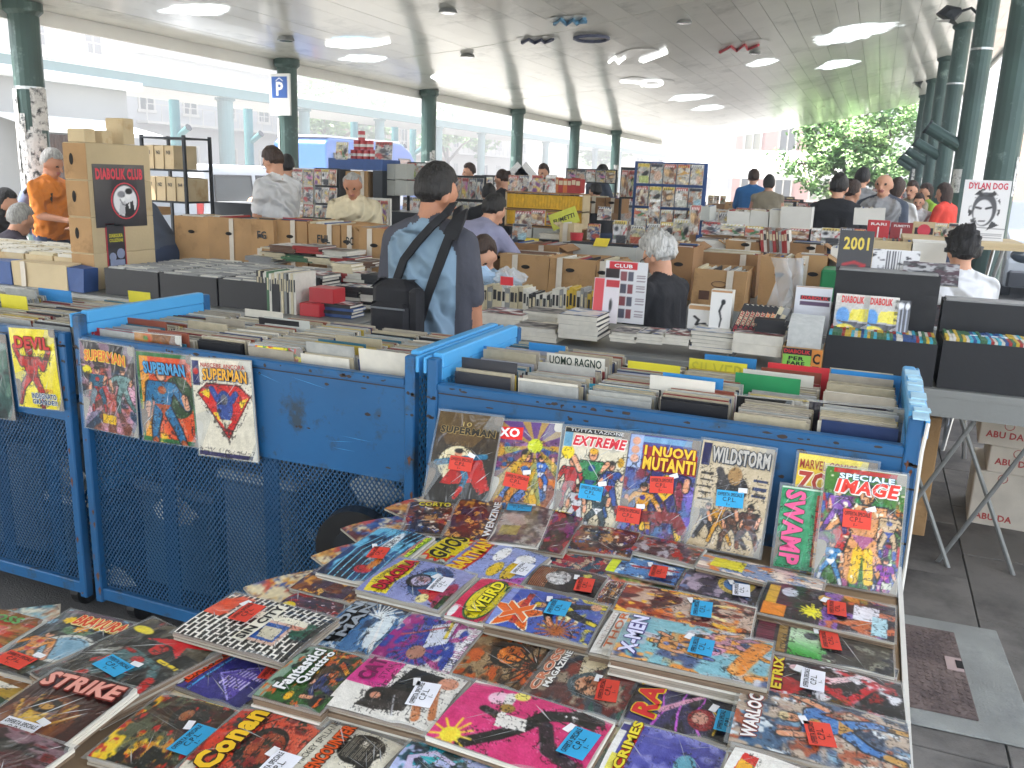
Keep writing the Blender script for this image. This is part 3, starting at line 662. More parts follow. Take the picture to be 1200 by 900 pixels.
# ================================================================== people
mat('skin', 'cf9a7c', .55, var=.05, scale=12, bump=.05, bscale=80); mat('skin_tan', 'b57e60', .55, var=.06, scale=12, bump=.05, bscale=80)
mat('eye_dark', '1a1412', .3); mat('lip', 'a5605a', .5)
for n_, c_ in (('hair_black', '1b1714'), ('hair_brown', '3a271b'), ('hair_grey', 'a3a19c'), ('hair_white', 'c9c7c2')): mat(n_, c_, .55, var=.35, scale=45, bump=.8, bscale=55)
for n_ in ('hair_black', 'hair_brown', 'hair_grey', 'hair_white'):      # strands
    m_ = M(n_); N = m_.node_tree.nodes; L = m_.node_tree.links
    for n in [n for n in N if n.type == 'TEX_NOISE']:
        mp = N.new('ShaderNodeMapping'); mp.inputs['Scale'].default_value = (1.6, 1.6, .22); mp.inputs['Rotation'].default_value = (.5, .3, 0)
        src = n.inputs['Vector'].links[0].from_socket; L.new(src, mp.inputs[0]); L.new(mp.outputs[0], n.inputs['Vector'])
for n_, c_ in (('cloth_navy', '45464f'), ('cloth_black', '1c1c20'), ('cloth_white', 'dcdcdc'), ('cloth_cream', 'ddd0ae'), ('cloth_orange', 'e0822c'), ('cloth_skyblue', '8099ad'), ('cloth_lavender', '8f8fa8'),
               ('cloth_grey', 'a3a4a6'), ('cloth_blue', '2b6fae'), ('cloth_beige', '8e8571'), ('cloth_red', 'd8402f'), ('cloth_lime', '9ec43e'), ('cloth_jeans', '2f3c55'), ('cloth_plum', '2b2130'), ('cloth_slate', '4a5260'), ('cloth_khaki', '6b6250')):
    mat(n_, c_, .85, var=.10, scale=7, bump=.5, bscale=16)
def fold_cloth(name):       # creased cotton: long soft folds
    m = M(name); N = m.node_tree.nodes; L = m.node_tree.links
    bp = [n for n in N if n.type == 'BUMP'][0]; bp.inputs['Distance'].default_value = .06; bp.inputs['Strength'].default_value = .8
    w = N.new('ShaderNodeTexWave'); w.inputs['Scale'].default_value = 2.6; w.inputs['Distortion'].default_value = 9; w.inputs['Detail'].default_value = 3; w.bands_direction = 'DIAGONAL'
    tc = [n for n in N if n.type == 'TEX_COORD'][0]; L.new(tc.outputs['Object'], w.inputs['Vector']); L.new(w.outputs['Fac'], bp.inputs['Height'])
for c_ in ('cloth_skyblue', 'cloth_white', 'cloth_cream', 'cloth_orange', 'cloth_grey'): fold_cloth(c_)

def person(label, px, py, y, look, shirt, hair='hair_black', height=1.75, lean=0., seat=0., arms=((.06, .10, -.27, .02, .22, -.12), (.06, .10, -.27, .02, .22, -.12)), skin='skin', pants='cloth_jeans', sleeve=.6, side=None, hairlen=0, curly=False, bald=False, head_down=.15, fat=1., z0=None, glasses=False, vox=.014, head_turn=0., group=None, collar=None, beard=False):
    """px,py: the top of the head on the plane y ; look: heading in degrees (0 faces away along +y, 180 faces the camera)"""
    top = ony(px, py, y); s = height / 1.75
    A_ = R(lean); zo = 0
    # joints in body space (facing +y)
    prims = []      # (kind, a, b, ra, rb, material)
    def up(p):      # bend of the upper body about the hips
        x, yy, z = p; zz = z - .95; return Vector((x, yy * math.cos(A_) + zz * math.sin(A_), .95 + zz * math.cos(A_) - yy * math.sin(A_)))
    def cap(a, b, ra, rb, m): prims.append((Vector(a), Vector(b), ra, rb, m))
    hs = up((0, .01, 1.588)); fw = Vector((0, 1, 0)); HD = head_down + A_ * .6
    # head frame
    hr = Matrix.Rotation(-HD, 3, 'X'); ht = Matrix.Rotation(R(head_turn), 3, 'Z'); HM = ht @ hr
    def hp(x, yy, z): return hs + HM @ Vector((x, yy + .02, z))
    for a, b, ra, rb in (((0, -.015, .035), (0, .02, .03), .080, .078), ((0, .025, -.02), (0, .045, -.065), .066, .043), ((-.01, .0, .02), (.01, .0, .02), .079, .079)):
        cap(hp(*a), hp(*b), ra, rb, skin)
    cap(hp(0, .098, .012), hp(0, .118, -.02), .011, .016, skin)           # nose
    for q in (-1, 1):
        cap(hp(q * .082, -.005, .02), hp(q * .084, -.012, -.02), .014, .012, skin)        # ears
        cap(hp(q * .032, .083, .02), hp(q * .034, .083, .02), .010, .010, 'eye_dark')      # eyes
        cap(hp(q * .02, .086, .034), hp(q * .048, .078, .034), .009, .008, skin)          # brow
    cap(hp(-.02, .087, -.05), hp(.02, .087, -.05), .008, .008, 'lip')
    cap(up((0, -.015, 1.40)), hp(0, -.02, -.05), .062, .055, skin)
    f = fat
    # trunk
    T = shirt
    for a, b, ra, rb in (((-.09, 0, 1.33), (.09, 0, 1.33), .125 * f, .125 * f), ((-.06, .0, 1.13), (.06, 0, 1.13), .125 * f, .125 * f), ((-.065, 0, .98), (.065, 0, .98), .13 * f, .13 * f), ((-.15, -.01, 1.405), (0, -.01, 1.45), .055, .066), ((.15, -.01, 1.405), (0, -.01, 1.45), .055, .066), ((0, 0, 1.3), (0, 0, 1.0), .13 * f, .13 * f), ((-.1, 0, 1.3), (-.075, 0, 1.0), .115 * f, .12 * f), ((.1, 0, 1.3), (.075, 0, 1.0), .115 * f, .12 * f)):
        cap(up(a), up(b), ra, rb, T)
    if side:   # raglan: other colour over the shoulders and flanks
        for q in (-1, 1):
            cap(up((q * .205, -.01, 1.30)), up((q * .185, .0, .98)), .062, .05, side); cap(up((q * .1, -.01, 1.435)), up((q * .19, -.01, 1.38)), .058, .07, side)
        cap(up((-.05, -.015, 1.46)), up((.05, -.015, 1.46)), .052, .052, side)
    # legs
    if seat:
        for q in (-1, 1):
            cap((q * .1, -.02, .92), (q * .14, .42, .9), .095, .07, pants); cap((q * .14, .42, .9), (q * .14, .4, .5), .065, .045, pants); cap((q * .14, .38, .47), (q * .14, .5, .46), .045, .035, 'rubber')
    else:
        for q in (-1, 1):
            cap((q * .1, 0, .9), (q * .11, .02, .5), .1, .065, pants); cap((q * .11, .02, .5), (q * .12, -.02, .1), .062, .045, pants); cap((q * .12, -.03, .05), (q * .14, .13, .035), .045, .035, 'rubber')
    cap((-.06, -.02, .93), (.06, -.02, .93), .12 * f, .12 * f, pants)
    # arms with five-fingered hands
    for q, ar in zip((-1, 1), arms):
        S = up((q * .19, -.01, 1.38)); ex, ey, ez, wx, wy, wz = ar
        E = S + Vector((q * ex, ey, ez)); Wp = E + Vector((-q * wx, wy, wz)); m2 = side or T
        if sleeve > 0:
            mid = S.lerp(E, min(1, sleeve * 1.4)) if sleeve < .75 else E
            cap(S, mid, .072, .062 if sleeve < .75 else .05, m2)
            if sleeve > .75: cap(E, E.lerp(Wp, .92), .05, .038, m2)
        cap(S, E, .052, .042, skin); cap(E, Wp, .041, .028, skin)
        d = (Wp - E).normalized(); sx = Vector((q, 0, 0)); sx = (sx - d * sx.dot(d)).normalized(); nn = d.cross(sx)
        cap(Wp, Wp + d * .07, .028, .032, skin); cap(Wp + d * .06 - sx * .025, Wp + d * .06 + sx * .025, .016, .016, skin)
        fr = max(.0085, vox * .62)
        for i, L_ in enumerate((.062, .075, .07, .055)):
            b0 = Wp + d * .085 + sx * (.03 - i * .02); k1 = b0 + d * L_ * .55 + nn * q * .006; cap(b0, k1, fr, fr, skin); cap(k1, k1 + (d * .8 + nn * q * .5).normalized() * L_ * .5, fr, fr * .85, skin)
        tb = Wp + d * .03 + sx * .025; cap(tb, tb + (d * .8 + sx * .6).normalized() * .05, fr * 1.15, fr, skin)
    mb = MB()
    for a, b, ra, rb, m in prims:
        dd = b - a; L_ = dd.length; k = [a]
        if L_ < 1e-4: dd = Vector((0, 0, 1)); b = a + dd * .001; L_ = .001
        dn = dd / L_; pts = []; rs = []
        for t in (-.95, -.7, -.35): pts.append(a + dn * ra * t); rs.append(ra * math.sqrt(1 - t * t))
        pts.append(a); rs.append(ra); pts.append(b); rs.append(rb)
        for t in (.35, .7, .95): pts.append(b + dn * rb * t); rs.append(rb * math.sqrt(1 - t * t))
        mb.tube(pts, rs, 12)
    tmp = mb.build('tmp', 'skin'); md = tmp.modifiers.new('r', 'REMESH'); md.mode = 'VOXEL'; md.voxel_size = vox; md.use_smooth_shade = True
    sm = tmp.modifiers.new('s', 'SMOOTH'); sm.factor = .5; sm.iterations = 3 if vox > .01 else 4
    dg = bpy.context.evaluated_depsgraph_get(); me = bpy.data.meshes.new_from_object(tmp.evaluated_get(dg)); bpy.data.objects.remove(tmp)
    nf = len(me.polygons); ce = np.empty(nf * 3); me.polygons.foreach_get('center', ce); ce = ce.reshape(-1, 3)
    names = []; best = np.full(nf, 1e9); idx = np.zeros(nf, int)
    for a, b, ra, rb, m in prims:
        if m not in names: names.append(m)
        a_ = np.array(a); d_ = np.array(b) - a_; t = np.clip(((ce - a_) @ d_) / max(d_ @ d_, 1e-9), 0, 1)
        d = np.linalg.norm(ce - a_ - t[:, None] * d_, axis=1) - (ra + (rb - ra) * t)
        if m in ('eye_dark', 'lip'): d = d - .004
        k = d < best; best[k] = d[k]; idx[k] = names.index(m)
    me.materials.clear()
    for n_ in names: me.materials.append(M(n_))
    me.polygons.foreach_set('material_index', idx.astype(np.int32)); me.polygons.foreach_set('use_smooth', [True] * nf)
    # place so that the crown of the head meets the sight line
    top_local = hs + HM @ Vector((0, .0, .125))
    rz = R(look); rot = Matrix.Rotation(rz, 3, 'Z'); tl = rot @ (top_local * s)
    zb = z0 if z0 is not None else (top.z - tl.z)
    o = thing('person', label, 'person', (top.x - tl.x, top.y - tl.y, zb), rz, group, me); o.scale = (s, s, s)
    if seat:
        st = MB(); st.tube([(0, 0, .78 * s), (0, 0, .815 * s)], .2, 16)
        so = thing('stool', 'round stool under the ' + label.split(' behind')[0].split(' at ')[0].split(' over')[0].split(' cut')[0].split(' beside')[0].split(' half')[0].split(' sitting')[0], 'stool', (o.location.x, o.location.y, zb), rz); st.build('seat', 'black_cloth', so)
        for q_ in range(4): MB().tube([(.13 * math.cos(q_ * 1.57 + .8), .13 * math.sin(q_ * 1.57 + .8), .78 * s), (.2 * math.cos(q_ * 1.57 + .8), .2 * math.sin(q_ * 1.57 + .8), -zb)], .014, 6).build('leg', 'steel', so)
    # hair
    if not bald or hairlen or bald == 'ring':
        hb = MB(); nu, nv = 34, 22; P = []
        q = random.Random(int(px))
        amp = .013 if curly else .0022
        for j in range(nv + 1):
            th = math.pi * j / nv
            for i in range(nu):
                ph = 2 * math.pi * i / nu; x, yy, z = math.sin(th) * math.sin(ph), math.sin(th) * math.cos(ph), math.cos(th)
                k = (1.22 if curly else 1.05) - max(0., -z) * .16
                face = yy > .25 and z < .42 + .25 * (1 - yy); low = z < -.5 - hairlen + (0.35 if yy > -.1 else 0)
                if bald == 'ring' and z > .35: face = True
                nz_ = mnoise.noise(Vector((x, yy, z)) * (5 if curly else 3) + Vector((px, 0, 0))) * (amp * 3) + q.uniform(-amp, amp) * .4
                if face or low: kk = .80; nz_ = 0
                else: kk = k
                zz = z * .128 * kk
                if hairlen and not face and yy < .3 and z < 0 and not low: zz = z * (.128 + hairlen * .22)
                P.append(tuple(hs + HM @ Vector((x * (.087 * kk + nz_), yy * (.108 * kk + nz_) + .008, zz + .032 + (nz_ if z > 0 else 0)))))
        F = []
        for j in range(nv):
            for i in range(nu): F.append((j * nu + i, j * nu + (i + 1) % nu, (j + 1) * nu + (i + 1) % nu, (j + 1) * nu + i))
        hb.add(P, F); hb.build('hair', hair, o, smooth=not curly or True)
    if glasses:
        gb = MB()
        for q in (-1, 1):
            gb.tube([tuple(hp(q * .034 + .024 * math.cos(t), .1, .02 + .018 * math.sin(t))) for t in [k * math.pi / 5 for k in range(11)]], .0025, 4)
            gb.tube([tuple(hp(q * .058, .098, .025)), tuple(hp(q * .088, .0, .028))], .0025, 4)
            if glasses == 'sun': gb.disc(tuple(hp(q * .034, .1, .02)), .024, 10, tuple(HM @ Vector((0, 1, 0))))
        gb.tube([tuple(hp(-.01, .103, .022)), tuple(hp(.01, .103, .022))], .0025, 4); gb.build('glasses', 'eye_dark', o)
    return o, hs
down = (.04, .03, -.27, -.01, .04, -.25); fwd = (.05, .08, -.26, .03, .24, -.03); reach = (.06, .18, -.2, .03, .24, .02); hold = (.06, .06, -.27, .10, .2, .05)
P1, _ = person('man seen from behind in pale blue T-shirt with dark sleeves and black bag straps', 515, 199, 3.72, -8, 'cloth_skyblue', 'hair_black', 1.76, lean=2, arms=((.07, .02, -.27, -.02, .12, -.23), down), skin='skin_tan', side='cloth_navy', vox=.0085, fat=1.02, head_down=.25, head_turn=-14, sleeve=.62)
person('man in white T-shirt and glasses looking down at the stall beside the white minivan', 316, 170, 7.0, 78, 'cloth_white', 'hair_brown', 1.82, lean=4, arms=(down, fwd), glasses=True, head_down=.5, vox=.012, sleeve=.55, z0=.08)
person('person with dark hair standing just behind the man in the white T-shirt', 336, 184, 8.6, 30, 'cloth_beige', 'hair_black', 1.74)
person('grey haired man in cream shirt reading behind the cardboard boxes', 412, 203, 7.0, 200, 'cloth_cream', 'hair_grey', 1.7, lean=10, arms=(hold, fwd), sleeve=.95, head_down=.4, vox=.012, fat=1.08, skin='skin_tan', bald='ring')
PO, _ = person('grey haired man in orange T-shirt with a blue backpack by the nearest left column', 62, 178, 6.25, -82, 'cloth_orange', 'hair_grey', 1.76, lean=2, arms=(down, fwd), vox=.012, head_down=.3, fat=1.1, skin='skin_tan')
person('grey haired person in dark plum top sitting with back turned at the left edge', 26, 243, 5.3, -10, 'cloth_plum', 'hair_grey', 1.72, lean=20, seat=1, sleeve=.95, vox=.012, fat=1.1, arms=(fwd, fwd))
person('dark haired person cut by the left edge of the view, resting chin on a hand', 6, 225, 5.5, -60, 'cloth_black', 'hair_black', 1.7, seat=1, sleeve=.95, hairlen=.5)
person('person in dark jacket bending down behind the pillar of comic boxes', 132, 210, 5.9, 95, 'cloth_slate', 'hair_brown', 1.75, lean=38, sleeve=.95, arms=(reach, reach), fat=1.15)
person('bald man with dark glasses sitting low behind the left stall', 298, 229, 10.0, 150, 'cloth_beige', bald=True, seat=1, glasses='sun', height=1.7)
person('person in lavender grey shirt crouching over the stall with back to the view', 583, 232, 6.4, -20, 'cloth_lavender', 'hair_black', 1.72, lean=35, seat=1, sleeve=.6, arms=(reach, reach), vox=.012, fat=1.15)
person('balding man in black shirt standing in profile left of the yellow shelves', 587, 199, 9.6, 70, 'cloth_black', 'hair_brown', 1.76, bald='ring', sleeve=.95, head_down=.45, arms=(hold, hold), glasses=True, fat=1.1)
person('small dark haired person in front of the man in black', 573, 218, 8.8, 20, 'cloth_black', 'hair_black', 1.5)
person('man in grey jacket far off behind the head of the two tone shirt man', 550, 193, 13.8, 130, 'cloth_slate', 'hair_brown', 1.8, sleeve=.95)
person('man with brown hair far off above the yellow shelves', 637, 194, 13.5, 170, 'cloth_grey', 'hair_brown', 1.78)
person('man in grey shirt stooping behind the middle stalls left of the blue rack', 707, 195, 14.2, -30, 'cloth_slate', 'hair_black', 1.8, lean=12)
person('person in black with bowed head between the far stalls left of the blue rack', 697, 217, 11.2, 60, 'cloth_black', 'hair_black', 1.5, lean=15)
person('woman with curly grey hair and black top behind the white leaflet stand', 767, 281, 5.45, 68, 'cloth_black', 'hair_white', 1.68, seat=1, curly=True, glasses=True, vox=.011, lean=4, head_down=.45, sleeve=.6, arms=(fwd, fwd))
person('vendor in light blue shirt half hidden by the man in two tone shirt', 565, 282, 5.1, 190, 'cloth_skyblue', 'hair_brown', 1.68, seat=1, vox=.012, lean=8, head_down=.5, sleeve=.6, arms=(fwd, fwd))
person('broad man in black T-shirt seen from behind among the right hand stalls', 985, 207, 9.8, -8, 'cloth_black', 'hair_black', 1.8, fat=1.3, arms=(hold, reach), vox=.012, lean=6)
person('man with cropped grey brown hair looking down beside the broad man in black', 1001, 214, 10.6, -40, 'cloth_grey', 'hair_brown', 1.74, lean=10, fat=1.1)
person('bald man in grey long sleeved shirt facing the view', 1038, 203, 10.2, 165, 'cloth_grey', bald=True, height=1.8, sleeve=.95, arms=(hold, fwd), side='cloth_slate', vox=.012, fat=1.12, head_down=.05)
person('man with dark hair in grey T-shirt turned away behind the bald man', 1012, 199, 12.2, -10, 'cloth_grey', 'hair_black', 1.8)
person('man in blue T-shirt seen from behind beside the woman in beige', 884, 200, 15.2, 0, 'cloth_blue', 'hair_brown', 1.8, arms=(hold, fwd))
person('woman with short dark hair in sleeveless beige top seen from behind', 902, 207, 14.0, 5, 'cloth_beige', 'hair_black', 1.7, sleeve=.05, hairlen=.15)
person('person in white shirt with brown hair behind the bald man', 1053, 211, 11.6, -20, 'cloth_white', 'hair_brown', 1.74, side=None, hairlen=.2)
person('woman with brown hair looking down at the far right stalls', 1070, 214, 14.0, 150, 'cloth_beige', 'hair_brown', 1.66, hairlen=.3)
person('child with brown hair at the far right stalls', 1078, 229, 13.0, 170, 'cloth_white', 'hair_brown', 1.35)
person('woman in lime green top at the far right stalls', 1086, 217, 14.2, 120, 'cloth_lime', 'hair_brown', 1.64, hairlen=.3)
person('woman with long brown hair in a red shirt reading at the right hand stalls', 1107, 217, 13.0, 60, 'cloth_red', 'hair_brown', 1.66, hairlen=.6, arms=(hold, hold), sleeve=.9, lean=5)
person('person with bushy black hair and white top behind the right hand black boxes', 1130, 275, 6.2, 20, 'cloth_white', 'hair_black', 1.68, seat=1, curly=True, vox=.012)
# blue backpack of the man in orange
pl = PO.matrix_basis @ Vector((0, -.2, 1.2)); bp_ = thing('backpack', 'blue grey backpack on the back of the man in orange', 'backpack', tuple(pl), R(-82))
mat('pack', '5d6a88', .8, var=.12, bump=.3, bscale=20)
MB().sphere((0, -.02, -.05), (.16, .10, .25), 14).build('bag', 'pack', bp_, True); MB().sphere((0, -.1, -.12), (.11, .05, .12), 12).build('front_pocket', 'pack', bp_, True)
for s in (-1, 1): MB().tube([(s * .1, .0, .12), (s * .12, .12, .22), (s * .13, .33, .12), (s * .13, .3, -.1), (s * .12, .05, -.2)], .018, 6).build('strap', 'black_cloth', bp_)
# black shoulder bag of the front man : straps run over the back of the shirt
mat('webbing', '17181c', .8, var=.1, scale=30); mat('bag_black', '1d1c20', .75, var=.15, scale=8, bump=.4, bscale=18)
bag = thing('shoulder_bag', 'black cloth bag hanging at the left hip of the man in the two tone shirt', 'bag', tuple(ony(470, 360, 3.50)))
o0 = bag.location
bgm = MB().bbox(-.14, .10, -.06, .05, -.13, .13, .04); b1 = bgm.build('pouch', 'bag_black', bag); md = b1.modifiers.new('b', 'BEVEL'); md.width = .03; md.segments = 3
b2 = MB().bbox(-.12, .08, -.09, -.05, -.11, .03, .02).build('front_pocket', 'bag_black', bag); MB().box(-.11, .07, -.094, -.0905, .0, .008).build('zip', 'steel', b2)
MB().bbox(.07, .13, -.07, .0, -.16, .1, .015).build('side_pocket', 'bag_black', bag)
def ribbon(pts, w, name):
    q = MB(); P = [ony(px, py, y) - o0 for px, py, y in pts]; vs = []
    for i, p in enumerate(P):
        d = (P[min(i + 1, len(P) - 1)] - P[max(i - 1, 0)]).normalized(); sd_ = d.cross(Vector((0, -1, .1))).normalized() * w
        vs += [p - sd_, p + sd_, p + sd_ + Vector((0, .02, 0)), p - sd_ + Vector((0, .02, 0))]
    n = len(P); F = []
    for i in range(n - 1):
        for k in range(4): F.append((i * 4 + k, i * 4 + (k + 1) % 4, i * 4 + 4 + (k + 1) % 4, i * 4 + 4 + k))
    q.add(vs, F); q.build(name, 'webbing', bag)
ribbon([(531, 237, 3.665), (522, 250, 3.565), (505, 265, 3.535), (487, 285, 3.525), (472, 305, 3.535), (463, 330, 3.525), (455, 350, 3.525)], .018, 'strap')
ribbon([(536, 243, 3.655), (534, 258, 3.565), (528, 272, 3.535), (519, 295, 3.525), (508, 325, 3.525), (498, 355, 3.525), (489, 388, 3.525)], .021, 'strap')
ribbon([(539, 248, 3.615), (536, 258, 3.550), (531, 268, 3.525), (526, 278, 3.520)], .034, 'shoulder_pad')
# ================================================================== blue carts
CY = 2.2; CZ = 1.105
def lattice(x0, x1, z0, z1, y, pitch=.0168, w=.0022, t=.0012):
    mb = MB(); W_, H_ = x1 - x0, z1 - z0; sl = 1.35
    for fam in (1, -1):
        yo = y + (0 if fam == 1 else t * 2.1); c = -H_ / sl
        while c < W_ + H_ / sl:
            # line u = c + fam*v/sl  (mirrored for the other family)
            pts = []
            for v in (0, H_): pts.append((c + v / sl, v))
            (u0, v0), (u1, v1) = pts
            if u0 < 0: v0 += (0 - u0) * sl; u0 = 0
            if u1 > W_: v1 -= (u1 - W_) * sl; u1 = W_
            if v1 - v0 > .004:
                a, b = (u0, v0), (u1, v1)
                if fam < 0: a, b = (W_ - u0, v0), (W_ - u1, v1)
                A = Vector((x0 + a[0], yo, z0 + a[1])); B = Vector((x0 + b[0], yo, z0 + b[1])); d = (B - A) / 2; n = Vector((-d.z, 0, d.x)).normalized() * w
                mb.obox((A + B) / 2, d, n, (0, t, 0))
            c += pitch
    return mb
def lattice_side(y0, y1, z0, z1, x, pitch=.026):
    m = lattice(y0, y1, z0, z1, 0, pitch, .004); m.v = [(x + q[1], q[0], q[2]) for q in m.v]; return m
chip_r = random.Random(3)
def chips(mb, x0, x1, z, y, n):
    for _ in range(n):
        x = chip_r.uniform(x0, x1); w = chip_r.uniform(.003, .014); h = chip_r.uniform(.002, .006); zz = z + chip_r.uniform(-.004, .004)
        P = [(x + w * math.cos(a) * chip_r.uniform(.6, 1.2), y, zz + h * math.sin(a) * chip_r.uniform(.6, 1.3)) for a in [k * math.pi / 4 for k in range(8)]]
        mb.add(P, [tuple(range(8))])
def cart(label, x0, x1, ends=(1, 1), stiles=(), depth=.62, seed=0):
    c = thing('book_cart', label, 'cart', (x0, CY, 0), group='blue steel book carts'); L_ = x1 - x0
    MB().box(.035, L_ - .035, -.012, .0, .78, CZ - .02).build('front_panel', 'blue_paint', c)
    MB().bbox(.035, L_ - .035, -.022, .012, CZ - .02, CZ, .004).build('top_rail', 'blue_paint', c)
    MB().box(.035, L_ - .035, -.0135, -.012, CZ - .032, CZ - .029).build('panel_crease', 'chip', c)
    lattice(.035, L_ - .035, .145, .79, .004).build('mesh_screen', 'blue_mesh', c)
    MB().bbox(.03, L_ - .03, -.014, .016, .10, .145, .004).build('bottom_rail', 'blue_paint', c)
    for s in stiles: MB().box(s - .03, s + .03, .0085, .014, .145, .78).build('stile', 'blue_mesh', c)
    for xx in (0, L_ - .034):
        for yy in (-.02, depth - .02):
            e = ends[0] if xx == 0 else ends[1]
            MB().bbox(xx, xx + .034, yy, yy + .034, .09, 1.175 if e else CZ, .004).build('post', 'blue_paint', c)
    for i, xx in enumerate((0, L_ - .034)):
        if ends[i]:
            MB().bbox(xx, xx + .034, .017, depth - .023, 1.145, 1.185, .004).build('end_rail', 'blue_light', c)
            MB().bbox(xx + (-.012 if i == 0 else .036), xx + (-.002 if i == 0 else .046), -.02, depth, 1.13, 1.178, .003).build('end_rail_strip', 'blue_light', c)
            MB().bbox(xx + .002, xx + .032, .017, depth - .023, 1.108, 1.143, .003).build('end_rail_lower', 'blue_light', c)
            lattice_side(.014, depth - .02, .5, 1.108, xx + .017).build('end_mesh', 'blue_light', c)
        lattice_side(.014, depth - .02, .145, .5, xx + .017).build('end_mesh', 'blue_mesh', c)
    MB().box(.03, L_ - .03, .014, depth - .02, .835, .85).build('bin_floor', 'blue_mesh', c)
    MB().box(.03, L_ - .03, .014, depth - .02, .13, .142).build('lower_shelf', 'dark_metal', c)
    MB().box(.034, L_ - .034, depth - .01, depth, .145, CZ - .03).build('back_panel', 'dark_metal', c)
    for xx in (.12, L_ - .12):
        for yy in (.08, depth - .1):
            w = MB().tube([(xx - .018, yy, .055), (xx + .018, yy, .055)], .055, 16).build('caster', 'rubber', c)
            MB().box(xx - .026, xx + .026, yy - .02, yy + .02, .05, .115).build('fork', 'dark_metal', w)
    ch = MB(); chips(ch, .05, L_ - .05, CZ - .012, -.0226, 22)
    for zz in (CZ - .05, .98, .9, .82): chips(ch, .05, L_ - .05, zz, -.0126, 6)
    for xx in (.015, L_ - .015): chips(ch, xx - .01, xx + .01, 1.0, -.0206, 2); chips(ch, xx - .012, xx + .012, 1.06, -.0206, 4); chips(ch, xx - .012, xx + .012, .86, -.0206, 2)
    stuff(ch.build('chipped_paint', 'chip', c))
    sc_ = MB()
    for _ in range(16):
        x = chip_r.uniform(.08, L_ - .2); z = chip_r.uniform(.80, CZ - .04); ln_ = chip_r.uniform(.03, .14); dz_ = chip_r.uniform(-.3, .3) * ln_; sc_.add([(x, -.0128, z), (x + ln_ / 2, -.0128, z + dz_ / 2 - .0007), (x + ln_, -.0128, z + dz_), (x + ln_ / 2, -.0128, z + dz_ / 2 + .0007)], [(0, 1, 2, 3)])
    stuff(sc_.build('scratches', 'blue_light', c))
    ru = MB()
    for xx in (.0, L_ - .034):
        for _ in range(9):
            z = chip_r.uniform(.1, 1.1); h = chip_r.uniform(.004, .03); w = chip_r.uniform(.002, .008); x = xx + chip_r.uniform(.004, .03); ru.add([(x - w, -.0207, z), (x, -.0207, z - h), (x + w, -.0207, z), (x + w * .4, -.0207, z + h * .5)], [(0, 1, 2, 3)])
    stuff(ru.build('rust_spots', 'rust', c))
    return c
XL0, XL1, XR0, XR1 = -2.53, -1.185, -1.145, .165
cart('leftmost blue cart cut by the left edge, with a yellow comic hung on it', -3.95, XL0 - .045, (0, 0), (.95, 1.22))
cart('middle blue cart with three comics hung on it', XL0, XL1, (1, 1), (.36, .80))
cart('right blue cart behind the sloping table of comics', XR0, XR1, (1, 1), (.45, .9))
# pale peeling tape and bare edge on the right hand post of the right cart
t_ = thing('tape_strip', 'peeling whitish tape wrapped on the right end rail of the right cart', 'tape', (XR1 + .002, CY - .03, 1.0))
MB().tube([(0, -.0, -.8), (.003, 0, -.2), (.001, 0, .1), (.006, .003, .17)], .0045, 5).build('edge_cord', 'white_card', t_)
q = MB()
for i in range(12):
    y = .0 + i * .05; z = .186 + .004 * math.sin(i * 2.1); q.obox((-.012 + .004 * math.sin(i * 1.7), y, z), (.018, 0, 0), (0, .027, .002 * (-1) ** i), (0, 0, .002))
q.build('tape', mat('pale_tape', 'a9cfe2', .5, var=.15, scale=20), t_)
# things kept behind the mesh
mat('tub_grey', '7f8a90', .5, var=.2, scale=5); mat('tub_teal', '4a6678', .5, var=.2, scale=6)
for i, (x0, x1, z1, m, lb) in enumerate([(-2.42, -2.08, .55, 'tub_teal', 'left of three in the middle cart'), (-2.03, -1.72, .66, 'tub_grey', 'middle of three in the middle cart'), (-1.66, -1.28, .5, 'tub_teal', 'right of three in the middle cart'), (-3.3, -2.95, .6, 'tub_grey', 'at the right end of the leftmost cart'), (-2.9, -2.68, .42, 'tub_teal', 'in the corner of the leftmost cart'), (-.95, -.55, .6, 'tub_grey', 'left in the right cart'), (-.4, .0, .62, 'tub_teal', 'right in the right cart')]):
    t = thing('storage_tub', 'plastic storage tub seen through the mesh, ' + lb, 'tub', ((x0 + x1) / 2, CY + .28, .145), group='tubs inside the carts'); w = (x1 - x0) / 2
    MB().bbox(-w, w, -.17, .17, 0, z1 - .18, .02).build('body', m, t)
    MB().bbox(-w - .012, w + .012, -.18, .18, z1 - .18, z1 - .145, .01).build('lid', 'white_card' if i % 3 == 1 else 'tub_grey', t)
for i, (px, py) in enumerate([(78, 555), (205, 600), (440, 575), (135, 680)]):
    p = ony(px, py, CY + .06); b = thing('plastic_bag', ['crumpled clear bag behind the mesh near the left stile', 'crumpled clear bag low behind the mesh in the middle cart', 'crumpled silver bag behind the mesh by the middle post', 'small crumpled bag at the bottom of the middle cart'][i], 'bag', tuple(p))
    me = MB(); me.sphere((0, 0, 0), (.09, .03, .05), 14); me.v = [(x * (1 + .5 * mnoise.noise(Vector((x, y, z)) * 40)), y, z * (1 + .6 * mnoise.noise(Vector((x, y, z)) * 55 + Vector((3, 0, 0))))) for x, y, z in me.v]; me.build('film', 'white_card', b)

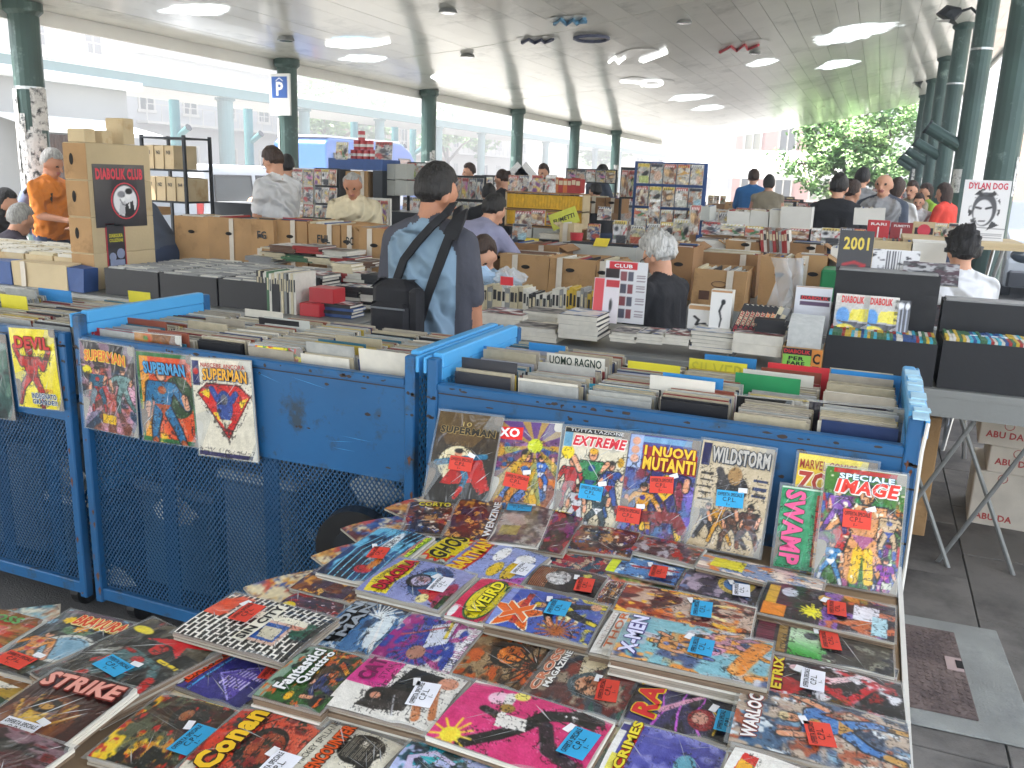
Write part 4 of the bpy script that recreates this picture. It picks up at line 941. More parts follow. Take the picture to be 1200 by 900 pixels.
# ================================================================== comics
def fit(P):
    TL, TR, BR, BL = P; r = ((TR - TL) + (BR - BL)); u = ((TL - BL) + (TR - BR)); w = (TR - TL).length * .5 + (BR - BL).length * .5; h = (TL - BL).length * .5 + (TR - BR).length * .5
    c = (TL + TR + BR + BL) / 4; n = r.cross(u).normalized(); r.normalize(); u = (u - r * u.dot(r)).normalized()
    # share the skew between both directions
    return c, r, n.cross(r), n, w, h
STK = {'r': 'd9412f', 'b': '2ea3d6', 'w': 'e9eaf2'}
mat('ink_black', '141416', .5, var=.02)
def sticker_mesh(k, W_=.064, H_=.04):
    key = ('stk', k)
    if key in TXT: return TXT[key]
    b = MB().box(-W_ / 2, W_ / 2, -H_ / 2, H_ / 2, 0, .0006); z = .001
    put_text(b, 'OFFERTA SPECIALE', -W_ * .45, W_ * .45, H_ * .16, H_ * .38, z, 1, .02); put_text(b, 'C.P.L.', -W_ * .26, W_ * .22, -H_ * .16, H_ * .1, z, 1, .01)
    put_text(b, '1-', -W_ * .1, W_ * .02, -H_ * .4, -H_ * .24, z, 1, .01)
    TXT[key] = b.mesh('price_sticker', [flat(STK[k], .6), 'ink_black']); return TXT[key]
EDGE = ['page_grey', 'page_grey', 'page_brown', 'page_brown', 'page_white']
_slab = {}
def slab(w, h, t, m):
    key = (round(w, 2), round(h, 2), t, m)
    if key not in _slab:
        _slab[key] = MB().box(-w / 2, w / 2, -h / 2, h / 2, -t, 0).mesh('pages', [m])
    return _slab[key]
def comic(label, P, art, titles=(), stick=(), n=1, t=.005, bag=True, cat='comic', wob=.9, group=None, seed=0, extra=None, standing=False):
    c, r, u, nn, w, h = fit(P)
    q = random.Random(label)
    Mx = Matrix((r, u, nn)).transposed().to_4x4(); Mx.translation = c
    o = tag(link('comic', slab(w, h, t, q.choice(EDGE))), label, cat, group); o.matrix_world = Mx
    if isinstance(art, Art): art.grain()
    me = art_mesh('front_cover', art, w - .002, h - .002, bow=.0035 if not standing else .001) if isinstance(art, Art) else art
    f = link('front_cover', me, o, (0, 0, .0008))
    for (txt, col, oc, x0, y0, x1, y1, *rest) in titles:
        op = rest[0] if rest else {}
        X0, X1 = (x0 - .5) * w, (x1 - .5) * w; Y1, Y0 = (.5 - y0) * h, (.5 - y1) * h
        z = .0055; mb = MB(); ms = []
        fn = None
        if op.get('rot'):   # runs down the cover
            cx, cy = (X0 + X1) / 2, (Y0 + Y1) / 2; L_ = Y1 - Y0; H_ = X1 - X0
            ra = lambda zz: (lambda x, y: (cx + y, cy - x, zz)) if op['rot'] < 0 else (lambda x, y: (cx - y, cy + x, zz)); X0, X1, Y0, Y1 = -L_ / 2, L_ / 2, -H_ / 2, H_ / 2
        else: ra = lambda zz: (lambda x, y: (x, y, zz))
        if op.get('plate'):
            mb.add([ra(z - .0005)(x, y) for x, y in ((X0 - .004, Y0 - .004), (X1 + .004, Y0 - .004), (X1 + .004, Y1 + .004), (X0 - .004, Y1 + .004))], [(0, 1, 2, 3)], 2 if oc else 1); 
        if oc:
            e = min(.0022, (Y1 - Y0) * .07)
            for dx, dy in ((e, 0), (-e, 0), (0, e), (0, -e), (e * 1.4, -e * 1.4)):
                put_text(mb, txt, X0 + dx, X1 + dx, Y0 + dy, Y1 + dy, 0, 1, op.get('b', .04), fn=ra(z), curve=op.get('cv', 0), shear=op.get('sh', 0)); z += .00001
        put_text(mb, txt, X0, X1, Y0, Y1, 0, 0, op.get('b', .04), fn=ra(z + .0006), curve=op.get('cv', 0), shear=op.get('sh', 0))
        mt = [flat(col)] + ([flat(oc)] if oc else []) + ([flat(op['plate'])] if op.get('plate') else [])
        mb.build('title', mt, o)
    for (k, uu, vv, rot) in stick:
        s = link('price_sticker', sticker_mesh(k), o, ((uu - .5) * w, (.5 - vv) * h, .0072)); s.rotation_euler = (0, 0, rot + q.uniform(-.14, .14)); s.scale = (q.uniform(.9, 1.1), q.uniform(.92, 1.1), 1)
        tb = MB().box(-.011, .011, -.006, .006, 0, .0004); t2 = tb.build('price_tag', flat('e8e8ea', .5), o, loc=((uu - .5) * w + .028, (.5 - vv) * h + .026, .0074)); t2.rotation_euler = (0, 0, rot + q.uniform(-.5, .5))
    if bag:
        e = .006; b = MB(); nu = 8
        b.add([(-w / 2 - e, -h / 2 - e * .6, .0004), (w / 2 + e, -h / 2 - e * .6, .0004), (w / 2 + e, h / 2 + e, .0004), (-w / 2 - e, h / 2 + e, .0004)], [(0, 1, 2, 3)]); b.build('bag_edge', 'sleeve', o)
        cr = MB()       # pale film slivers imitating glare streaks on the clear bag
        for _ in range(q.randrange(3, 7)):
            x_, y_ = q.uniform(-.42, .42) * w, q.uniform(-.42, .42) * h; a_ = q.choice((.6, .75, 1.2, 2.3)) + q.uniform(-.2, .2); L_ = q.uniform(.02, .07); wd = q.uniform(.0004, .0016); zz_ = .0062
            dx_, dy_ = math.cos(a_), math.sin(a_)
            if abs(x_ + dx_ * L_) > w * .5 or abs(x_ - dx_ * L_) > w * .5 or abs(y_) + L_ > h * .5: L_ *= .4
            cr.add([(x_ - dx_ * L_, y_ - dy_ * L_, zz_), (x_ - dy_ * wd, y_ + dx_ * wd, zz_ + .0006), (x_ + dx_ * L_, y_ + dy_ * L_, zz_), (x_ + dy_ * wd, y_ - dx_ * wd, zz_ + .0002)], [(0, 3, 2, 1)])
        stuff(cr.build('bag_glints', 'glint_film', o))
    if extra: extra(o, w, h)
    for k in range(1, n):
        dx, dy = q.uniform(-1, 1) * .003 * wob, q.uniform(-1, 1) * .003 * wob
        cc = tag(link('comic', slab(w, h, t * .86, q.choice(EDGE))), 'comic lower in the pile under the ' + ' '.join(label.split()[:9]), cat, 'comics stacked under ' + ' '.join(label.split()[:8]))
        m2 = Matrix((r, u, nn)).transposed().to_4x4() @ Matrix.Rotation(q.uniform(-1, 1) * .012 * wob, 4, 'Z'); m2.translation = c + r * dx + u * dy - nn * (t * k + .0003); cc.matrix_world = m2
    return o
def rndart(seed, pal, base, heroes=1, nu=56, nv=84):
    q = random.Random(seed); a = Art(nu, nv, seed); a.grad(base, q.choice(pal)); a.blobs(pal, 4, .56); a.blobs(pal, 9, .66)
    for k in range(heroes):
        c = [q.choice(pal) for _ in range(4)]
        a.hero(.5 + (k - (heroes - 1) / 2) * .35 + q.uniform(-.05, .05), .75 + q.uniform(-.1, .15), q.uniform(.75, 1.15) / (1 + .2 * heroes), c[0], c[1], hair=q.choice(['2a1a10', 'c8a040', '101010', '7a2a1a']), cape=c[2] if q.random() < .5 else None, seed=seed + k)
    return a
def FZ(z, *pts): return [onz(x, y, z) for x, y in pts]
PL = (Vector((0, 2.045, .812)), Vector((0, 2.172, 1.06)))
def ontilt(px, py, off=0.):
    d = Vector(_ray(px, py)); n = Vector((0, PL[1].z - PL[0].z, -(PL[1].y - PL[0].y))).normalized(); o = Vector((0, 0, CAM_H)); p0 = PL[0] - n * off
    return o + d * ((p0 - o).dot(n) / d.dot(n))
# tables under the comics
mat('board', '8d7558', .85, var=.1, scale=5, bump=.1)
t = thing('display_table', 'low table covered with comics in front of the right blue cart', 'table', (-.47, 1.2, 0))
MB().bbox(-.61, .62, -.9, .965, .775, .80, .003).build('tabletop', 'board', t)
for sx in (-.55, .56):
    for sy in (-.8, .85): MB().tube([(sx, sy, 0), (sx, sy, .775)], .018, 8).build('leg', 'grey_metal', t)
MB().box(.622, .632, -.9, .97, .74, .806).build('edge_strip', 'white_card', t)
t = thing('display_table', 'table covered with comics at the bottom left corner', 'table', (-1.75, .6, 0))
MB().bbox(-.7, .655, -.4, .46, .775, .80, .003).build('tabletop', 'board', t)
for sx in (-.6, .6):
    for sy in (-.3, .4): MB().tube([(sx, sy, 0), (sx, sy, .775)], .018, 8).build('leg', 'grey_metal', t)

# bottom layer that shows between the piles
PALS = [['c23a2a', 'e0a030', '2a4a90', 'e8d8b0', '602018'], ['2a7a90', '90c0d0', '203050', 'd0d0c0', 'b06030'], ['703080', 'c060a0', '303060', 'e0c040', 'd08060'], ['3a7a40', 'b0c060', '204020', 'd05030', 'e0d090'], ['805030', 'c09050', '402818', 'e0b070', '903020'], ['404048', '8a8a90', '202028', 'c03030', 'd8d8d8']]
for i in range(34):
    q = random.Random(i + 500); gx, gy = i % 6, i // 6
    cx = -1.0 + gx * .215 + q.uniform(-.02, .02); cy = 1.02 + gy * .19 + q.uniform(-.02, .02)
    if cy > 2.02: continue
    a = R(62 + q.uniform(-9, 9)) if gx < 4 else R(85 + q.uniform(-5, 5)); r = Vector((math.cos(a), math.sin(a), 0)) * .085; u = Vector((-r.y, r.x, 0)) * 1.5; c = Vector((min(cx, .01), cy, .8065 + (i % 3) * .0006))
    pal = PALS[i % 6]; comic('comic of the bottom layer showing in gaps between the piles', [c - r + u, c + r + u, c + r - u, c - r - u], rndart(i, pal, q.choice(pal), 1, 24, 36), n=1, bag=False, group='comics of the bottom layer on the table')
for i in range(10):
    q = random.Random(i + 700); c = Vector((-1.2 - (i % 5) * .22, 1.02 - (i // 5) * .22, .8065)); a = R(q.uniform(10, 60)); r = Vector((math.cos(a), math.sin(a), 0)) * .085; u = Vector((-r.y, r.x, 0)) * 1.5
    pal = PALS[i % 6]; comic('comic of the bottom layer showing at the bottom left table', [c - r + u, c + r + u, c + r - u, c - r - u], rndart(i + 60, pal, q.choice(pal), 1, 24, 36), bag=False, group='comics of the bottom layer on the left table')

A = Art
def ART(k):
    if k == 'strike': a = A(seed=1).grad('4a2a1c', '5c3420'); a.ell(.45, .95, .42, .5, '7a4a20'); a.ell(.45, 1., .3, .45, '8c5a22', ring=.03); [a.line([(.45, 1.3), (.45 + .4 * math.cos(x), .85 + .4 * math.sin(x))], .02, 'c49a3c') for x in (-2.6, -2.1, -.9, -.4)]; a.ell(.42, .95, .13, .3, 'd8b450'); a.ell(.42, .72, .09, .11, 'c9a060'); a.ell(.42, .66, .12, .1, '2a1810', ring=.03); return a
    if k == 'bravura': a = A(seed=2).grad('3a4a5c', '54564a'); a.blobs(['6a8a6a', '2a3038'], 4); a.rect(0, 0, 1, .09, '6a5a68'); a.rect(.3, .1, 1, .34, 'e0b83c'); a.ell(.62, .85, .3, .3, '8fb4c8'); a.ell(.62, .85, .32, .3, 'd8d8d0', ring=.03); a.blobs(['8fb4c8'], 6, .7); a.hero(.25, .95, .7, 'd89030', 'c04020', seed=2); a.rect(0, 1.15, .5, 1.3, 'd04028'); a.burst(.22, .26, .1, 'f0c820'); a.burst(.5, .4, .1, 'e8a828'); return a
    if k == 'xlogo': a = A(seed=3).grad('6a6456', '48484a'); a.rect(0, .3, 1, 1.5, '3c4244'); a.blobs(['8a8c84', '26282a'], 5, .6); a.poly([(.45, .0), (.6, .12), (.95, .05), (.72, .2), (.8, .42), (.6, .28), (.3, .35), (.52, .18)], 'd0303c'); a.ell(.15, .25, .13, .07, 'e8d820'); a.hero(.55, .9, 1.0, '5a7a7c', 'c83030', 'c83030', 'c83030', cape='20282c', seed=8); a.line([(.1, .75), (.3, .5), (.6, .55), (.9, .6)], .025, '1a1a1c'); a.rect(.7, .52, .95, .58, 'e8d030'); a.blobs(['b02020'], 5, .74); return a
    if k == 'batpurple': a = A(seed=4).grad('5a55a0', '3c3c80'); a.rect(.1, .06, 1, .3, 'e86a28'); a.line([(0, .4), (1, .38)], .02, '62b8e8'); a.poly([(.1, 1.2), (.5, .55), (.95, 1.15)], '6a5ab0'); a.line([(.1, 1.15), (.5, .55), (.95, 1.15)], .015, 'b8b0f0'); a.ell(.1, .12, .1, .09, 'f0f0f0'); a.ell(.1, .12, .1, .09, '202020', ring=.012); a.hatch(.3, .7, .5, 1.2, 'd0c8f0', 14); a.hatch(.55, .8, .7, 1.3, 'c8c0e8', 14); return a
    if k == 'fire': a = A(seed=5).grad('e8c83c', '902818', 0); a.blobs(['e05a20', 'f0d040'], 4, .5); a.poly([(.5, 0), (1, .2), (1, 1.5), (.2, 1.5), (.45, .8)], '3a2c26', .85); a.blobs(['5c2018', '2c3430', '6a6e5a'], 5, .58); a.ell(.75, .75, .2, .25, '1e1a18'); a.ell(.75, .72, .09, .1, 'a8704c'); a.blobs(['c03020'], 8, .7); return a
    if k == 'conan': a = A(seed=6).grad('d04a30', 'd87058'); a.rect(0, 0, .12, .25, 'd8d0c0'); a.line([(.1, .5), (1, .42)], .035, 'e8a020'); a.face(.5, .95, .9, 'a85a3c', '1c1814'); a.blobs(['3c4a40', '8c2a20'], 7, .64); a.line([(.75, .5), (1., .8)], .012, '303438'); return a
    if k == 'fant4': a = A(seed=7).grad('3e7a3c', '4a5a34'); a.rect(0, 0, 1, .2, '90a898'); a.rect(0, .2, .2, 1.5, '3c6a3a'); a.ell(.6, 1., .35, .3, '5a4a3a'); a.hero(.85, .9, .7, 'c86a28', 'e0a030', 'c86a28', 'c86a28', seed=9); a.hero(.4, 1.1, .6, '3a4a7a', '2a2a40', seed=10); a.ell(.15, 1.25, .1, .14, '181818'); a.line([(.55, .75), (.7, .6), (.95, .7), (.9, .95)], .02, 'e0b030'); a.blobs(['d07030', '26402a'], 7, .66); a.ell(.12, .65, .07, .08, 'e8b820'); return a
    if k == 'brick':
        a = A(84, 126, seed=8).fill('f0ece4'); 
        for r_ in range(20):
            for c_ in range(7):
                x = c_ / 6.5 - (.07 if r_ % 2 else 0); a.rect(x + .01, r_ * .075 + .012, x + .14, r_ * .075 + .063, '1c1c1e')
        a.blobs(['e05a30'], 3, .5, (a.u > .45) * (a.u < .98) * (a.v < .38) * 1.); a.ell(.7, .17, .26, .09, 'e2603a'); a.rect(.2, .72, .62, 1.2, 'd8b8a8'); a.rect(.25, .78, .57, 1.15, '2f6ab0'); a.ell(.42, .95, .08, .1, '2a1a14'); a.poly([(.3, .9), (.5, .85), (.5, 1.1), (.28, 1.12)], 'd4cdb8')
        a.ell(.55, 1.35, .18, .16, '2c6a5a'); a.ell(.62, 1.22, .09, .1, 'd89a88'); a.rect(.62, .5, .74, 1.3, 'ebe6d4'); a.rect(0, 1.42, 1, 1.5, '28241f'); return a
    if k == 'mickey': a = A(seed=9).fill('ddd8c8'); a.ell(.65, .9, .3, .42, '24221f'); a.blobs(['ddd8c8'], 8, .62, (a.u > .4) * (a.v > .5) * 1.); a.ell(.4, 1.15, .2, .12, '2a2825'); a.hatch(.45, .6, .85, 1.2, '8a857a', 30, 1, .35); return a
    if k == 'iron': a = A(seed=10).grad('4a7aa8', '5a8ab8'); a.blobs(['d8e4ec', '2a4a6a'], 4, .57); a.poly([(.05, .06), (.85, .06), (.95, .55), (.12, .6)], '22262c'); a.hatch(.1, .1, .9, .56, '6a7078', 3.9, 1, .1); [a.line([(.7, .9), (.7 + .45 * math.cos(x), .9 + .45 * math.sin(x))], .02, 'eef4f8') for x in np.arange(-1.4, 1.8, .35)]; a.ell(.45, 1.2, .35, .2, 'e2ecf2'); a.line([(.1, 1.35), (.7, 1.05)], .05, 'f2f6f8', .01); return a
    if k == 'purplered': a = A(seed=11).grad('6a5068', '7a3038'); a.blobs(['b02030', '402850'], 5, .5); a.ell(.15, .2, .16, .14, 'e8d030'); a.blobs(['e0d0d8'], 9, .72); return a
    if k == 'wood': a = A(seed=12).grad('a06838', '4a3848', 0); a.blobs(['d8a050', '6a3020', '503a58'], 4, .52); a.blobs(['e0b060'], 8, .64); return a
    if k == 'water': a = A(seed=13).grad('1c4a78', '2a6a98'); a.blobs(['7ac0dc', '14304c'], 3, .52); [a.line([(0, .3 + i * .16), (.5, .15 + i * .17), (1, .4 + i * .15)], .015, '8ed0e6') for i in range(7)]; a.ell(.65, .75, .3, .14, 'e6eef0'); a.ell(.65, .75, .2, .08, '5a3a3a'); a.hatch(.5, .7, .82, .8, 'f0f0ea', 40, 0, .7); a.ell(.2, .85, .07, .22, 'c03040'); a.burst(.32, .95, .13, 'd08a48', 13); a.rect(0, 1.3, 1, 1.42, 'd89a88'); a.rect(0, 1.4, 1, 1.5, 'a8c840'); return a
    if k == 'dracula': a = A(seed=14).grad('8f96c4', 'a0a4cc'); a.poly([(.02, .12), (.3, .05), (.95, .12), (.98, .42), (.6, .5), (.35, .44), (.05, .52)], 'ecd83c'); a.ell(.55, .95, .38, .32, '3f5a86'); a.ell(.6, .9, .18, .2, '7ab0d0'); a.face(.5, .8, .5, 'c8c0d8', '301828'); a.poly([(.1, 1.3), (.3, .9), (.42, 1.3)], 'c02a38'); a.ell(.15, 1.1, .1, .1, 'e8dca0'); a.ell(.3, 1.4, .3, .12, 'a83060'); a.rect(0, 1.4, .3, 1.5, '405a30'); return a
    if k == 'ghost': a = A(seed=15).grad('cfc8b0', '9ac0d0'); a.burst(.5, .3, .55, 'e04828', 15, .2); a.burst(.5, .3, .46, 'ecd820', 15, .2); a.blobs(['3a5a7a'], 5, .6, (a.v > .7) * 1.); return a
    if k == 'bart': a = A(seed=16).grad('a8b0dc', '90a0d0'); a.rect(0, .0, 1, .06, '808cc0'); a.line([(0, .34), (.5, .4), (1, .34)], .03, 'd83828'); a.ell(.72, .7, .22, .13, 'f4f4f0'); a.ell(.3, .85, .2, .12, 'e8c840'); a.ell(.35, 1.15, .28, .14, 'e0c030'); a.poly([(0, .9), (.25, 1.5), (0, 1.5)], 'b860b0'); a.ell(.7, 1.2, .15, .18, 'f0f0f0'); return a
    if k == 'weird': a = A(seed=17).grad('d8386a', 'c8305c'); a.ell(.5, .65, .46, .42, 'e8d828'); a.ell(.5, .65, .47, .43, '306a3c', ring=.02); a.blobs(['e8d828', '2f6a38'], 5, .62, (a.v > .8) * 1.); a.rect(.05, .0, .25, .2, 'e8a0b0'); a.ell(.1, .1, .12, .1, 'f0f0f0'); return a
    if k == 'xstar': a = A(seed=18).grad('4a66b8', '586cb0'); a.rect(.0, .0, 1, .12, '8fa0d8'); a.burst(.35, .33, .46, 'f0f0e0', 5, .55); a.burst(.35, .33, .42, 'e87a28', 5, .55); a.rect(.1, .3, .9, .4, 'c83020', .8); a.blobs(['d8c850', 'e8e0b0'], 5, .6, (a.v > .75) * 1.); a.hero(.65, .95, .8, '2a2a30', 'd8c840', hair='d8c030', seed=3); a.rays(.2, 1.1, 22, 'a06030', .8, .02) if 0 else a; [a.line([(.15, 1.0), (.15 + .3 * math.cos(x), 1.0 + .3 * math.sin(x))], .014, 'b8703c') for x in np.arange(0, 6.2, .35)]; a.ell(.85, 1.35, .1, .08, 'd8a888'); return a
    if k == 'greyface': a = A(seed=19).grad('5a4c48', '2c2c30'); a.hatch(.0, .0, .9, .4, 'c07a48', 24, 1, .3); a.ell(.5, .55, .3, .26, 'b8b8b8'); a.blobs(['6a6a6c', 'e0e0e0'], 14, .55, ((a.u - .5) ** 2 / .09 + (a.v - .55) ** 2 / .07 < 1) * 1.); a.ell(.8, 1.1, .12, .1, 'd8d040'); a.blobs(['3a2a2c'], 5, .6, (a.v > .9) * 1.); return a
    if k == 'teal': a = A(seed=20).grad('8fc0c8', '8ab8c4'); a.rect(0, 0, 1, .12, '9ab4b8'); a.blobs(['e09a50'], 3, .56, (a.v > .5) * 1.); a.blobs(['c8c8d0', '5a6a90'], 4, .6); a.ell(.6, .9, .22, .18, 'd8a0b8'); a.hero(.45, .6, .55, 'd8a060', '7a8ac0', hair='e8c060', seed=21); a.hero(.75, 1.1, .6, 'c090a0', 'e0a040', seed=22); a.line([(.2, 1.2), (.8, 1.4)], .09, 'e0964a'); a.blobs(['e8b070'], 6, .66); return a
    if k == 'fiery': a = A(seed=21).grad('a05038', '8a3a28'); a.blobs(['e0843a', 'c8b0a0', '5c2420'], 4, .52); a.blobs(['f0c050'], 7, .64); a.line([(.3, 1.2), (.45, .9), (.7, 1.0), (.8, 1.3)], .03, 'e8d8a0'); return a
    if k == 'books': a = A(seed=22).grad('6a5a58', '7a3a38'); a.blobs(['8a4a40', '5a6068', 'a89a88'], 4, .56); a.rect(0, 0, 1, .12, '8c8478', .6); a.face(.45, .85, .7, 'd8a888', '5a6a70'); a.poly([(.6, .6), (1, .5), (1, 1.), (.8, .9)], 'e0d4b8'); a.blobs(['4a7068'], 6, .66, (a.v > 1) * 1.); return a
    if k == 'ray': a = A(seed=23).grad('5a5688', '3a3a50'); a.blobs(['2e2c3c'], 3, .5); [a.line([(.0, .4 + i * .35), (.3, .5 + i * .2), (.6, .42 + i * .3), (1, .6 + i * .22)], .02, 'd070d8', .006) for i in range(3)]; a.line([(.3, .45), (.55, .75), (.75, 1.05)], .05, 'd8a0b8', .025); a.ell(.3, 1.05, .18, .2, '9c3a40'); a.ell(.32, 1.02, .1, .12, 'd8a898'); a.line([(.1, 1.25), (.4, 1.3), (.5, 1.15)], .015, 'e8c840'); return a
    if k == 'grimes': a = A(seed=24).fill('e8e8e4'); a.rect(.06, .1, 1, 1.42, '6a6cb4'); a.rect(.02, .06, .35, .16, 'e8e070'); a.poly([(.06, .16), (1, .16), (1, .3), (.06, .3)], 'd04438'); a.blobs(['5456a0', '8a8cc8'], 3, .55, (a.u > .1) * (a.v > .4) * 1.); a.ell(.45, 1.05, .2, .15, '7ac8c0', a=.7); a.rect(.8, 0, .94, .12, '4a4a90'); return a
    if k == 'pinkman': a = A(seed=25).grad('d84a88', 'd44680'); a.ell(.82, .35, .11, .11, 'f0c8d8'); a.line([(.05, .35), (.3, .6), (.5, .75), (.75, .9), (.95, 1.3)], .07, '2a2428', .09); a.line([(.6, .3), (.52, .6)], .05, '2a2428'); a.line([(.9, .45), (.6, .5)], .06, 'e8e4e0', .03); a.poly([(.4, .5), (.6, .45), (.62, .75), (.45, .8)], 'e6e2dc'); a.ell(.1, .2, .1, .1, 'f0e860'); [a.line([(.1, .2), (.1 + .25 * math.cos(x), .2 + .2 * math.sin(x))], .012, 'f0d850') for x in np.arange(0, 6, .5)]; a.ell(.95, .55, .08, .08, 'f0e480'); a.ell(.7, .5, .07, .08, 'a88a48'); a.line([(.6, .95), (.3, 1.1), (.2, 1.35)], .07, '4a3a44'); a.blobs(['e8e8e8', '1a1a1a'], 10, .5, ((a.u - .85) ** 2 + (a.v - 1.25) ** 2 < .04) * 1.); return a
    if k == 'cat': a = A(seed=26).fill('e2dfd8'); a.poly([(.45, .0), (1, 0), (1, .55), (.45, .55)], 'd84a98'); a.poly([(.1, .35), (.5, .5), (.55, 1.0), (.2, 1.0), (.1, .6)], '4a4442'); a.poly([(.5, .6), (.95, .7), (.9, 1.2), (.5, 1.1)], '1e1c1e'); a.ell(.35, .5, .13, .12, '2a2628'); a.ell(.33, .52, .06, .07, 'd8a088'); a.line([(.15, 1.2), (.6, 1.0)], .06, 'c88a64', .05); a.line([(.2, 1.4), (.7, 1.2)], .05, 'c88a64', .04); a.ell(.8, 1.3, .12, .14, 'd8a088'); a.line([(.1, .9), (.4, .75)], .01, 'c8c8cc'); return a
    if k == 'purpleman': a = A(seed=27).fill('d8d4d8'); a.ell(.45, .6, .5, .55, '4a5aa8'); a.rays(.3, .6, 16, 'c02a80', .6, .1); a.blobs(['a83088', '3a56a8'], 4, .55); a.ell(.25, .7, .13, .16, 'b88a78'); a.poly([(.35, .75), (.8, .6), (.95, 1.0), (.5, 1.1)], 'd8dce8'); a.line([(.5, .2), (.85, .95)], .02, 'c06a70'); a.line([(.6, 1.0), (.95, .9)], .03, 'e8d050'); a.hatch(0, 1.35, 1, 1.5, 'f0f0f0', 30, 0, .6); return a
    if k == 'orangeface': a = A(seed=28).grad('8a6a48', '6a5038'); a.blobs(['c86a28', '4a3828', 'a89070'], 4, .52); a.face(.62, .85, .8, 'e08a38', '241a14'); [a.line([(.5, 1.45), (.5 + .5 * math.cos(x), 1.45 + .6 * math.sin(x))], .014, '2a1e16') for x in np.arange(-2.8, -.3, .3)]; return a
    if k == 'tealviolet': a = A(seed=29).grad('2c5a68', '34443c'); a.blobs(['28a0b0', '3a3a50', 'b8c0e0'], 4, .55); a.line([(.1, .3), (.5, .2), (.8, .5), (.6, .9)], .06, 'c8c0dc', .04); a.poly([(.45, .55), (.6, .3), (.7, .65)], '2ab0b8'); return a
    if k == 'whiteT': a = A(seed=30).fill('efece6'); a.poly([(.15, .15), (.9, .2), (.85, .5), (.2, .5)], 'd83a28'); a.poly([(.35, .18), (.7, .2), (.6, .5), (.3, .5)], 'eeb838'); return a
    if k == 'warlock': a = A(seed=31).grad('5a7a98', '6a7488'); a.blobs(['8ab0c8', 'b06a50', '3a4a60', 'c0b0a0'], 5, .54); a.blobs(['d8e0e4'], 8, .68); a.hero(.6, .9, .9, '5a8ac0', 'c8a060', hair='d8c8a0', seed=31); return a
    if k == 'swirl': a = A(seed=32).grad('3a3438', '2c2c34'); a.line([(.1, .2), (.5, .5), (.2, .9), (.7, 1.2), (.9, .8)], .07, 'c8283a', .05); a.line([(.8, .3), (.6, .7), (.9, 1.1), (.6, 1.4)], .09, 'e8c8cc', .03); a.blobs(['e0e0e4', 'a82030'], 5, .6); a.rect(0, 0, 1, .13, 'b83040'); return a
    if k == 'greenpanel': a = A(seed=33).grad('48444c', '5c584e'); a.rect(.0, .02, 1, .22, '8a3c58'); a.hatch(.0, .02, 1, .22, '5a2840', 30, 0, .5); a.rect(0, .26, 1, .36, 'a08450'); a.rect(0, .38, 1, .85, 'c8e0c0'); a.put(((a.u < .5) * (a.v > .38) * (a.v < .8)) * (1 - a.u * 2), '3aa040'); a.blobs(['8c8c80', '3a3a40'], 6, .56, (a.v > .75) * 1.); a.ell(.6, .62, .1, .08, '6a6c70'); return a
    if k == 'blackburst': a = A(seed=34).grad('34323a', '3a3440'); a.rect(.3, .05, .9, .18, 'd8b040'); a.ell(.75, .3, .15, .1, 'c8d0d8'); a.rect(.0, .03, .3, .3, 'e09030'); a.burst(.3, .6, .19, 'ece42c', 13, .45); a.ell(.75, .75, .13, .12, 'd8b058'); a.blobs(['8a6ab0', 'c87850'], 5, .58, (a.v > .7) * 1.); a.rect(.35, 1.05, .75, 1.32, 'e4e4ea'); a.rect(.05, 1.25, .5, 1.42, 'b8d8e0'); return a
    if k == 'pale': a = A(seed=35).grad('b8a098', 'd0c8c0'); a.blobs(['d88a50', '8a9ab8', 'e8d8c8'], 5, .52); a.rect(.2, .15, .85, .55, 'e8dc40'); return a
    if k == 'dusk': a = A(seed=36).grad('54485c', '4a4450'); a.blobs(['7a8ab0', '302a38', 'b0a0b0'], 4, .57); a.ell(.6, 1.0, .3, .3, 'd0b860', ring=.05); a.ell(.6, 1.0, .24, .24, '5a88b8'); return a
    if k == 'greyred': a = A(seed=37).grad('8a8288', '7a6058'); a.blobs(['b84838', 'b8b4b8', '5a4c50'], 4, .54); return a
    if k == 'brown': a = A(seed=38).grad('8a5a34', '6a4630'); a.blobs(['a83828', 'c89858', '4a3020'], 4, .54); a.blobs(['4868a8', 'e8e0d0'], 8, .7); return a
    if k == 'maroon': a = A(seed=39).grad('5a2c50', '702038'); a.blobs(['b82838', '8a2a78', '3c1c2c'], 4, .52); return a
    if k == 'sleeved': a = A(seed=40).grad('8a8480', '7a6a60'); a.blobs(['a8948a', '6a5a60', 'b8b0a8'], 3, .5); a.rect(.1, .9, .5, 1.25, 'b8ac5c', .7); return a
    if k == 'swoosh': a = A(seed=41).grad('6aa0d0', '4a80b8'); a.blobs(['d8e8f0', '24406a'], 4, .54); a.rect(0, 0, 1, .2, 'd8e030'); a.line([(.5, .5), (.6, 1.4)], .05, 'b02840'); return a
    if k == 'charpink': a = A(seed=42).grad('b84860', '7a3a40'); a.blobs(['c8b098', 'c02838', '3a5a70'], 5, .54); return a
    if k == 'greenorange': a = A(seed=43).grad('b88a50', 'a87848'); a.blobs(['4a8a40', 'c85030', '8a6030'], 4, .52); return a
    if k == 'yellowgreen': a = A(seed=44).grad('a88a48', 'd8b82c'); a.rect(0, .0, 1, .3, '9a7040'); a.poly([(.3, .35), (.9, .3), (.7, .6)], 'e8e4d8'); a.rect(0, .75, 1, 1, '1c4a30'); return a
    if k == 'darkred': a = A(seed=45).grad('4a3c40', '6a2c30'); a.blobs(['2a2428', '8a7078', '7a2028'], 4, .52); return a
def dc(o, w, h): pass
S_ = dict
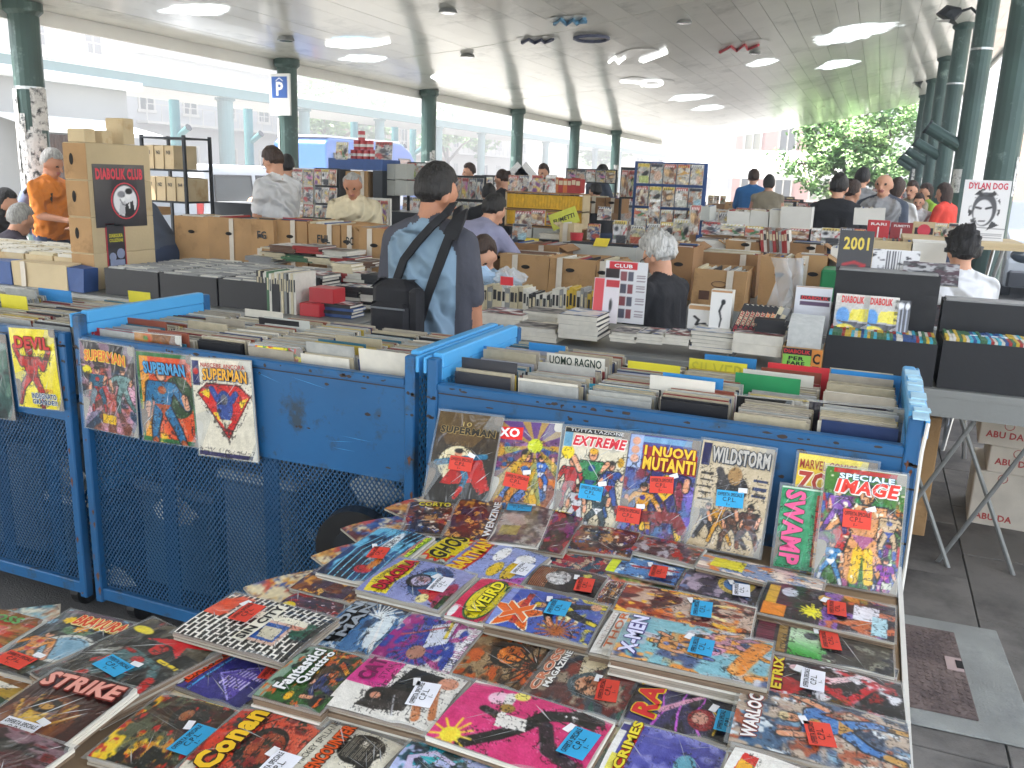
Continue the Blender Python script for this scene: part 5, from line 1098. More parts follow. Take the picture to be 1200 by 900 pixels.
FL = [
 ('comic lettered STRIKE in pink on brown with a golden winged figure', .85, [(50, 782), (145, 805), (62, 900), (-42, 872)], 'strike', [('STRIKE', 'e8a090', '7a2018', .06, .05, .95, .24)], [('w', .45, .76, .1)], 4),
 ('comic lettered BRAVURA in orange on a yellow band with a pale planet', .822, [(71, 713), (148, 730), (75, 805), (-16, 782)], 'bravura', [('BRAVURA', 'd84820', 'f0e0a0', .3, .07, .98, .23)], [('r', .35, .86, .0)], 2),
 ('grey comic with a big red X and a cloaked red and grey figure', .836, [(163, 719), (243, 758), (135, 846), (52, 795)], 'xlogo', [], [('b', .5, .62, .0)], 6),
 ('green and orange comic cut by the left edge beside the BRAVURA one', .815, [(-60, 705), (50, 726), (-5, 768), (-110, 745)], 'greenorange', [('ROSS', '5a9a50', None, .45, .12, .85, .3)], [], 1),
 ('yellow and green comic at the left edge under the BRAVURA one', .81, [(-55, 768), (33, 800), (-10, 848), (-105, 812)], 'yellowgreen', [], [], 2),
 ('dark red bagged comic in the bottom left corner over STRIKE', .866, [(-30, 842), (76, 874), (30, 930), (-90, 890)], 'darkred', [], [], 3),
 ('purple comic with orange BATMAN lettering and a round emblem', .818, [(195, 803), (262, 758), (342, 790), (281, 830)], 'batpurple', [('BATMAN', 'f0501c', '5a2010', .14, .05, .98, .19)], [('r', .86, .86, .3)], 2),
 ('comic with orange fire over a dark scene next to CONAN', .822, [(107, 884), (194, 809), (290, 838), (205, 918)], 'fire', [], [('b', .45, .78, .0)], 3),
 ('red comic lettered CONAN in yellow with a long haired fighter', .832, [(212, 900), (291, 823), (377, 858), (303, 934)], 'conan', [('Conan', 'f0c020', '3a1408', .06, .08, .96, .36, S_(b=.05))], [('w', .3, .93, .0)], 2),
 ('green comic lettered Fantastici Quattro in white on a tall pile', .855, [(298, 810), (371, 753), (430, 776), (373, 842)], 'fant4', [('Fantastici', 'f0f0f0', '1a3a1c', .16, .15, .92, .34), ('Quattro', 'f0f0f0', '1a3a1c', .3, .35, .92, .51)], [], 7),
 ('black and white brick wall comic lettered SIN CITY, topmost of its pile', .856, [(205, 738), (276, 696), (398, 723), (331, 781)], 'brick', [('SIN CITY', '20201e', None, .16, .47, .9, .55, S_(plate='ebe6d4'))], [('r', .62, .33, .1)], 3),
 ('cream book by MICKEY SPILLANE with red lettering and a black picture', .832, [(335, 900), (389, 846), (476, 873), (428, 930)], 'mickey', [('MICKEY SPILLANE', '2a2824', None, .08, .06, .98, .14, S_(b=.0)), ('ENCOUNTER', 'd8541c', '5a2a18', .05, .2, .98, .36)], [], 3),
 ('blue comic lettered IRON MAN in black blocks', .822, [(368, 751), (422, 699), (481, 720), (430, 774)], 'iron', [('IRON', '9aa4ae', '101216', .1, .06, .9, .23), ('MAN', '9aa4ae', '101216', .2, .25, .95, .41)], [], 2),
 ('purple and red comic with a yellow spot behind the SIN CITY one', .812, [(325, 708), (354, 694), (427, 712), (397, 737)], 'purplered', [], [], 1),
 ('tan and violet painted comic under the water one', .818, [(339, 692), (392, 653), (475, 672), (420, 708)], 'wood', [], [], 2),
 ('blue comic of waves with a toothed mouth and pink and lime strip', .835, [(372, 674), (441, 618), (516, 629), (437, 684)], 'water', [('SPLENDOR', 'c8e030', '284a18', .05, .92, .95, .99)], [('r', .48, .52, .1)], 4),
 ('lilac comic lettered DRACULA in red on a yellow splash', .842, [(427, 687), (474, 647), (556, 678), (503, 720)], 'dracula', [('LA TOMBA DI', '2a2030', None, .2, .08, .7, .13, S_(b=.0)), ('DRACULA', 'c02030', '5a1018', .1, .14, .92, .29)], [('w', .5, .78, .0)], 6),
 ('comic lettered GHOST in black on a yellow burst', .824, [(493, 652), (535, 622), (602, 642), (560, 674)], 'ghost', [('GHOST', '1a1a14', 'e8d828', .05, .06, .98, .36, S_(sh=.2))], [], 2),
 ('pale blue comic lettered BARTMAN in yellow with a speech balloon', .829, [(523, 663), (566, 630), (641, 655), (601, 693)], 'bart', [('BARTMAN', 'f0c828', 'd03a20', .03, .03, .98, .23, S_(cv=-.006))], [('w', .42, .88, .0)], 3),
 ('pink comic lettered WEIRD in yellow inside a green ring', .838, [(523, 719), (567, 675), (622, 690), (580, 738)], 'weird', [('WEIRD', 'f0e028', '20301c', .12, .32, .9, .56, S_(sh=.15))], [], 4),
 ('blue comic with an orange star lettered X and a crouching blond figure', .85, [(570, 728), (609, 681), (709, 716), (687, 760)], 'xstar', [('X', 'e86a20', 'f4ecd0', .14, .1, .6, .34, S_(b=.05))], [('b', .62, .56, .0)], 5),
 ('white and orange book lettered THE MIGHTY THOR under the teal pile', .842, [(691, 763), (722, 711), (760, 722), (733, 777)], 'whiteT', [('THOR', 'd87848', None, .12, .28, .9, .5, S_(b=.02, plate='efece6')), ('THE MIGHTY', 'c8b8b0', None, .12, .1, .9, .2, S_(b=.0, plate='efece6'))], [], 4),
 ('comic with a grey stone face under the orange star one', .828, [(622, 679), (640, 658), (709, 679), (691, 708)], 'greyface', [], [('r', .35, .78, .2)], 3),
 ('narrow dark comic lettered DOCTOR between the grey face and the teal pile', .834, [(693, 709), (714, 681), (738, 684), (722, 714)], 'brown', [('DOCTOR', 'e8d8d0', None, .05, .05, .95, .14, S_(b=.0))], [], 3),
 ('large pale teal and orange bagged magazine topmost of the tall pile', .872, [(720, 760), (742, 713), (905, 759), (896, 816)], 'teal', [('X-MEN', 'd8d8f0', '4a4080', .06, .04, .92, .15)], [('b', .5, .55, .1)], 9),
 ('fiery orange bagged comic behind the teal one', .85, [(721, 711), (737, 681), (886, 714), (878, 752)], 'fiery', [], [('b', .5, .62, .1)], 5),
 ('bagged comic lettered CROSS MAGAZINE with an old man in brown', .825, [(611, 811), (653, 758), (755, 790), (724, 850)], 'books', [('CROSS', 'c87a58', 'e8d8c8', .1, .04, .98, .13), ('MAGAZINE', 'ecebe6', '4a3a38', .2, .15, .98, .22)], [('r', .42, .76, .2)], 2),
 ('dark violet comic lettered RAY in red with yellow outline', .824, [(735, 833), (756, 787), (868, 813), (852, 886)], 'ray', [('RAY', 'd83030', 'ecd030', .08, .05, .98, .28, S_(sh=.2))], [('b', .35, .93, .0)], 2),
 ('white bordered blue comic lettered CRIMES in yellow on red', .845, [(704, 902), (733, 838), (853, 884), (826, 950)], 'grimes', [('CRIMES', 'ecd838', '6a4a18', .1, .105, .98, .2)], [], 3),
 ('bright pink comic with a leaping figure in black and white', .862, [(501, 862), (558, 795), (722, 849), (673, 923)], 'pinkman', [], [('b', .5, .88, .0)], 3),
 ('white comic lettered CAT on pink with a figure in black leather', .856, [(384, 823), (435, 766), (551, 799), (499, 863)], 'cat', [('CAT', '6a1848', None, .52, .06, .95, .22, S_(b=.05)), ('STAR', '6a1848', None, .6, .25, .9, .31, S_(b=.0))], [('w', .5, .74, .0)], 7),
 ('comic with a purple robed man and white sunburst border', .826, [(433, 773), (484, 713), (569, 740), (522, 790)], 'purpleman', [], [], 2),
 ('brown comic with an orange bearded face and black spikes', .82, [(522, 787), (569, 738), (650, 762), (612, 813)], 'orangeface', [], [], 2),
 ('teal and violet bagged comic at the bottom edge under the pink one', .842, [(462, 898), (484, 863), (582, 898), (548, 945)], 'tealviolet', [], [], 3),
 ('white comic with slanted red and yellow lettering at the bottom edge', .866, [(845, 915), (858, 874), (960, 905), (935, 955)], 'whiteT', [], [], 2),
 ('blue grey bagged comic lettered WARLOCK at the bottom right', .852, [(851, 883), (870, 810), (1061, 838), (1066, 908)], 'warlock', [('WARLOCK', 'e8e4e0', '8a4a40', .08, .06, .95, .15)], [('r', .4, .5, .1)], 4),
 ('black and red swirling comic with yellow lettering ETERNITY', .836, [(898, 818), (905, 769), (1056, 800), (1061, 843)], 'swirl', [('ETRIX', 'e0c838', '6a1c20', .1, .02, .95, .1)], [('w', .5, .33, .0)], 3),
 ('dark comic with a green picture panel near the right edge of the table', .826, [(882, 758), (887, 720), (1048, 751), (1046, 794)], 'greenpanel', [], [('r', .55, .55, .1)], 2),
 ('black comic with a yellow spiky burst near the right edge of the table', .842, [(889, 716), (898, 688), (1049, 702), (1046, 755)], 'blackburst', [('CLAW', 'ece42c', None, .3, .38, .5, .41, S_(b=0.))], [('r', .5, .57, .1)], 5),
 ('pale bagged comic with a yellow patch lying against the standing row', .838, [(815, 665), (830, 644), (966, 685), (961, 697)], 'pale', [], [], 2),
 ('dusky violet comic with a white sticker under the pale bagged one', .82, [(795, 690), (810, 662), (898, 684), (886, 714)], 'dusk', [], [('w', .4, .75, .1)], 2),
 ('grey and red bagged comic below the yellow lettered standing one', .83, [(737, 646), (753, 629), (828, 641), (814, 661)], 'greyred', [], [], 2),
 ('brown painted comic lying below the EXTREME one', .827, [(665, 645), (682, 611), (750, 627), (738, 652)], 'brown', [], [], 3),
 ('maroon bagged comic with yellow letters INE', .83, [(641, 590), (684, 594), (665, 652), (620, 642)], 'maroon', [('INE', 'ecc828', '5a1828', .1, .14, .7, .22)], [], 2),
 ('greyish sleeved comic with a blue sticker left of the maroon one', .836, [(606, 590), (652, 592), (628, 643), (562, 632)], 'sleeved', [], [('b', .3, .2, .1)], 1),
 ('brown bagged comic lying at the left end below the dark standing one', .82, [(488, 593), (541, 588), (510, 630), (467, 620)], 'brown', [('CORTO', 'd8c828', '2a2410', .2, .03, .95, .17)], [], 2),
 ('dark brown bagged comic with white letters WENZIN along its edge', .826, [(545, 588), (607, 590), (554, 634), (512, 627)], 'wood', [('WENZINE', 'e8e8e8', None, .82, .05, .98, .95, S_(rot=1, b=.03))], [], 2),
 ('blue swooshing comic with lime strip and red sticker', .816, [(707, 669), (722, 651), (804, 664), (793, 687)], 'swoosh', [], [('r', .4, .7, .1)], 1),
 ('pink and red comic behind the grey face one', .812, [(642, 658), (672, 643), (726, 657), (702, 681)], 'charpink', [], [], 1),
]
for lb, z, qd, kind, tt, st, n in FL: comic(lb, FZ(z, *qd), ART(kind), tt, st, n=n)

# --- comics standing in a row against the cart
def hero_cover(bgc, pal, hs_, seed, bg=None, nu=84, nv=126):
    a = A(nu, nv, seed); a.grad(*bgc)
    if bg: bg(a)
    if pal: a.blobs(pal, 4, .58, (a.v > .35) * 1.)
    for h in hs_: a.hero(*h[:3], **h[3])
    return a
sup = hero_cover(('5c4a30', '2a2824'), None, [], 1)
sup.poly([(.0, .2), (.9, .2), (.62, .55), (.2, .55)], '7a6238', .7); sup.rect(0, 0, 1, .22, '6a5838'); sup.ell(.42, .85, .3, .3, 'ddd2b0'); sup.poly([(.4, .82), (.8, .72), (1.0, 1.2), (.85, 1.3), (.7, 1.12), (.35, 1.2), (.2, 1.2)], 'b82c28'); sup.line([(.1, .86), (.35, .8), (.55, .78)], .05, '2a7a9a'); sup.line([(.5, .75), (.85, .68)], .045, '2a7a9a'); sup.line([(.5, .85), (.6, 1.05), (.55, 1.3)], .055, '2a7a9a', .04); sup.line([(.55, 1.25), (.48, 1.4)], .045, 'c0342a', .03); sup.ell(.42, .68, .06, .07, 'd8a080'); sup.ell(.42, .63, .07, .04, '1a1410')
def tl(*p, off=0.): return [ontilt(x, y, off) for x, y in p]
comic('brown standing comic lettered SUPERMAN with a flying figure before a pale moon', tl((509, 479), (580, 491), (579, 595), (503, 588), off=.012), sup, [('10', 'b8a060', None, .42, .1, .56, .15, S_(b=0)), ('SUPERMAN', '1e1a14', 'a08850', .08, .16, .95, .24)], [('r', .5, .56, .0)], n=4, standing=True)
a = hero_cover(('6a4a8a', '9a6a4a'), ['c87a30', '8a4a80', '3a6a9a'], [(.5, 1.0, .9, S_(suit='c88a3c', trim='3a6aa0', cape='5a7ab0', seed=4)), (.75, .85, .5, S_(suit='4a7ac0', trim='c8c8d0', seed=5))], 50); a.rays(.62, .4, 9, 'd8c040', .6, .1); a.ell(.62, .4, .12, .12, 'c8d030'); a.rect(0, .1, .4, .32, 'e02a28')
comic('standing comic lettered XO on red with orange and violet fighters', tl((580, 492), (655, 497), (651, 602), (578, 596)), a, [('XO', 'f4f4f4', None, .03, .085, .36, .19)], [('r', .4, .68, .0)], n=2, standing=True)
a = hero_cover(('d8d2c0', 'cfc4a8'), None, [(.2, .8, .62, S_(suit='b83038', trim='902028', seed=11)), (.8, .8, .62, S_(suit='3a5a9a', trim='a82a30', seed=12)), (.5, .75, .8, S_(suit='3a8a5a', trim='2a5a90', hair='e0b040', seed=13)), (.35, 1.15, .55, S_(suit='c8c8cc', trim='b02830', seed=14)), (.68, 1.15, .55, S_(suit='4a5a60', trim='d8d8d8', seed=15))], 51); a.rect(0, 0, 1, .08, '2a2a30'); a.ell(.1, .38, .1, .1, 'e8d028'); a.rect(0, .08, .14, .3, '78a8c0'); a.ell(.93, .45, .05, .07, 'c8a038')
comic('standing comic lettered EXTREME in red with a group of costumed fighters', tl((656, 499), (733, 507), (727, 630), (651, 618)), a, [('TUTTA L\'AZIONE', 'd8d8d8', None, .1, .015, .92, .045, S_(b=0)), ('EXTREME', 'd02838', 'f0e8e0', .16, .08, .95, .18, S_(sh=.2))], [('b', .55, .62, .0)], n=2, standing=True)
a = hero_cover(('5a5a98', '5a80a8'), ['3a3270', '7a6ab8', '8a3a50'], [(.6, .8, .9, S_(suit='3a3278', trim='e8c030', seed=16)), (.3, 1.05, .6, S_(suit='d8a030', trim='4a3a90', seed=17))], 52); a.rect(0, 0, .2, .5, 'a8b8d8'); [a.ell(.1, .1 + .13 * i, .06, .06, 'd8a890') for i in range(3)]; a.line([(.2, 1.2), (.8, 1.15), (.9, 1.3)], .08, '8a3038'); a.ell(.8, .45, .12, .06, 'e8c838'); a.poly([(.2, .15), (1, .22), (1, .52), (.25, .5)], 'b83028'); a.rect(.2, .02, 1, .1, '80a8c8')
comic('violet standing comic lettered I NUOVI MUTANTI in yellow', tl((733, 507), (817, 517), (809, 640), (728, 627)), a, [('I NUOVI', 'ecc030', '7a1c18', .24, .1, .96, .2), ('MUTANTI', 'ecc030', '7a1c18', .24, .21, .98, .34)], [('r', .55, .47, .0), ('r', .15, .8, .0)], n=2, standing=True)
a = hero_cover(('c8bca4', 'c4b294'), None, [(.22, 1.12, .42, S_(suit='4a4a50', trim='8a8a90', seed=18)), (.4, 1.1, .45, S_(suit='c8983c', trim='c8983c', seed=19)), (.58, 1.12, .5, S_(suit='6a4a38', trim='4a3a30', seed=20)), (.8, 1.1, .5, S_(suit='5a3a30', trim='8a5a40', seed=23))], 53); a.ell(.5, .62, .22, .2, '3a3638'); a.ell(.52, .45, .1, .13, 'a88a60'); a.line([(.35, .5), (.3, .4), (.42, .62)], .05, '4a4648'); a.rect(.02, .03, .14, .36, '2a3060'); a.hatch(.04, .42, .22, .9, '4a4238', 11, 1, .3); a.hatch(.78, .45, .97, .7, '3a4a70', 9, 1, .4)
comic('tan standing comic lettered WILDSTORM in outlined letters', tl((820, 515), (905, 526), (893, 656), (808, 638)), a, [('WILDSTORM', 'b8b4ac', '3a4048', .16, .05, .96, .2)], [('b', .5, .52, .0)], n=2, standing=True)
a = A(seed=54).grad('e8d048', 'd8b040'); a.rect(.0, .0, 1, .16, 'e8d870'); a.blobs(['c83830', '4a70a0'], 4, .6, (a.v > .55) * 1.)
comic('yellow standing comic lettered MARVEL ZO half hidden behind the IMAGE one', tl((933, 530), (1027, 543), (1014, 688), (921, 670), off=-.004), a, [('MARVEL COMICS', '9c3828', None, .03, .05, .75, .13, S_(b=.01)), ('ZOMBI', 'a83828', 'f0e4c0', .02, .15, .85, .32)], [], n=2, standing=True)
a = A(seed=55).fill('3c9a70'); a.rect(.05, .06, .55, 1.45, '46a87c'); a.rect(.6, .1, 1, 1.42, 'a8583c'); a.ell(.8, .5, .2, .35, 'c8322c'); a.ell(.8, .6, .12, .22, '3a6a80'); a.rect(.62, .95, 1, 1.42, 'c89a58'); a.rect(.0, .0, 1, .03, 'd0e0d0')
comic('green standing comic with pink letters SWAMP running down its side', tl((917, 568), (990, 578), (975, 675), (905, 663), off=.014), a, [('SWAMP', 'e85a90', '20603c', .08, .05, .42, .95, S_(rot=-1))], [], n=1, standing=True)
a = hero_cover(('5a8a40', '4a7a3c'), ['7a3a80', '2a8a50', 'c87830', '3a5aa0', 'c03030'], [(.55, .85, 1.15, S_(suit='d8a070', trim='b8789a', skin='d8a070', hair='2a1c30', seed=25)), (.2, .55, .5, S_(suit='8a5aa8', trim='5a3a80', seed=26)), (.85, .75, .5, S_(suit='c8b090', trim='4a60a0', seed=27)), (.18, 1.2, .45, S_(suit='4a8ab8', trim='e0e0e0', seed=28)), (.85, 1.3, .4, S_(suit='8a3aa0', trim='b8508a', seed=29))], 56); a.line([(.5, 1.05), (.47, 1.4)], .06, 'e8c020'); a.line([(.62, 1.05), (.66, 1.4)], .06, 'e8c020'); a.rect(.1, 0, 1, .07, 'b83a30'); a.blobs(['f0e8d0'], 11, .74); a.rect(.82, 1.38, .95, 1.46, 'd8d8c8')
comic('bagged standing comic lettered SPECIALE IMAGE crowded with bright figures', tl((968, 545), (1066, 558), (1047, 697), (953, 681), off=.045), a, [('SPECIALE', 'd8ecf0', '204a60', .18, .05, .86, .1), ('IMAGE', 'e03828', 'f0e8e0', .14, .1, .9, .22, S_(sh=.2))], [('r', .45, .43, .0)], n=2, standing=True)

# --- comics hung on the cart fronts
def hp_(*p, y=CY - .03): return [ony(px, py, y) for px, py in p]
a = A(seed=60).fill('e8d838'); a.hero(.4, .85, .95, suit='c03028', trim='901c1c', skin='c03028', hair='901c1c', seed=31)
comic('yellow comic lettered DEVIL hung on the leftmost cart', hp_((14, 383), (65, 388), (71, 480), (19, 476)), a, [('DEVIL', 'c82c24', '5a1410', .12, .1, .9, .25), ('UOMO ROSSO', '2a2418', None, .3, .3, .9, .38, S_(b=0)), ('TROPPO', 'c03028', None, .5, .74, .85, .79, S_(b=0)), ('INDEGNATO', '2a4a70', 'e8e8e0', .36, .8, .92, .87), ('GRANDE!!', '2a4a70', 'e8e8e0', .36, .88, .92, .94)], [], n=1, standing=True)
a = A(seed=61).grad('3a3c44', '8a5a4a'); a.blobs(['c06a58', 'd8a8b8', '2a4a60'], 4, .55, (a.v > .4) * 1.); a.rays(.6, .9, 12, 'e0b0c8', .5, .05); a.hero(.3, .75, .6, suit='2f6a80', trim='b03030', cape='b03030', seed=33); a.hero(.78, .7, .6, suit='7a9a98', trim='5a7a78', seed=34); a.ell(.12, .48, .09, .07, 'e8d830'); a.rect(.38, 1.2, .62, 1.35, 'e0b828')
comic('dark grey comic lettered SUPERMAN in orange, left of three on the middle cart', hp_((94, 398), (158, 408), (160, 513), (99, 500)), a, [('SUPERMAN', 'e07838', 'ecd040', .1, .1, .85, .22, S_(cv=.006))], [], n=1, standing=True)
a = A(seed=62).fill('3a7a48'); a.rect(.05, .06, .97, 1.42, 'd86438'); a.rect(.05, .06, .2, 1.42, 'e0a040'); a.ell(.72, .7, .28, .35, '3a5a38'); a.blobs(['e8c040'], 5, .62, (a.u < .5) * (a.v > .8) * 1.); a.hero(.42, .85, 1.1, suit='2a7aa0', trim='b06030', hair='b89848', seed=35)
comic('green bordered orange comic with blue lettering, middle of three on the middle cart', hp_((161, 411), (228, 418), (230, 524), (167, 515), y=CY - .034), a, [('SUPERMAN', '4898c8', '1a2a40', .14, .1, .88, .23, S_(sh=-.1))], [], n=1, standing=True)
a = A(seed=63).fill('ddd6c4'); a.poly([(.06, .52), (.24, .36), (.8, .36), (.98, .52), (.56, 1.22)], '7a1418'); a.poly([(.09, .53), (.26, .39), (.78, .39), (.95, .53), (.56, 1.17)], 'd0342c'); a.poly([(.12, .52), (.3, .42), (.26, .6)], 'e8c838'); a.poly([(.78, .6), (.93, .54), (.8, .74)], 'e8c838'); a.poly([(.3, .8), (.42, .95), (.4, .8)], 'e8c838'); a.ell(.52, .7, .14, .24, '3a5a9a'); a.line([(.4, .6), (.32, .45)], .05, '3a5a9a'); a.line([(.65, .6), (.72, .5)], .05, '3a5a9a'); a.ell(.52, .6, .06, .08, '7a7a80'); a.poly([(.4, .9), (.64, .9), (.52, 1.05)], 'd8d0b8'); a.rect(.0, .03, .13, .42, '2a3c70'); a.ell(.07, .2, .05, .05, 'c83030'); a.rect(0, 1.42, 1, 1.49, '44406a')
comic('cream comic lettered SUPERMAN with a red and yellow diamond, right of three', hp_((226, 418), (295, 425), (300, 541), (231, 533), y=CY - .038), a, [('NASCERE ANCORA', 'b83028', None, .18, .04, .92, .085, S_(b=.01)), ('SUPERMAN', 'e8a828', '1e2c50', .2, .1, .94, .22, S_(cv=.005))], [], n=2, standing=True)
a = A(seed=64).grad('4a7a6a', '3a5a58'); a.blobs(['6a8a7a', '2a4040'], 4, .55)
comic('dark green bagged comic cut by the left edge on the leftmost cart', hp_((-45, 388), (11, 394), (12, 491), (-42, 483)), a, [], [], n=1, standing=True)

# --- comics filed upright in the three carts
mesh_cache = {}
mat('bagtop', 'aaaaa4', .3, var=.12, scale=40, coat=.6); mat('bagtop_warm', 'b3a88e', .35, var=.12, scale=40, coat=.4)
TOPS = ['bagtop'] * 9 + ['bagtop_warm'] * 9 + ['page_white'] * 2 + ['page_grey'] * 6 + [flat(c, .4) for c in ('7a2a28', '2a3a60', 'b8a040', '3a3a3e', '8a4a38', '2f6a80', 'a8a8b0', '1e1e22')]
def filed(mat_, th, h, w=.178):
    k = (mat_.name if not isinstance(mat_, str) else mat_, round(th, 4), round(h, 2))
    if k not in mesh_cache:
        mesh_cache[k] = MB().box(-w / 2, w / 2, -th / 2, th / 2, -h, 0).mesh('comic', [mat_])
    return mesh_cache[k]
packed = MB(); pm_names = []
def pmi(m):
    n = m if isinstance(m, str) else m.name
    if n not in pm_names: pm_names.append(n)
    return pm_names.index(n)
for ci, (x0, x1, nm) in enumerate([(-3.6, XL0 - .08, 'leftmost cart'), (XL0 + .04, XL1 - .04, 'middle cart'), (XR0 + .04, XR1 - .04, 'right cart')]):
    nc_ = int((x1 - x0) / .198); stp = (x1 - x0) / nc_
    for c in range(nc_):
        q = random.Random(ci * 31 + c); y = CY + .04 + q.uniform(0, .03); xc = x0 + stp * (c + .5); yend = CY + .57; k = 0; lean = q.uniform(.08, .28)
        base = q.uniform(1.105, 1.13)
        while y < yend:
            th = q.uniform(.003, .006); m = q.choice(TOPS); zt = base + q.uniform(-.007, .007) + (.03 if q.random() < .02 else 0); dx = q.uniform(-.006, .006)
            if k < 4 or k % 14 == 0:
                o = link('comic', filed(m, .0045, .25)); o.location = (xc + dx, y, zt); o.rotation_euler = (-lean if 0 else lean * .6, 0, q.uniform(-.02, .02))
                tag(o, 'bagged comic filed upright in the %s bin from the left of the %s' % (['first', 'second', 'third', 'fourth', 'fifth', 'sixth', 'seventh'][c], nm), 'comic', 'comics in the %s bin of the %s' % (['first', 'second', 'third', 'fourth', 'fifth', 'sixth', 'seventh'][c], nm))
            else:
                L2 = lean * .6; cs, sn = math.cos(L2), math.sin(L2)
                packed.obox((xc + dx, y + sn * .125, zt - .125 * cs), (.089, 0, 0), (0, th / 2 * cs, th / 2 * sn), (0, -sn * .125, cs * .125), pmi(m))
            y += th + .0028; k += 1
stuff(packed.build('packed_comics', [MATS[n] for n in pm_names]))
mat('card_blue', '2f86c4', .5); mat('card_yellow', 'd8cc30', .5); mat('card_green', '1c8a50', .5); mat('card_red', 'cc2c34', .5); mat('card_white', 'd8d4c8', .6); mat('card_cyan', '2c96b4', .5)
def card(px0, py0, px1, py1, m, label, txt=None, tcol='1c2a24', z=1.165, cat='divider', name='divider_card', h=.26, tb=.02, art=None, ty=(.12, .85)):
    y = onz((px0 + px1) / 2, py0, z).y; a = ony(px0, py0, y); b = ony(px1, py1, y); w = abs(b.x - a.x)
    o = thing(name, label, cat, ((a.x + b.x) / 2, y, (a.z + ony(px1, py0 + (py1 - py0) * 0 + (px1 - px0) * .06, y).z) / 2 ))
    MB().box(-w / 2, w / 2, -.0012, .0012, -h, 0).build('card', m, o)
    hh = abs(ony(px0, py0, y).z - ony(px0, py1, y).z)
    if txt:
        q = MB(); put_text(q, txt, -w * .45, w * .45, -hh * ty[1], -hh * ty[0], bold=tb, fn=lambda x, y_: (x, -.0022, y_)); q.build('lettering', flat(tcol), o)
    o.rotation_euler = (.06, 0, 0); return o
card(552, 405, 604, 433, 'card_blue', 'blue divider card with faint lettering at the left end of the right cart', 'THOR', '2a5f96', tb=.0)
card(641, 415, 708, 437, 'card_white', 'white divider card lettered UOMO RAGNO in the right cart', 'UOMO RAGNO', '1c3426', ty=(.1, .55))
card(808, 421, 874, 446, 'card_yellow', 'yellow divider card lettered SILVER in the right cart', 'SILVER', 'b0a82c', tb=.0)
card(862, 438, 936, 468, 'card_green', 'green divider card in the right cart')
card(900, 426, 970, 452, 'card_red', 'red divider card in the right cart behind the green one')
card(974, 434, 1054, 459, 'card_blue', 'blue divider card at the right end of the right cart')
card(762, 441, 836, 474, 'card_white', 'large cream divider card in the middle of the right cart')
card(777, 438, 846, 466, 'card_blue', 'blue divider card just behind the cream one in the right cart')
card(620, 402, 662, 414, 'card_blue', 'blue divider card far back in the right cart')
card(736, 424, 797, 434, 'card_yellow', 'yellow divider card behind the cream one in the right cart', z=1.15)
card(826, 416, 886, 430, 'card_blue', 'blue divider card peeping out behind the yellow SILVER one', z=1.16)
card(871, 434, 953, 452, 'card_white', 'cream divider card between the green and red ones', z=1.155)
card(310, 372, 363, 394, 'grey_card', 'grey divider card standing up in the middle cart')
card(0, 345, 32, 362, 'card_yellow', 'yellow divider card in the leftmost cart')
card(45, 338, 84, 353, 'card_blue', 'blue divider card in the leftmost cart')
card(150, 341, 176, 350, 'card_yellow', 'small yellow divider card behind the end rail of the middle cart', z=1.17)
card(107, 385, 158, 396, 'plastic_red', 'red topped magazine at the front left of the middle cart', None, z=1.125, cat='magazine', name='magazine')
card(608, 437, 684, 456, flat('26262a'), 'black magazine standing at the front of the right cart', None, z=1.13, cat='magazine', name='magazine')
card(684, 451, 762, 470, 'card_cyan', 'cyan magazine lettered on its top edge in the right cart', 'NEW COMICS BLUE SERIES THEMES', 'd8e8ec', z=1.125, cat='magazine', name='magazine', ty=(.2, .6), tb=0)
card(532, 428, 601, 445, 'card_white', 'cream magazine lettered IL RITORNO DEL FUTURO in the right cart', 'IL RITORNO DEL FUTURO', '6a6458', z=1.13, cat='magazine', name='magazine', ty=(.3, .75), tb=0)
def facecard(px0, py0, px1, py1, label, art, z, titles=()):
    y = onz((px0 + px1) / 2, py0, z).y; P = [ony(px0, py0, y), ony(px1, py0 + (px1 - px0) * .1, y)]; w = (P[1] - P[0]).length; dn_ = Vector((0, -.02, -1)).normalized() * w * 1.5
    comic(label, [P[0], P[1], P[1] + dn_, P[0] + dn_], art, titles, standing=True)
facecard(158, 389, 212, 410, 'green tinted comic at the front of the middle cart', ART('greenorange'), 1.14)
facecard(300, 404, 354, 424, 'yellow and red comic at the front of the middle cart', rndart(90, ['e0d020', 'c83028', '4a8a40'], 'e8dc30'), 1.14)
facecard(354, 411, 400, 430, 'black comic with white lettering at the front of the middle cart', A(seed=91).fill('1e1c1e'), 1.13, [('LANDERS', 'd8d8d8', None, .05, .02, .95, .1)])
facecard(443, 410, 496, 432, 'black comic with a red picture at the right end of the middle cart', rndart(92, ['201c1c', 'b03030', 'd0c0a0'], '201c1c'), 1.14)
a = A(seed=93).fill('3a3440'); a.rect(.12, .1, .92, .9, 'c03a80'); a.blobs(['e070a8', '7a2a50', 'e0c0b0'], 6, .52, (a.v > .1) * (a.v < .9) * (a.u > .12) * (a.u < .92) * 1.)
facecard(950, 470, 1062, 500, 'bagged comic with a magenta picture at the right end of the right cart', a, 1.15)
facecard(852, 462, 940, 486, 'black bagged comic below the green divider in the right cart', A(seed=94).fill('1a1a1c').line([(.1, .6), (.9, .1)], .02, '5a4a48'), 1.13)
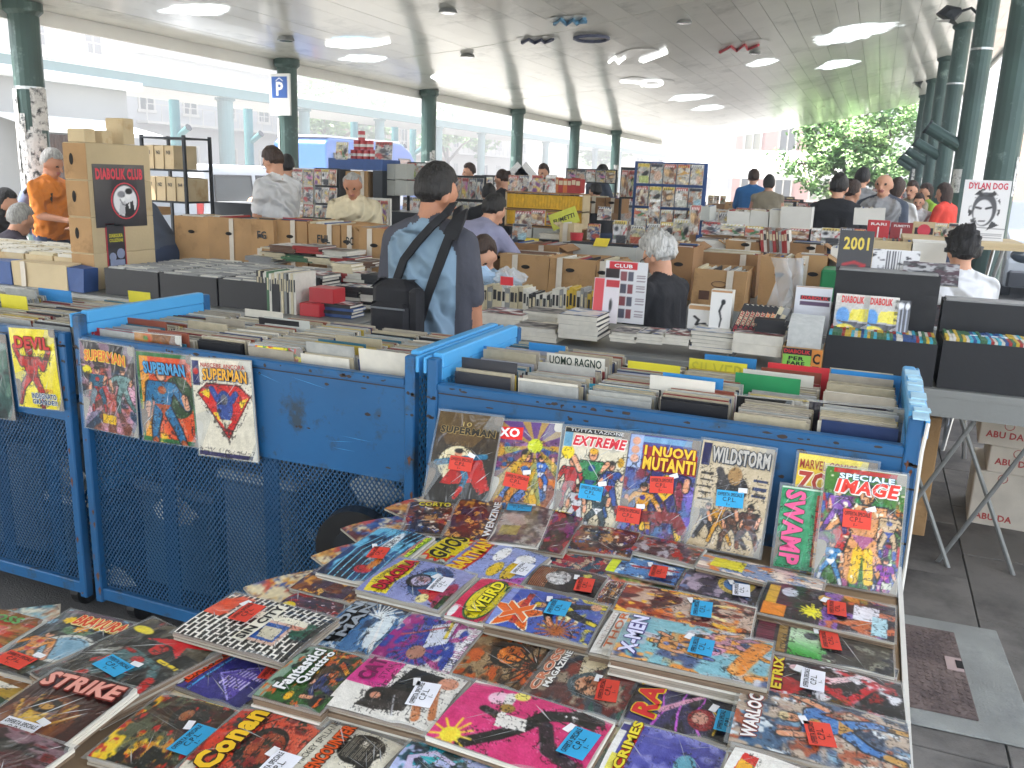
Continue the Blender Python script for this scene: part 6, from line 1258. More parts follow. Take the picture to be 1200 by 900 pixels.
# black wheel of a hand truck between the carts and the table
w = thing('hand_truck', 'black rubber wheel of a hand truck standing behind the left end of the table', 'trolley', (-1.30, 2.04, .0), R(15))
wh = MB().tube([(0, -.025, .62), (0, .025, .62)], .115, 28).build('wheel', 'rubber', w); MB().tube([(0, -.03, .62), (0, .03, .62)], .06, 18).build('rim', 'dark_metal', wh)
MB().tube([(0, .05, .02), (0, .05, .62)], .014, 8).build('frame', 'dark_metal', w)
for s in (-1, 1): MB().tube([(s * .1, .05, .02), (0, .05, .5)], .012, 8).build('brace', 'dark_metal', w)
MB().box(-.14, .14, -.02, .07, .0, .02).build('toe_plate', 'dark_metal', w)
# ================================================================== stalls behind the carts
def PB(px0, py0, px1, py1, y):
    pm = (py0 + py1) / 2; pc = (px0 + px1) / 2
    return ony(px0, pm, y).x, ony(px1, pm, y).x, ony(pc, py1, y).z, ony(pc, py0, y).z
def table(label, x0, x1, y0, y1, z=.85, cloth=None, apron=.12, m='grey_metal'):
    t = thing('market_table', label, 'table', ((x0 + x1) / 2, (y0 + y1) / 2, 0)); w, d = (x1 - x0) / 2, (y1 - y0) / 2
    MB().bbox(-w, w, -d, d, z - .03, z, .004).build('tabletop', m, t)
    if apron: MB().box(-w + .004, w - .004, -d + .004, -d + .012, z - apron, z - .031).build('apron', m, t)
    if cloth: MB().box(-w - .01, w + .01, -d - .012, -d - .002, z - .5, z + .003).build('cloth', cloth, t)
    for s in (-1, 1):
        for q in (-1, 1): MB().tube([(s * (w - .12), q * (d - .08), z - .03), (s * (w - .3), -q * (d - .08) * .6, 0)], .013, 6).build('leg', 'steel', t)
    return t
_m = {}
COLW = ['red', 'blue', 'green', 'yellow', 'white', 'black', 'brown', 'orange', 'grey', 'pink']
COLH = S_(red='9c2c28', blue='2f4f86', green='3f6a48', yellow='c8a838', white='d0ccc0', black='242426', brown='6a4c38', orange='bc6a34', grey='8c8c8a', pink='b87a8c', cream='c8bc9c')
for k_, v_ in COLH.items(): mat('bk_' + k_, v_, .6, var=.1, scale=20)
def bookmesh(w, d, h, col, kind):      # a closed book : cover boards, spine, recessed page block; spine toward -y (upright) or -y (flat)
    key = (round(w, 2), round(d, 2), round(h, 2), col, kind)
    if key in _m: return _m[key]
    b = MB(); t = .003
    if kind == 'up':
        b.box(-w / 2, -w / 2 + t, 0, d, 0, h, 0); b.box(w / 2 - t, w / 2, 0, d, 0, h, 0); b.box(-w / 2, w / 2, -t, 0, 0, h, 0); b.box(-w / 2 + t, w / 2 - t, .0005, d - .004, .003, h - .004, 1)
        b.box(-w / 2 + .004, w / 2 - .004, -t - .0006, -t, h * .55, h * .85, 2)
    else:
        b.box(-w / 2, w / 2, 0, d, 0, t, 0); b.box(-w / 2, w / 2, 0, d, h - t, h, 0); b.box(-w / 2 + .004, w / 2 - .004, .004, d - .002, t, h - t, 1); b.box(-w / 2, w / 2, -.0012, 0, 0, h, 0 if kind == 'flat' else 1)
    _m[key] = b.mesh('book', ['bk_' + col, 'page_white', 'bk_' + ('black' if col in ('white', 'cream', 'yellow') else 'cream')]); return _m[key]
NBOOK = [0]; packB = MB(); LASTB = [None]; PILEC = []
def par(c, p):
    m = c.matrix_basis.copy(); c.parent = p; c.matrix_parent_inverse = p.matrix_basis.inverted()
for i in range(6):
    a = A(16, 24, i + 900); a.fill(['dcdad4', 'd0ccc4', 'a8a6a4', 'e0deda', '8a8480', 'd8d4cc'][i]); a.blobs([['1a1a20'], ['4a5a88', '3a3a40'], ['c8c8c4', '4a4448'], ['8a3a38', '2a2a30'], ['c0b8ac', '383434'], ['5a7aa8']][i], 4, .54); a.rect(.15, .12, .85, .24, ['2a2a30', 'b03030', 'e0e0da', '3a5080', 'e8e0c8', '4a4a50'][i]); a.grain(.05); PILEC.append(art_mesh('cover', a, 1., 1.5, 'paper_print'))
def book(x, y, z, w, d, h, col, kind, label, group, rz=0, tilt=0):
    if NBOOK[0] >= 285:
        c, s = math.cos(rz), math.sin(rz); packB.obox((x - s * d / 2, y + c * d / 2, z + h / 2), (c * w / 2, s * w / 2, 0), (-s * d / 2, c * d / 2, 0), (0, 0, h / 2), ['white', 'cream', 'grey', 'black', 'red', 'blue', 'brown', 'green', 'yellow', 'orange', 'pink'].index(col)); return
    NBOOK[0] += 1
    o = link('book', bookmesh(w, d, h, col, kind)); o.location = (x, y, z); o.rotation_euler = (0, tilt, rz); tag(o, label, 'book', group); LASTB[0] = o
def bookrow(px0, py0, px1, py1, y, label, pal, th=.02, d=.15, lean=0., seed=0, hv=.12, z0=None):
    q = random.Random(seed + int(px0)); x0, x1, za, zb = PB(px0, py0, px1, py1, y); z = za if z0 is None else z0; x = x0; h0 = zb - z
    while x < x1 - .004:
        w = round(th * q.uniform(.7, 1.35) + .003, 3); col = q.choice(pal)
        book(x + w / 2, y + q.uniform(0, .01), z, w, d, round(h0 * (1 - hv * q.random()), 2), col, 'up', label, label + ' row', tilt=lean); x += w + .001
def pile(px0, py0, px1, py1, y, n, col, label, d=.2, seed=0, spine=True, j=.01, rz=0.):
    q = random.Random(seed + int(px0)); x0, x1, za, zb = PB(px0, py0, px1, py1, y); h = max(.004, (zb - za) / n)
    for k in range(n):
        c = col if isinstance(col, str) else q.choice(col)
        book((x0 + x1) / 2 + q.uniform(-j, j), y + q.uniform(0, j), za + k * h, x1 - x0, d, round(h - .001, 3), c, 'flat' if spine else 'pages', label, label + ' pile', rz=rz + q.uniform(-.06, .06))
    if col != 'black':
        m_ = q.randrange(6); cv = link('cover', PILEC[m_]); cv.location = ((x0 + x1) / 2, y + d / 2, zb + .0025); cv.scale = (x1 - x0 - .01, d / 1.5 - .004, 1); LASTB[0] and par(cv, LASTB[0])
# small covers shared by many magazines and rack comics
MINI = []
for i in range(36):
    pal = PALS[(i * 5) % 6]; q = random.Random(i + 40); a = A(14, 21, i + 200); a.fill(q.choice(['d8d0c0', '8a3a30', '3a5a80', 'c8a860', '4a6a50', '2a2a30', 'b8b4b0'])); a.blobs(pal, 3, .5); a.blobs(['c8c4bc', 'a8a49c'], 4, .5); a.rect(.05, .05, .95, .28, q.choice(['c83028', 'e0c030', 'e8e8e4', '24304a'])); a.hatch(.1, .1, .9, .24, q.choice(['f0f0e8', '201c1c', 'e8d040']), 7, 0, .5); 
    for _ in range(q.randrange(1, 4)): a.ell(q.uniform(.2, .8), q.uniform(.5, 1.3), q.uniform(.08, .35), q.uniform(.1, .4), q.choice(pal + ['d8a888', 'e8e4dc', '1c1c20']), rot=q.uniform(0, 3))
    if i % 3 == 0: a.poly([(q.random(), q.uniform(.4, 1.4)) for _ in range(4)], q.choice(pal))
    if i % 4 == 1: a.rect(q.uniform(0, .5), .9, 1, 1.5, q.choice(pal))
    a.c = a.c * .72 + a.c.mean(-1, keepdims=True) * .18 + .07; a.grain(.08)
    MINI.append(art_mesh('cover', a, 1., 1.5, 'paper_print'))
_mag = {}
NM = [0]
def magazine(x, y, z, w, label, group, back=.12, k=None, rz=0, art=None, titles=(), h=None, th=.006):
    """a magazine, book or rack comic standing face out ; z is its foot"""
    h = h or w * 1.45; k = NM[0] % 36 if k is None else k; NM[0] += 1
    key = (round(w, 2), round(h, 2), th)
    if key not in _mag: _mag[key] = MB().box(-w / 2, w / 2, 0, th, 0, h).mesh('magazine', ['page_white'])
    o = link('magazine', _mag[key]); o.location = (x, y, z); o.rotation_euler = (-back, 0, rz); tag(o, label, 'magazine', group)
    c = link('cover', art if art else MINI[k], o); c.rotation_euler = (R(90), 0, 0); c.location = (0, -.0015, h / 2)
    if art is None: c.scale = (w, h / 1.5, 1)
    if titles:
        q = MB(); ms = []
        for (txt, col, x0, y0, x1, y1) in titles:
            put_text(q, txt, (x0 - .5) * w, (x1 - .5) * w, (1 - y1) * h, (1 - y0) * h, mi=len(ms), bold=.03, fn=lambda a_, b_: (a_, -.0035, b_)); ms.append(flat(col))
        q.build('title', ms, o)
    return o
def magpx(px0, py0, px1, py1, y, label, group=None, **kw):
    x0, x1, za, zb = PB(px0, py0, px1, py1, y); return magazine((x0 + x1) / 2, y, za, x1 - x0, label, group, h=zb - za, **kw)
NB = [0]
def cbox(px0, py0, px1, py1, y, label, m='cardboard', d=.42, open_=True, hole=True, fill=None, group=None, z0=None, txt=None, xz=None):
    x0, x1, za, zb = xz if xz else PB(px0, py0, px1, py1, y)
    if z0 is not None: za = z0
    w, h = x1 - x0, zb - za; q = random.Random(int(px0 * 7 + py0 + y * 13)); NB[0] += 1
    o = thing('cardboard_box' if m.startswith('card') else 'box', label, 'box', ((x0 + x1) / 2, y, za), q.uniform(-.02, .02), group)
    t = .006; b = MB(); b.box(-w / 2, w / 2, 0, t, 0, h).box(-w / 2, w / 2, d - t, d, 0, h).box(-w / 2, -w / 2 + t, t, d - t, 0, h).box(w / 2 - t, w / 2, t, d - t, 0, h).box(-w / 2 + t, w / 2 - t, t, d - t, 0, .006)
    if not open_: b.box(-w / 2 + t, w / 2 - t, t, d - t, h - .008, h - .001)
    b.v = [(x_ + .006 * math.sin(x_ * 90 + z_ * 33 + px0), y_ + .005 * math.sin(x_ * 70 + z_ * 50), z_ + (.007 * math.sin(x_ * 60 + y_ * 40 + za * 9) if z_ > h * .9 else 0)) for x_, y_, z_ in b.v]
    b.build('shell', m, o)
    if m.startswith('card') and q.random() < .5:
        tx = q.uniform(-.3, .3) * w; MB().obox((tx, -.0075, h * .5), (.022, 0, .002), (0, .0005, 0), (.002, 0, h * .5)).build('parcel_tape', 'carton_tape', o)
    if hole and w > .12:
        hm = MB(); cx = q.uniform(-.03, .03); cz = h * .68; P = [(cx + .035 * math.cos(a), -.0082, cz + .015 * math.sin(a)) for a in [k * math.pi / 6 for k in range(12)]]; hm.add(P, [tuple(range(12))]); hm.build('hand_hole', 'dark_hole', o)
    if open_ and m.startswith('card') and q.random() < .7:
        fl = MB(); s = q.choice((-1, 1)); fl.obox((s * (w / 2 + .03), d / 2, h - .02), (.035, 0, -s * .0 + .03 * 0 - .02), (0, d / 2 - .01, 0), (.0015, 0, .002)); fl.build('flap', m, o)
    if txt: tb = MB(); put_text(tb, txt, -w * .2, w * .2, h * .62, h * .78, fn=lambda a_, b_: (a_, -.0086, b_)); tb.build('marker_writing', 'ink_black', o)
    if open_:
        c = MB(); x = -w / 2 + .012; mi = []
        cols = fill or ['white', 'cream', 'grey', 'cream', 'brown', 'white', 'red', 'blue', 'black']
        row = q.random() < .5
        if row:
            while x < w / 2 - .014: tt = q.uniform(.006, .018); c.box(x, x + tt, .015, d - .02, .01, h + q.uniform(-.05, .012), q.randrange(len(cols))); x += tt + .001
        else:
            yy = .015
            while yy < d - .02: tt = q.uniform(.005, .016); c.box(-w / 2 + .015, w / 2 - .015 - q.uniform(0, .03), yy, yy + tt, .01, h + q.uniform(-.05, .012), q.randrange(len(cols))); yy += tt + .001
        stuff(c.build('packed_contents', ['bk_' + k for k in cols], o))
    return o

# ---- row A : grey tables just behind the carts
for i, (xa, xb) in enumerate([(-7.1, -4.85), (-4.82, -2.62), (-2.59, -.60), (-.57, 1.45), (1.48, 3.3)]):
    table(['grey table under the white comic boxes at the left', 'grey table under the black boxes left of the man in two tone shirt', 'grey table of piled books right of the man in two tone shirt', 'grey table under the black boxes at the right', 'grey table running out of view on the right'][i], xa, xb, 4.12, 5.02)
# stacked cartons under the right table
mat('carton_tape', 'd3c9b8', .7, var=.1, scale=10)
for k, (z0, z1, dx) in enumerate([(0, .30, 0), (.302, .44, .05), (.442, .58, -.01), (.582, .71, .03)]):
    o = thing('carton', 'pale carton printed in red under the right table, ' + ['at the bottom of the stack', 'second from the floor', 'third from the floor', 'on top of the stack'][k], 'box', (.98 + dx, 5.05, z0), R(-4))
    MB().bbox(-.33, .33, -.2, .25, 0, z1 - z0, .006).build('carton', 'carton_tape', o)
    tb = MB(); put_text(tb, 'ABU DA', -.3, -.13, .04, .075, fn=lambda a_, b_: (a_, -.2015, b_)); put_text(tb, 'E.C.A. DUSI', .0, .2, .06, .09, fn=lambda a_, b_: (a_, -.2015, b_))
    for q_ in (-.2, .1): tb.tube([(q_ + .022 * math.cos(a), -.2005, z1 - z0 - .03 + .022 * math.sin(a)) for a in [j * math.pi / 5 for j in range(11)]], .002, 4)
    tb.build('red_print', flat('b8423a'), o)
o = thing('carton', 'plain brown carton under the right table beside the folding legs', 'box', (.30, 4.75, 0)); MB().bbox(-.12, .12, -.2, .2, 0, .62, .006).build('carton', 'cardboard', o)
for (x, y) in ((.35, 4.2), (.62, 4.25), (1.0, 4.2)):
    o = thing('folding_trestle', 'bare metal folding leg pair of the right table, ' + {.35: 'nearest the cart', .62: 'in the middle', 1.0: 'before the stacked cartons'}[x], 'trestle', (x, y, 0))
    for s in (-1, 1): MB().tube([(s * .16, .0, .0), (-s * .16, .04 * s, .72)], .01, 8).build('leg', 'grey_metal', o)
    MB().tube([(-.16, .02, .72), (.16, .02, .72)], .012, 8).build('crossbar', 'steel', o)

# left: white comic boxes
for i in range(7):
    x = -6.6 + i * .27; o = thing('comic_box', 'pale open comic box ' + ['at the far left of', 'second from the left in', 'third from the left in', 'in the middle of', 'fifth from the left in', 'second from the pillar in', 'next to the poster pillar in'][i] + ' the left row', 'box', (x, 4.3, .85))
    hh = .20; b = MB(); b.box(-.125, .125, 0, .006, 0, hh).box(-.125, -.119, .006, .65, 0, hh).box(.119, .125, .006, .65, 0, hh).box(-.119, .119, .644, .65, 0, hh).box(-.119, .119, .006, .644, 0, .006); b.build('shell', 'cardboard_pale', o)
    c = MB(); yy = .02; q = random.Random(i)
    while yy < .62: c.box(-.112, .112, yy, yy + .009, .01, hh + .012 + q.uniform(-.006, .008), q.randrange(3)); yy += .0105
    stuff(c.build('packed_comics', ['bk_white', 'page_white', 'bk_cream'], o))
cbox(15, 308, 79, 342, 4.16, 'long beige carton in front of the pale comic boxes', 'cardboard_pale', d=.12, open_=False, hole=False, z0=.852)
cbox(79, 314, 98, 342, 4.16, 'dark blue carton end beside the poster pillar', 'bk_blue', d=.12, open_=False, hole=False, z0=.852)
cbox(-20, 305, 14, 338, 4.16, 'dark blue carton cut by the left edge', 'bk_blue', d=.12, open_=False, hole=False, z0=.852)
# poster pillar of stacked long boxes
PX, PY = -4.84, 4.3
for k in range(4):
    o = thing('long_box', 'long cardboard comic box of the poster pillar, ' + ['at the bottom of the stack', 'second from the bottom', 'third from the bottom behind the poster', 'on top of the stack'][k], 'box', (PX, PY, .852 + k * .238))
    b = MB(); b.bbox(-.1, .1, 0, .54, 0, .236, .004); b.build('body', 'cardboard_pale' if k else 'cardboard_pale', o)
    MB().box(-.099, .099, -.003, .0, .004, .23).build('end_flap', 'cardboard', o)
    hm = MB(); P = [(-.03 + .018 * math.cos(a), -.0045, .13 + .038 * math.sin(a)) for a in [j * math.pi / 6 for j in range(12)]]; hm.add(P, [tuple(range(12))]); hm.build('hand_hole', 'dark_hole', o)
t = thing('poster', 'black poster lettered DIABOLIK CLUB with a couple in a white circle', 'poster', (PX + .102, PY + .245, 1.50))
MB().box(0, .003, -.21, .23, -.242, .17).build('sheet', flat('2a2a30', .3, .6), t)
q = MB(); put_text(q, 'DIABOLIK CLUB', -.19, .21, .07, .145, bold=.05, fn=lambda a_, b_: (.0045, a_, b_)); q.tube([(.004, .045 + .118 * math.cos(a), -.07 + .118 * math.sin(a)) for a in [j * math.pi / 12 for j in range(25)]], .005, 5); q.build('red_lettering', flat('d8384a'), t)
a = A(40, 60, 330).fill('2a2a30'); cc = 'e8e8ea'
a.ell(.5, .75, .46, .46, cc); a.poly([(.22, 1.15), (.3, .8), (.5, .75), (.62, 1.18)], 'c8c8cc'); a.poly([(.45, 1.2), (.5, .85), (.8, .75), (.85, 1.05), (.7, 1.2)], '1c1c20'); a.poly([(.6, .85), (.68, .8), (.66, 1.05)], 'f0f0f0')
a.ell(.4, .62, .11, .14, 'f4f4f4'); a.ell(.36, .55, .15, .1, '8a8a90'); a.ell(.62, .56, .11, .14, 'f4f4f4'); a.ell(.66, .46, .14, .09, '141418'); a.line([(.3, .7), (.4, .85), (.55, .9)], .012, '303034'); a.line([(.57, .53), (.6, .53)], .01, '1a1a1a'); a.line([(.44, .6), (.47, .6)], .01, '1a1a1a')
a.nu = 39; a.nu = 40; o2 = link('couple_picture', art_mesh('couple_picture', a, .222, .333, 'paper_print'), t); o2.matrix_basis = Matrix.Translation((.0042, .045, -.07)) @ Matrix(((0, 0, 1, 0), (1, 0, 0, 0), (0, 1, 0, 0), (0, 0, 0, 1)))
t = thing('poster', 'small black poster with red border and yellow lettering low on the pillar', 'poster', (PX + .102, PY + .18, 1.13))
MB().box(0, .003, -.075, .09, -.16, .155).build('sheet', flat('b83a44', .3, .5), t); MB().box(.0032, .0042, -.065, .08, -.14, .145).build('print', flat('2a2a30', .3, .5), t)
q = MB(); put_text(q, 'DIABOLIKA', -.05, .065, .06, .085, fn=lambda a_, b_: (.0055, a_, b_)); put_text(q, 'COLLEZIONE', -.05, .065, .03, .052, fn=lambda a_, b_: (.0055, a_, b_)); q.build('lettering', flat('d8d030'), t)
q = MB(); q.disc((.0055, -.03, -.07), .03, 12, (1, 0, 0)); q.disc((.0055, .04, -.05), .035, 12, (1, 0, 0)); q.box(.0045, .0056, -.055, .07, -.13, -.09); q.build('figures', flat('8a94b0'), t)
for k, (yy, w, h, lb) in enumerate([(.02, .075, .085, 'left small carton on top of the poster pillar'), (.17, .07, .08, 'middle small carton on top of the poster pillar'), (.34, .08, .17, 'tall small carton on top of the poster pillar')]):
    o = thing('small_carton', lb, 'box', (PX, PY + yy, 1.805)); MB().bbox(-w, w, -.0, w * 1.2, 0, h, .005).build('carton', 'cardboard_pale', o)
# black boxes of bagged comics
for i in range(3):
    for j in range(2):
        x = -4.35 + i * .46 + .02; y = 4.2 + j * .43
        o = thing('black_box', 'low black box of grey bagged comics, %s of the %s row' % (['left', 'middle', 'right'][i], ['front', 'back'][j]), 'box', (x, y, .852), .0)
        b = MB(); b.box(-.222, .222, 0, .008, 0, .17).box(-.222, -.214, .008, .42, 0, .17).box(.214, .222, .008, .42, 0, .17).box(-.214, .214, .412, .42, 0, .17).box(-.214, .214, .008, .412, 0, .01); b.build('shell', 'black_box', o)
        c = MB(); q = random.Random(i * 5 + j)
        for cc in range(3):
            yy = .02
            while yy < .4: tt = .004 + q.random() * .004; c.box(-.205 + cc * .138, -.205 + cc * .138 + .13, yy, yy + tt, .01, .172 + q.uniform(-.006, .008), q.choice((0, 0, 0, 1, 2, 1))); yy += tt + .001
        stuff(c.build('packed_comics', ['bk_grey', 'bagtop', 'bk_white'], o))
bookrow(300, 318, 346, 360, 4.2, 'magazine leaning upright beside the black boxes', ['white', 'grey', 'black', 'cream', 'green', 'cream'], th=.012, d=.2, hv=.08, z0=.852)
G = 'book in the piles left of the man in two tone shirt'
pile(346, 322, 378, 345, 4.62, 6, ['black', 'grey', 'red'], 'red and black book lying in a pile behind the red boxes', z0 if 0 else .2)
o = thing('card_box', 'bright red cardboard box, upper of the two by the piled books', 'box', (ony(362, 360, 4.25).x, 4.25, .93)); MB().bbox(-.0, .17, 0, .13, 0, .085, .004).build('box', 'plastic_red', o)
o = thing('card_box', 'bright red cardboard box, lower of the two by the piled books', 'box', (ony(353, 360, 4.22).x, 4.2, .852)); MB().bbox(.0, .14, 0, .13, 0, .075, .004).build('box', 'plastic_red', o)
pile(392, 336, 421, 360, 4.5, 6, ['black', 'white'], 'white and black book in the left of two low piles', .16, j=.004)
pile(422, 338, 450, 362, 4.5, 6, ['black', 'white'], 'white and black book in the right of two low piles', .16, j=.004)
pile(378, 357, 412, 372, 4.25, 4, ['blue', 'black'], 'dark book in the low pile before the red boxes', .14)
pile(330, 357, 348, 366, 4.22, 3, 'cream', 'cream paperback lying flat beside the red boxes', .14)
for i, (px, py, c_) in enumerate([(395, 322, 'red'), (415, 323, 'white'), (436, 325, 'black'), (400, 312, 'cream')]): pile(px - 12, py - 3, px + 12, py + 8, 4.85, 3, c_, '%s book lying at the back of the left book table' % c_, .15)
# right of the man: spines and piles
bookrow(520, 338, 566, 376, 4.75, 'white spined book at the left end of the long upright row', ['white', 'cream', 'cream'], th=.02, z0=.852)
bookrow(567, 333, 615, 372, 4.78, 'pale book in the long upright row before the cardboard boxes', ['white', 'cream', 'grey', 'cream'], th=.022, z0=.852)
bookrow(616, 342, 646, 378, 4.72, 'black and white spined book in the long upright row', ['black', 'white', 'white'], th=.018, z0=.852)
bookrow(646, 337, 694, 380, 4.72, 'grey and cream book at the right end of the long upright row', ['white', 'grey', 'cream', 'yellow', 'white'], th=.018, z0=.852)
pile(560, 368, 612, 396, 4.35, 5, 'white', 'white book in the fanned pile behind the end rail', .22, spine=False, j=.02)
pile(612, 366, 655, 386, 4.45, 4, ['white', 'grey'], 'white book in the second fanned pile', .2, spine=False, j=.02)
pile(654, 370, 700, 398, 4.18, 5, ['black', 'black'], 'dark hardback in the neat pile under the leaflet stand', .26, spine=False, j=.005)
for i, (a, b_, c_) in enumerate([(520, 572, 'white'), (600, 650, 'white'), (715, 745, 'white'), (746, 776, 'white'), (777, 808, 'white')]): pile(a, 387 + i * 1.5 if i > 1 else 384, b_, 398 + i * 1.6, 4.2, 3, c_, 'white thin book lying on the front edge of the table, ' + ['left of the end rail', 'before the fanned piles', 'right of the dark pile', 'in the middle of the white ones', 'beside the illustrated pile'][i], .2, spine=False)
pile(808, 390, 860, 412, 4.2, 5, ['white', 'blue', 'grey'], 'illustrated comic album in the loose pile', .22, spine=False, j=.015)
pile(858, 392, 917, 416, 4.17, 2, 'cream', 'large cream book lying beside the green and orange tray', .2, spine=False, j=.002)
q = MB(); q.obox((ony(888, 400, 4.27).x, 4.27, 1.002), (.04, 0, 0), (0, .015, 0), (0, 0, .0008)); 
for a_, b_, w_, h_, lb in [(802, 833, 341, 385, 'white book with a thin black figure on its cover'), (833, 860, 347, 386, 'white book with a small black sketch standing behind')]: pass
# leaflet stand
a = A(40, 60, 300).fill('dcdcde'); a.rect(.1, .02, .75, .18, 'c8202c'); a.rect(.02, .2, .35, .42, '2a1c20'); 
for r_ in range(4):
    for c_ in range(2): a.rect(.38 + c_ * .17, .25 + r_ * .3, .52 + c_ * .17, .48 + r_ * .3, ['8a4a50', '5a5a68'][(r_ + c_) % 2])
    a.hatch(.75, .28 + r_ * .3, .97, .46 + r_ * .3, '8a7a80', 16, 1, .4)
xa, xb, za, zb = PB(708, 307, 757, 378, 4.55)
magpx(708, 307, 756, 378, 4.5, 'tall white and red leaflet sheet standing upright before the grey haired woman', art=art_mesh('cover', a, xb - xa, zb - za, 'paper_print'), k=0, titles=[('CLUB', 'e8e8e8', .2, .04, .65, .1)], back=.05)
a = A(30, 45, 301).fill('e0d8dc'); a.rect(0, 0, .4, 1.5, 'd84a50'); a.rect(.45, .05, 1, .3, 'c02430'); a.ell(.7, .9, .06, .2, '2a2a2a')
xa, xb, za, zb = PB(694, 326, 724, 378, 4.4)
magpx(694, 326, 724, 378, 4.4, 'small red and white leaflet in front of the tall one', art=art_mesh('cover', a, xb - xa, zb - za, 'paper_print'), k=0, back=.12)
a = A(30, 60, 302).fill('e6e4e0'); a.rect(0, 0, 1, .1, 'b88858'); a.line([(.6, .45), (.45, .8), (.55, 1.1), (.5, 1.4)], .05, '1a1a1c', .03); a.ell(.6, .45, .1, .1, '1a1a1c')
xa, xb, za, zb = PB(832, 340, 857, 386, 4.35)
magpx(832, 340, 857, 386, 4.35, 'white slip case with a thin black figure standing before the fruit box', art=art_mesh('cover', a, xb - xa, zb - za, 'paper_print'), k=0, back=.02, th=.08)
a = A(30, 45, 303).fill('e2e0dc'); a.rect(0, 0, 1, .25, 'c09464'); a.line([(.3, .7), (.5, .9), (.4, 1.2), (.8, 1.1)], .06, '1a1a1c')
xa, xb, za, zb = PB(806, 358, 832, 386, 4.42)
magpx(806, 358, 832, 386, 4.42, 'small white slip case with a black sketch left of the tall one', art=art_mesh('cover', a, xb - xa, zb - za, 'paper_print'), k=0, back=.02, th=.06)
# black volumes leaning, red lettered
for i in range(9):
    xa, xb, za, zb = PB(862 + i * 6, 338, 872 + i * 6, 388, 4.3); c_ = ['black'] * 5 + ['black', 'black', 'cream', 'grey']
    o = link('book', bookmesh(.026, .19, .24, c_[i], 'up')); o.location = (xa - .03, 4.28, .90); o.rotation_euler = (-.12, .34, 0); tag(o, ['black volume with red lettering leaning in the row before the fruit box', 'dark volume with orange lettering at the right of the leaning row', 'cream volume ending the leaning row'][0 if i < 5 else (1 if i < 7 else 2)], 'book', 'leaning volumes')
    if i < 7:
        q = MB(); put_text(q, 'DIABOLIK', .05, .21, -.008, .008, bold=.02, fn=lambda a_, b_: (b_, -.0045, a_)); q.build('spine_lettering', flat('e8702c' if i in (5, 6) else 'b03038'), o)
for i in range(3): pile(885, 375 + i * 5, 921, 391, 4.22, 3, 'black', 'black volume lying at the foot of the leaning row', .16) if i == 0 else None
a = A(40, 60, 304).fill('d4d6dc'); a.rect(.15, .28, .95, .42, '1c1a1e'); a.rect(.15, .48, .95, .6, '5a4460'); a.rect(0, 0, 1, .04, 'b08858')
xa, xb, za, zb = PB(930, 336, 973, 385, 4.45)
magpx(930, 336, 973, 392, 4.45, 'white display card lettered DIABOLIK in red on black', art=art_mesh('cover', a, xb - xa, (zb - za) * 1.15, 'paper_print'), k=0, titles=[('DIABOLIK', 'd83038', .18, .2, .92, .27)], back=.05)
x0, x1, za, zb = PB(918, 390, 966, 418, 4.14)
t = thing('leaflet_tray', 'tray of white bagged comics with a green and orange label lettered DIABOLIK', 'tray', ((x0 + x1) / 2, 4.13, .852)); w = (x1 - x0) / 2
MB().box(-w, w, 0, .006, 0, .12).box(-w, -w + .006, .006, .2, 0, .12).box(w - .006, w, .006, .2, 0, .12).build('tray', 'cardboard', t)
MB().box(-w + .004, w - .05, -.003, -.0004, .008, .085).build('green_label', flat('8cc850'), t); MB().box(-w + .004, w - .05, -.003, -.0004, .0865, .115).build('black_label', flat('201c20'), t); MB().box(w - .048, w - .003, -.003, -.0004, .008, .115).build('orange_label', flat('d88838'), t)
q = MB(); put_text(q, 'DIABOLIK', -w + .008, w - .055, .092, .11, fn=lambda a_, b_: (a_, -.0045, b_)); q.build('lettering', flat('d03838'), t)
q = MB(); put_text(q, 'PER', -w + .03, w - .08, .06, .078, fn=lambda a_, b_: (a_, -.0045, b_)); put_text(q, 'FARE', -w + .025, w - .075, .037, .055, fn=lambda a_, b_: (a_, -.0045, b_)); put_text(q, 'NOI', -w + .03, w - .08, .014, .032, fn=lambda a_, b_: (a_, -.0045, b_)); q.build('green_label_lettering', 'ink_black', t)
q = MB(); put_text(q, 'C', w - .042, w - .01, .05, .1, fn=lambda a_, b_: (a_, -.0045, b_)); q.box(w - .04, w - .012, -.0045, -.0035, .02, .04); q.build('orange_label_print', 'ink_black', t)
for i in range(9):
    o = link('comic', filed('bagtop', .006, .2, .15)); o.location = (t.location.x, 4.16 + i * .014, 1.075 + i * .004); o.rotation_euler = (-.15, 0, 0); tag(o, 'white bagged comic standing in the green labelled tray', 'comic', 'comics in the green labelled tray')
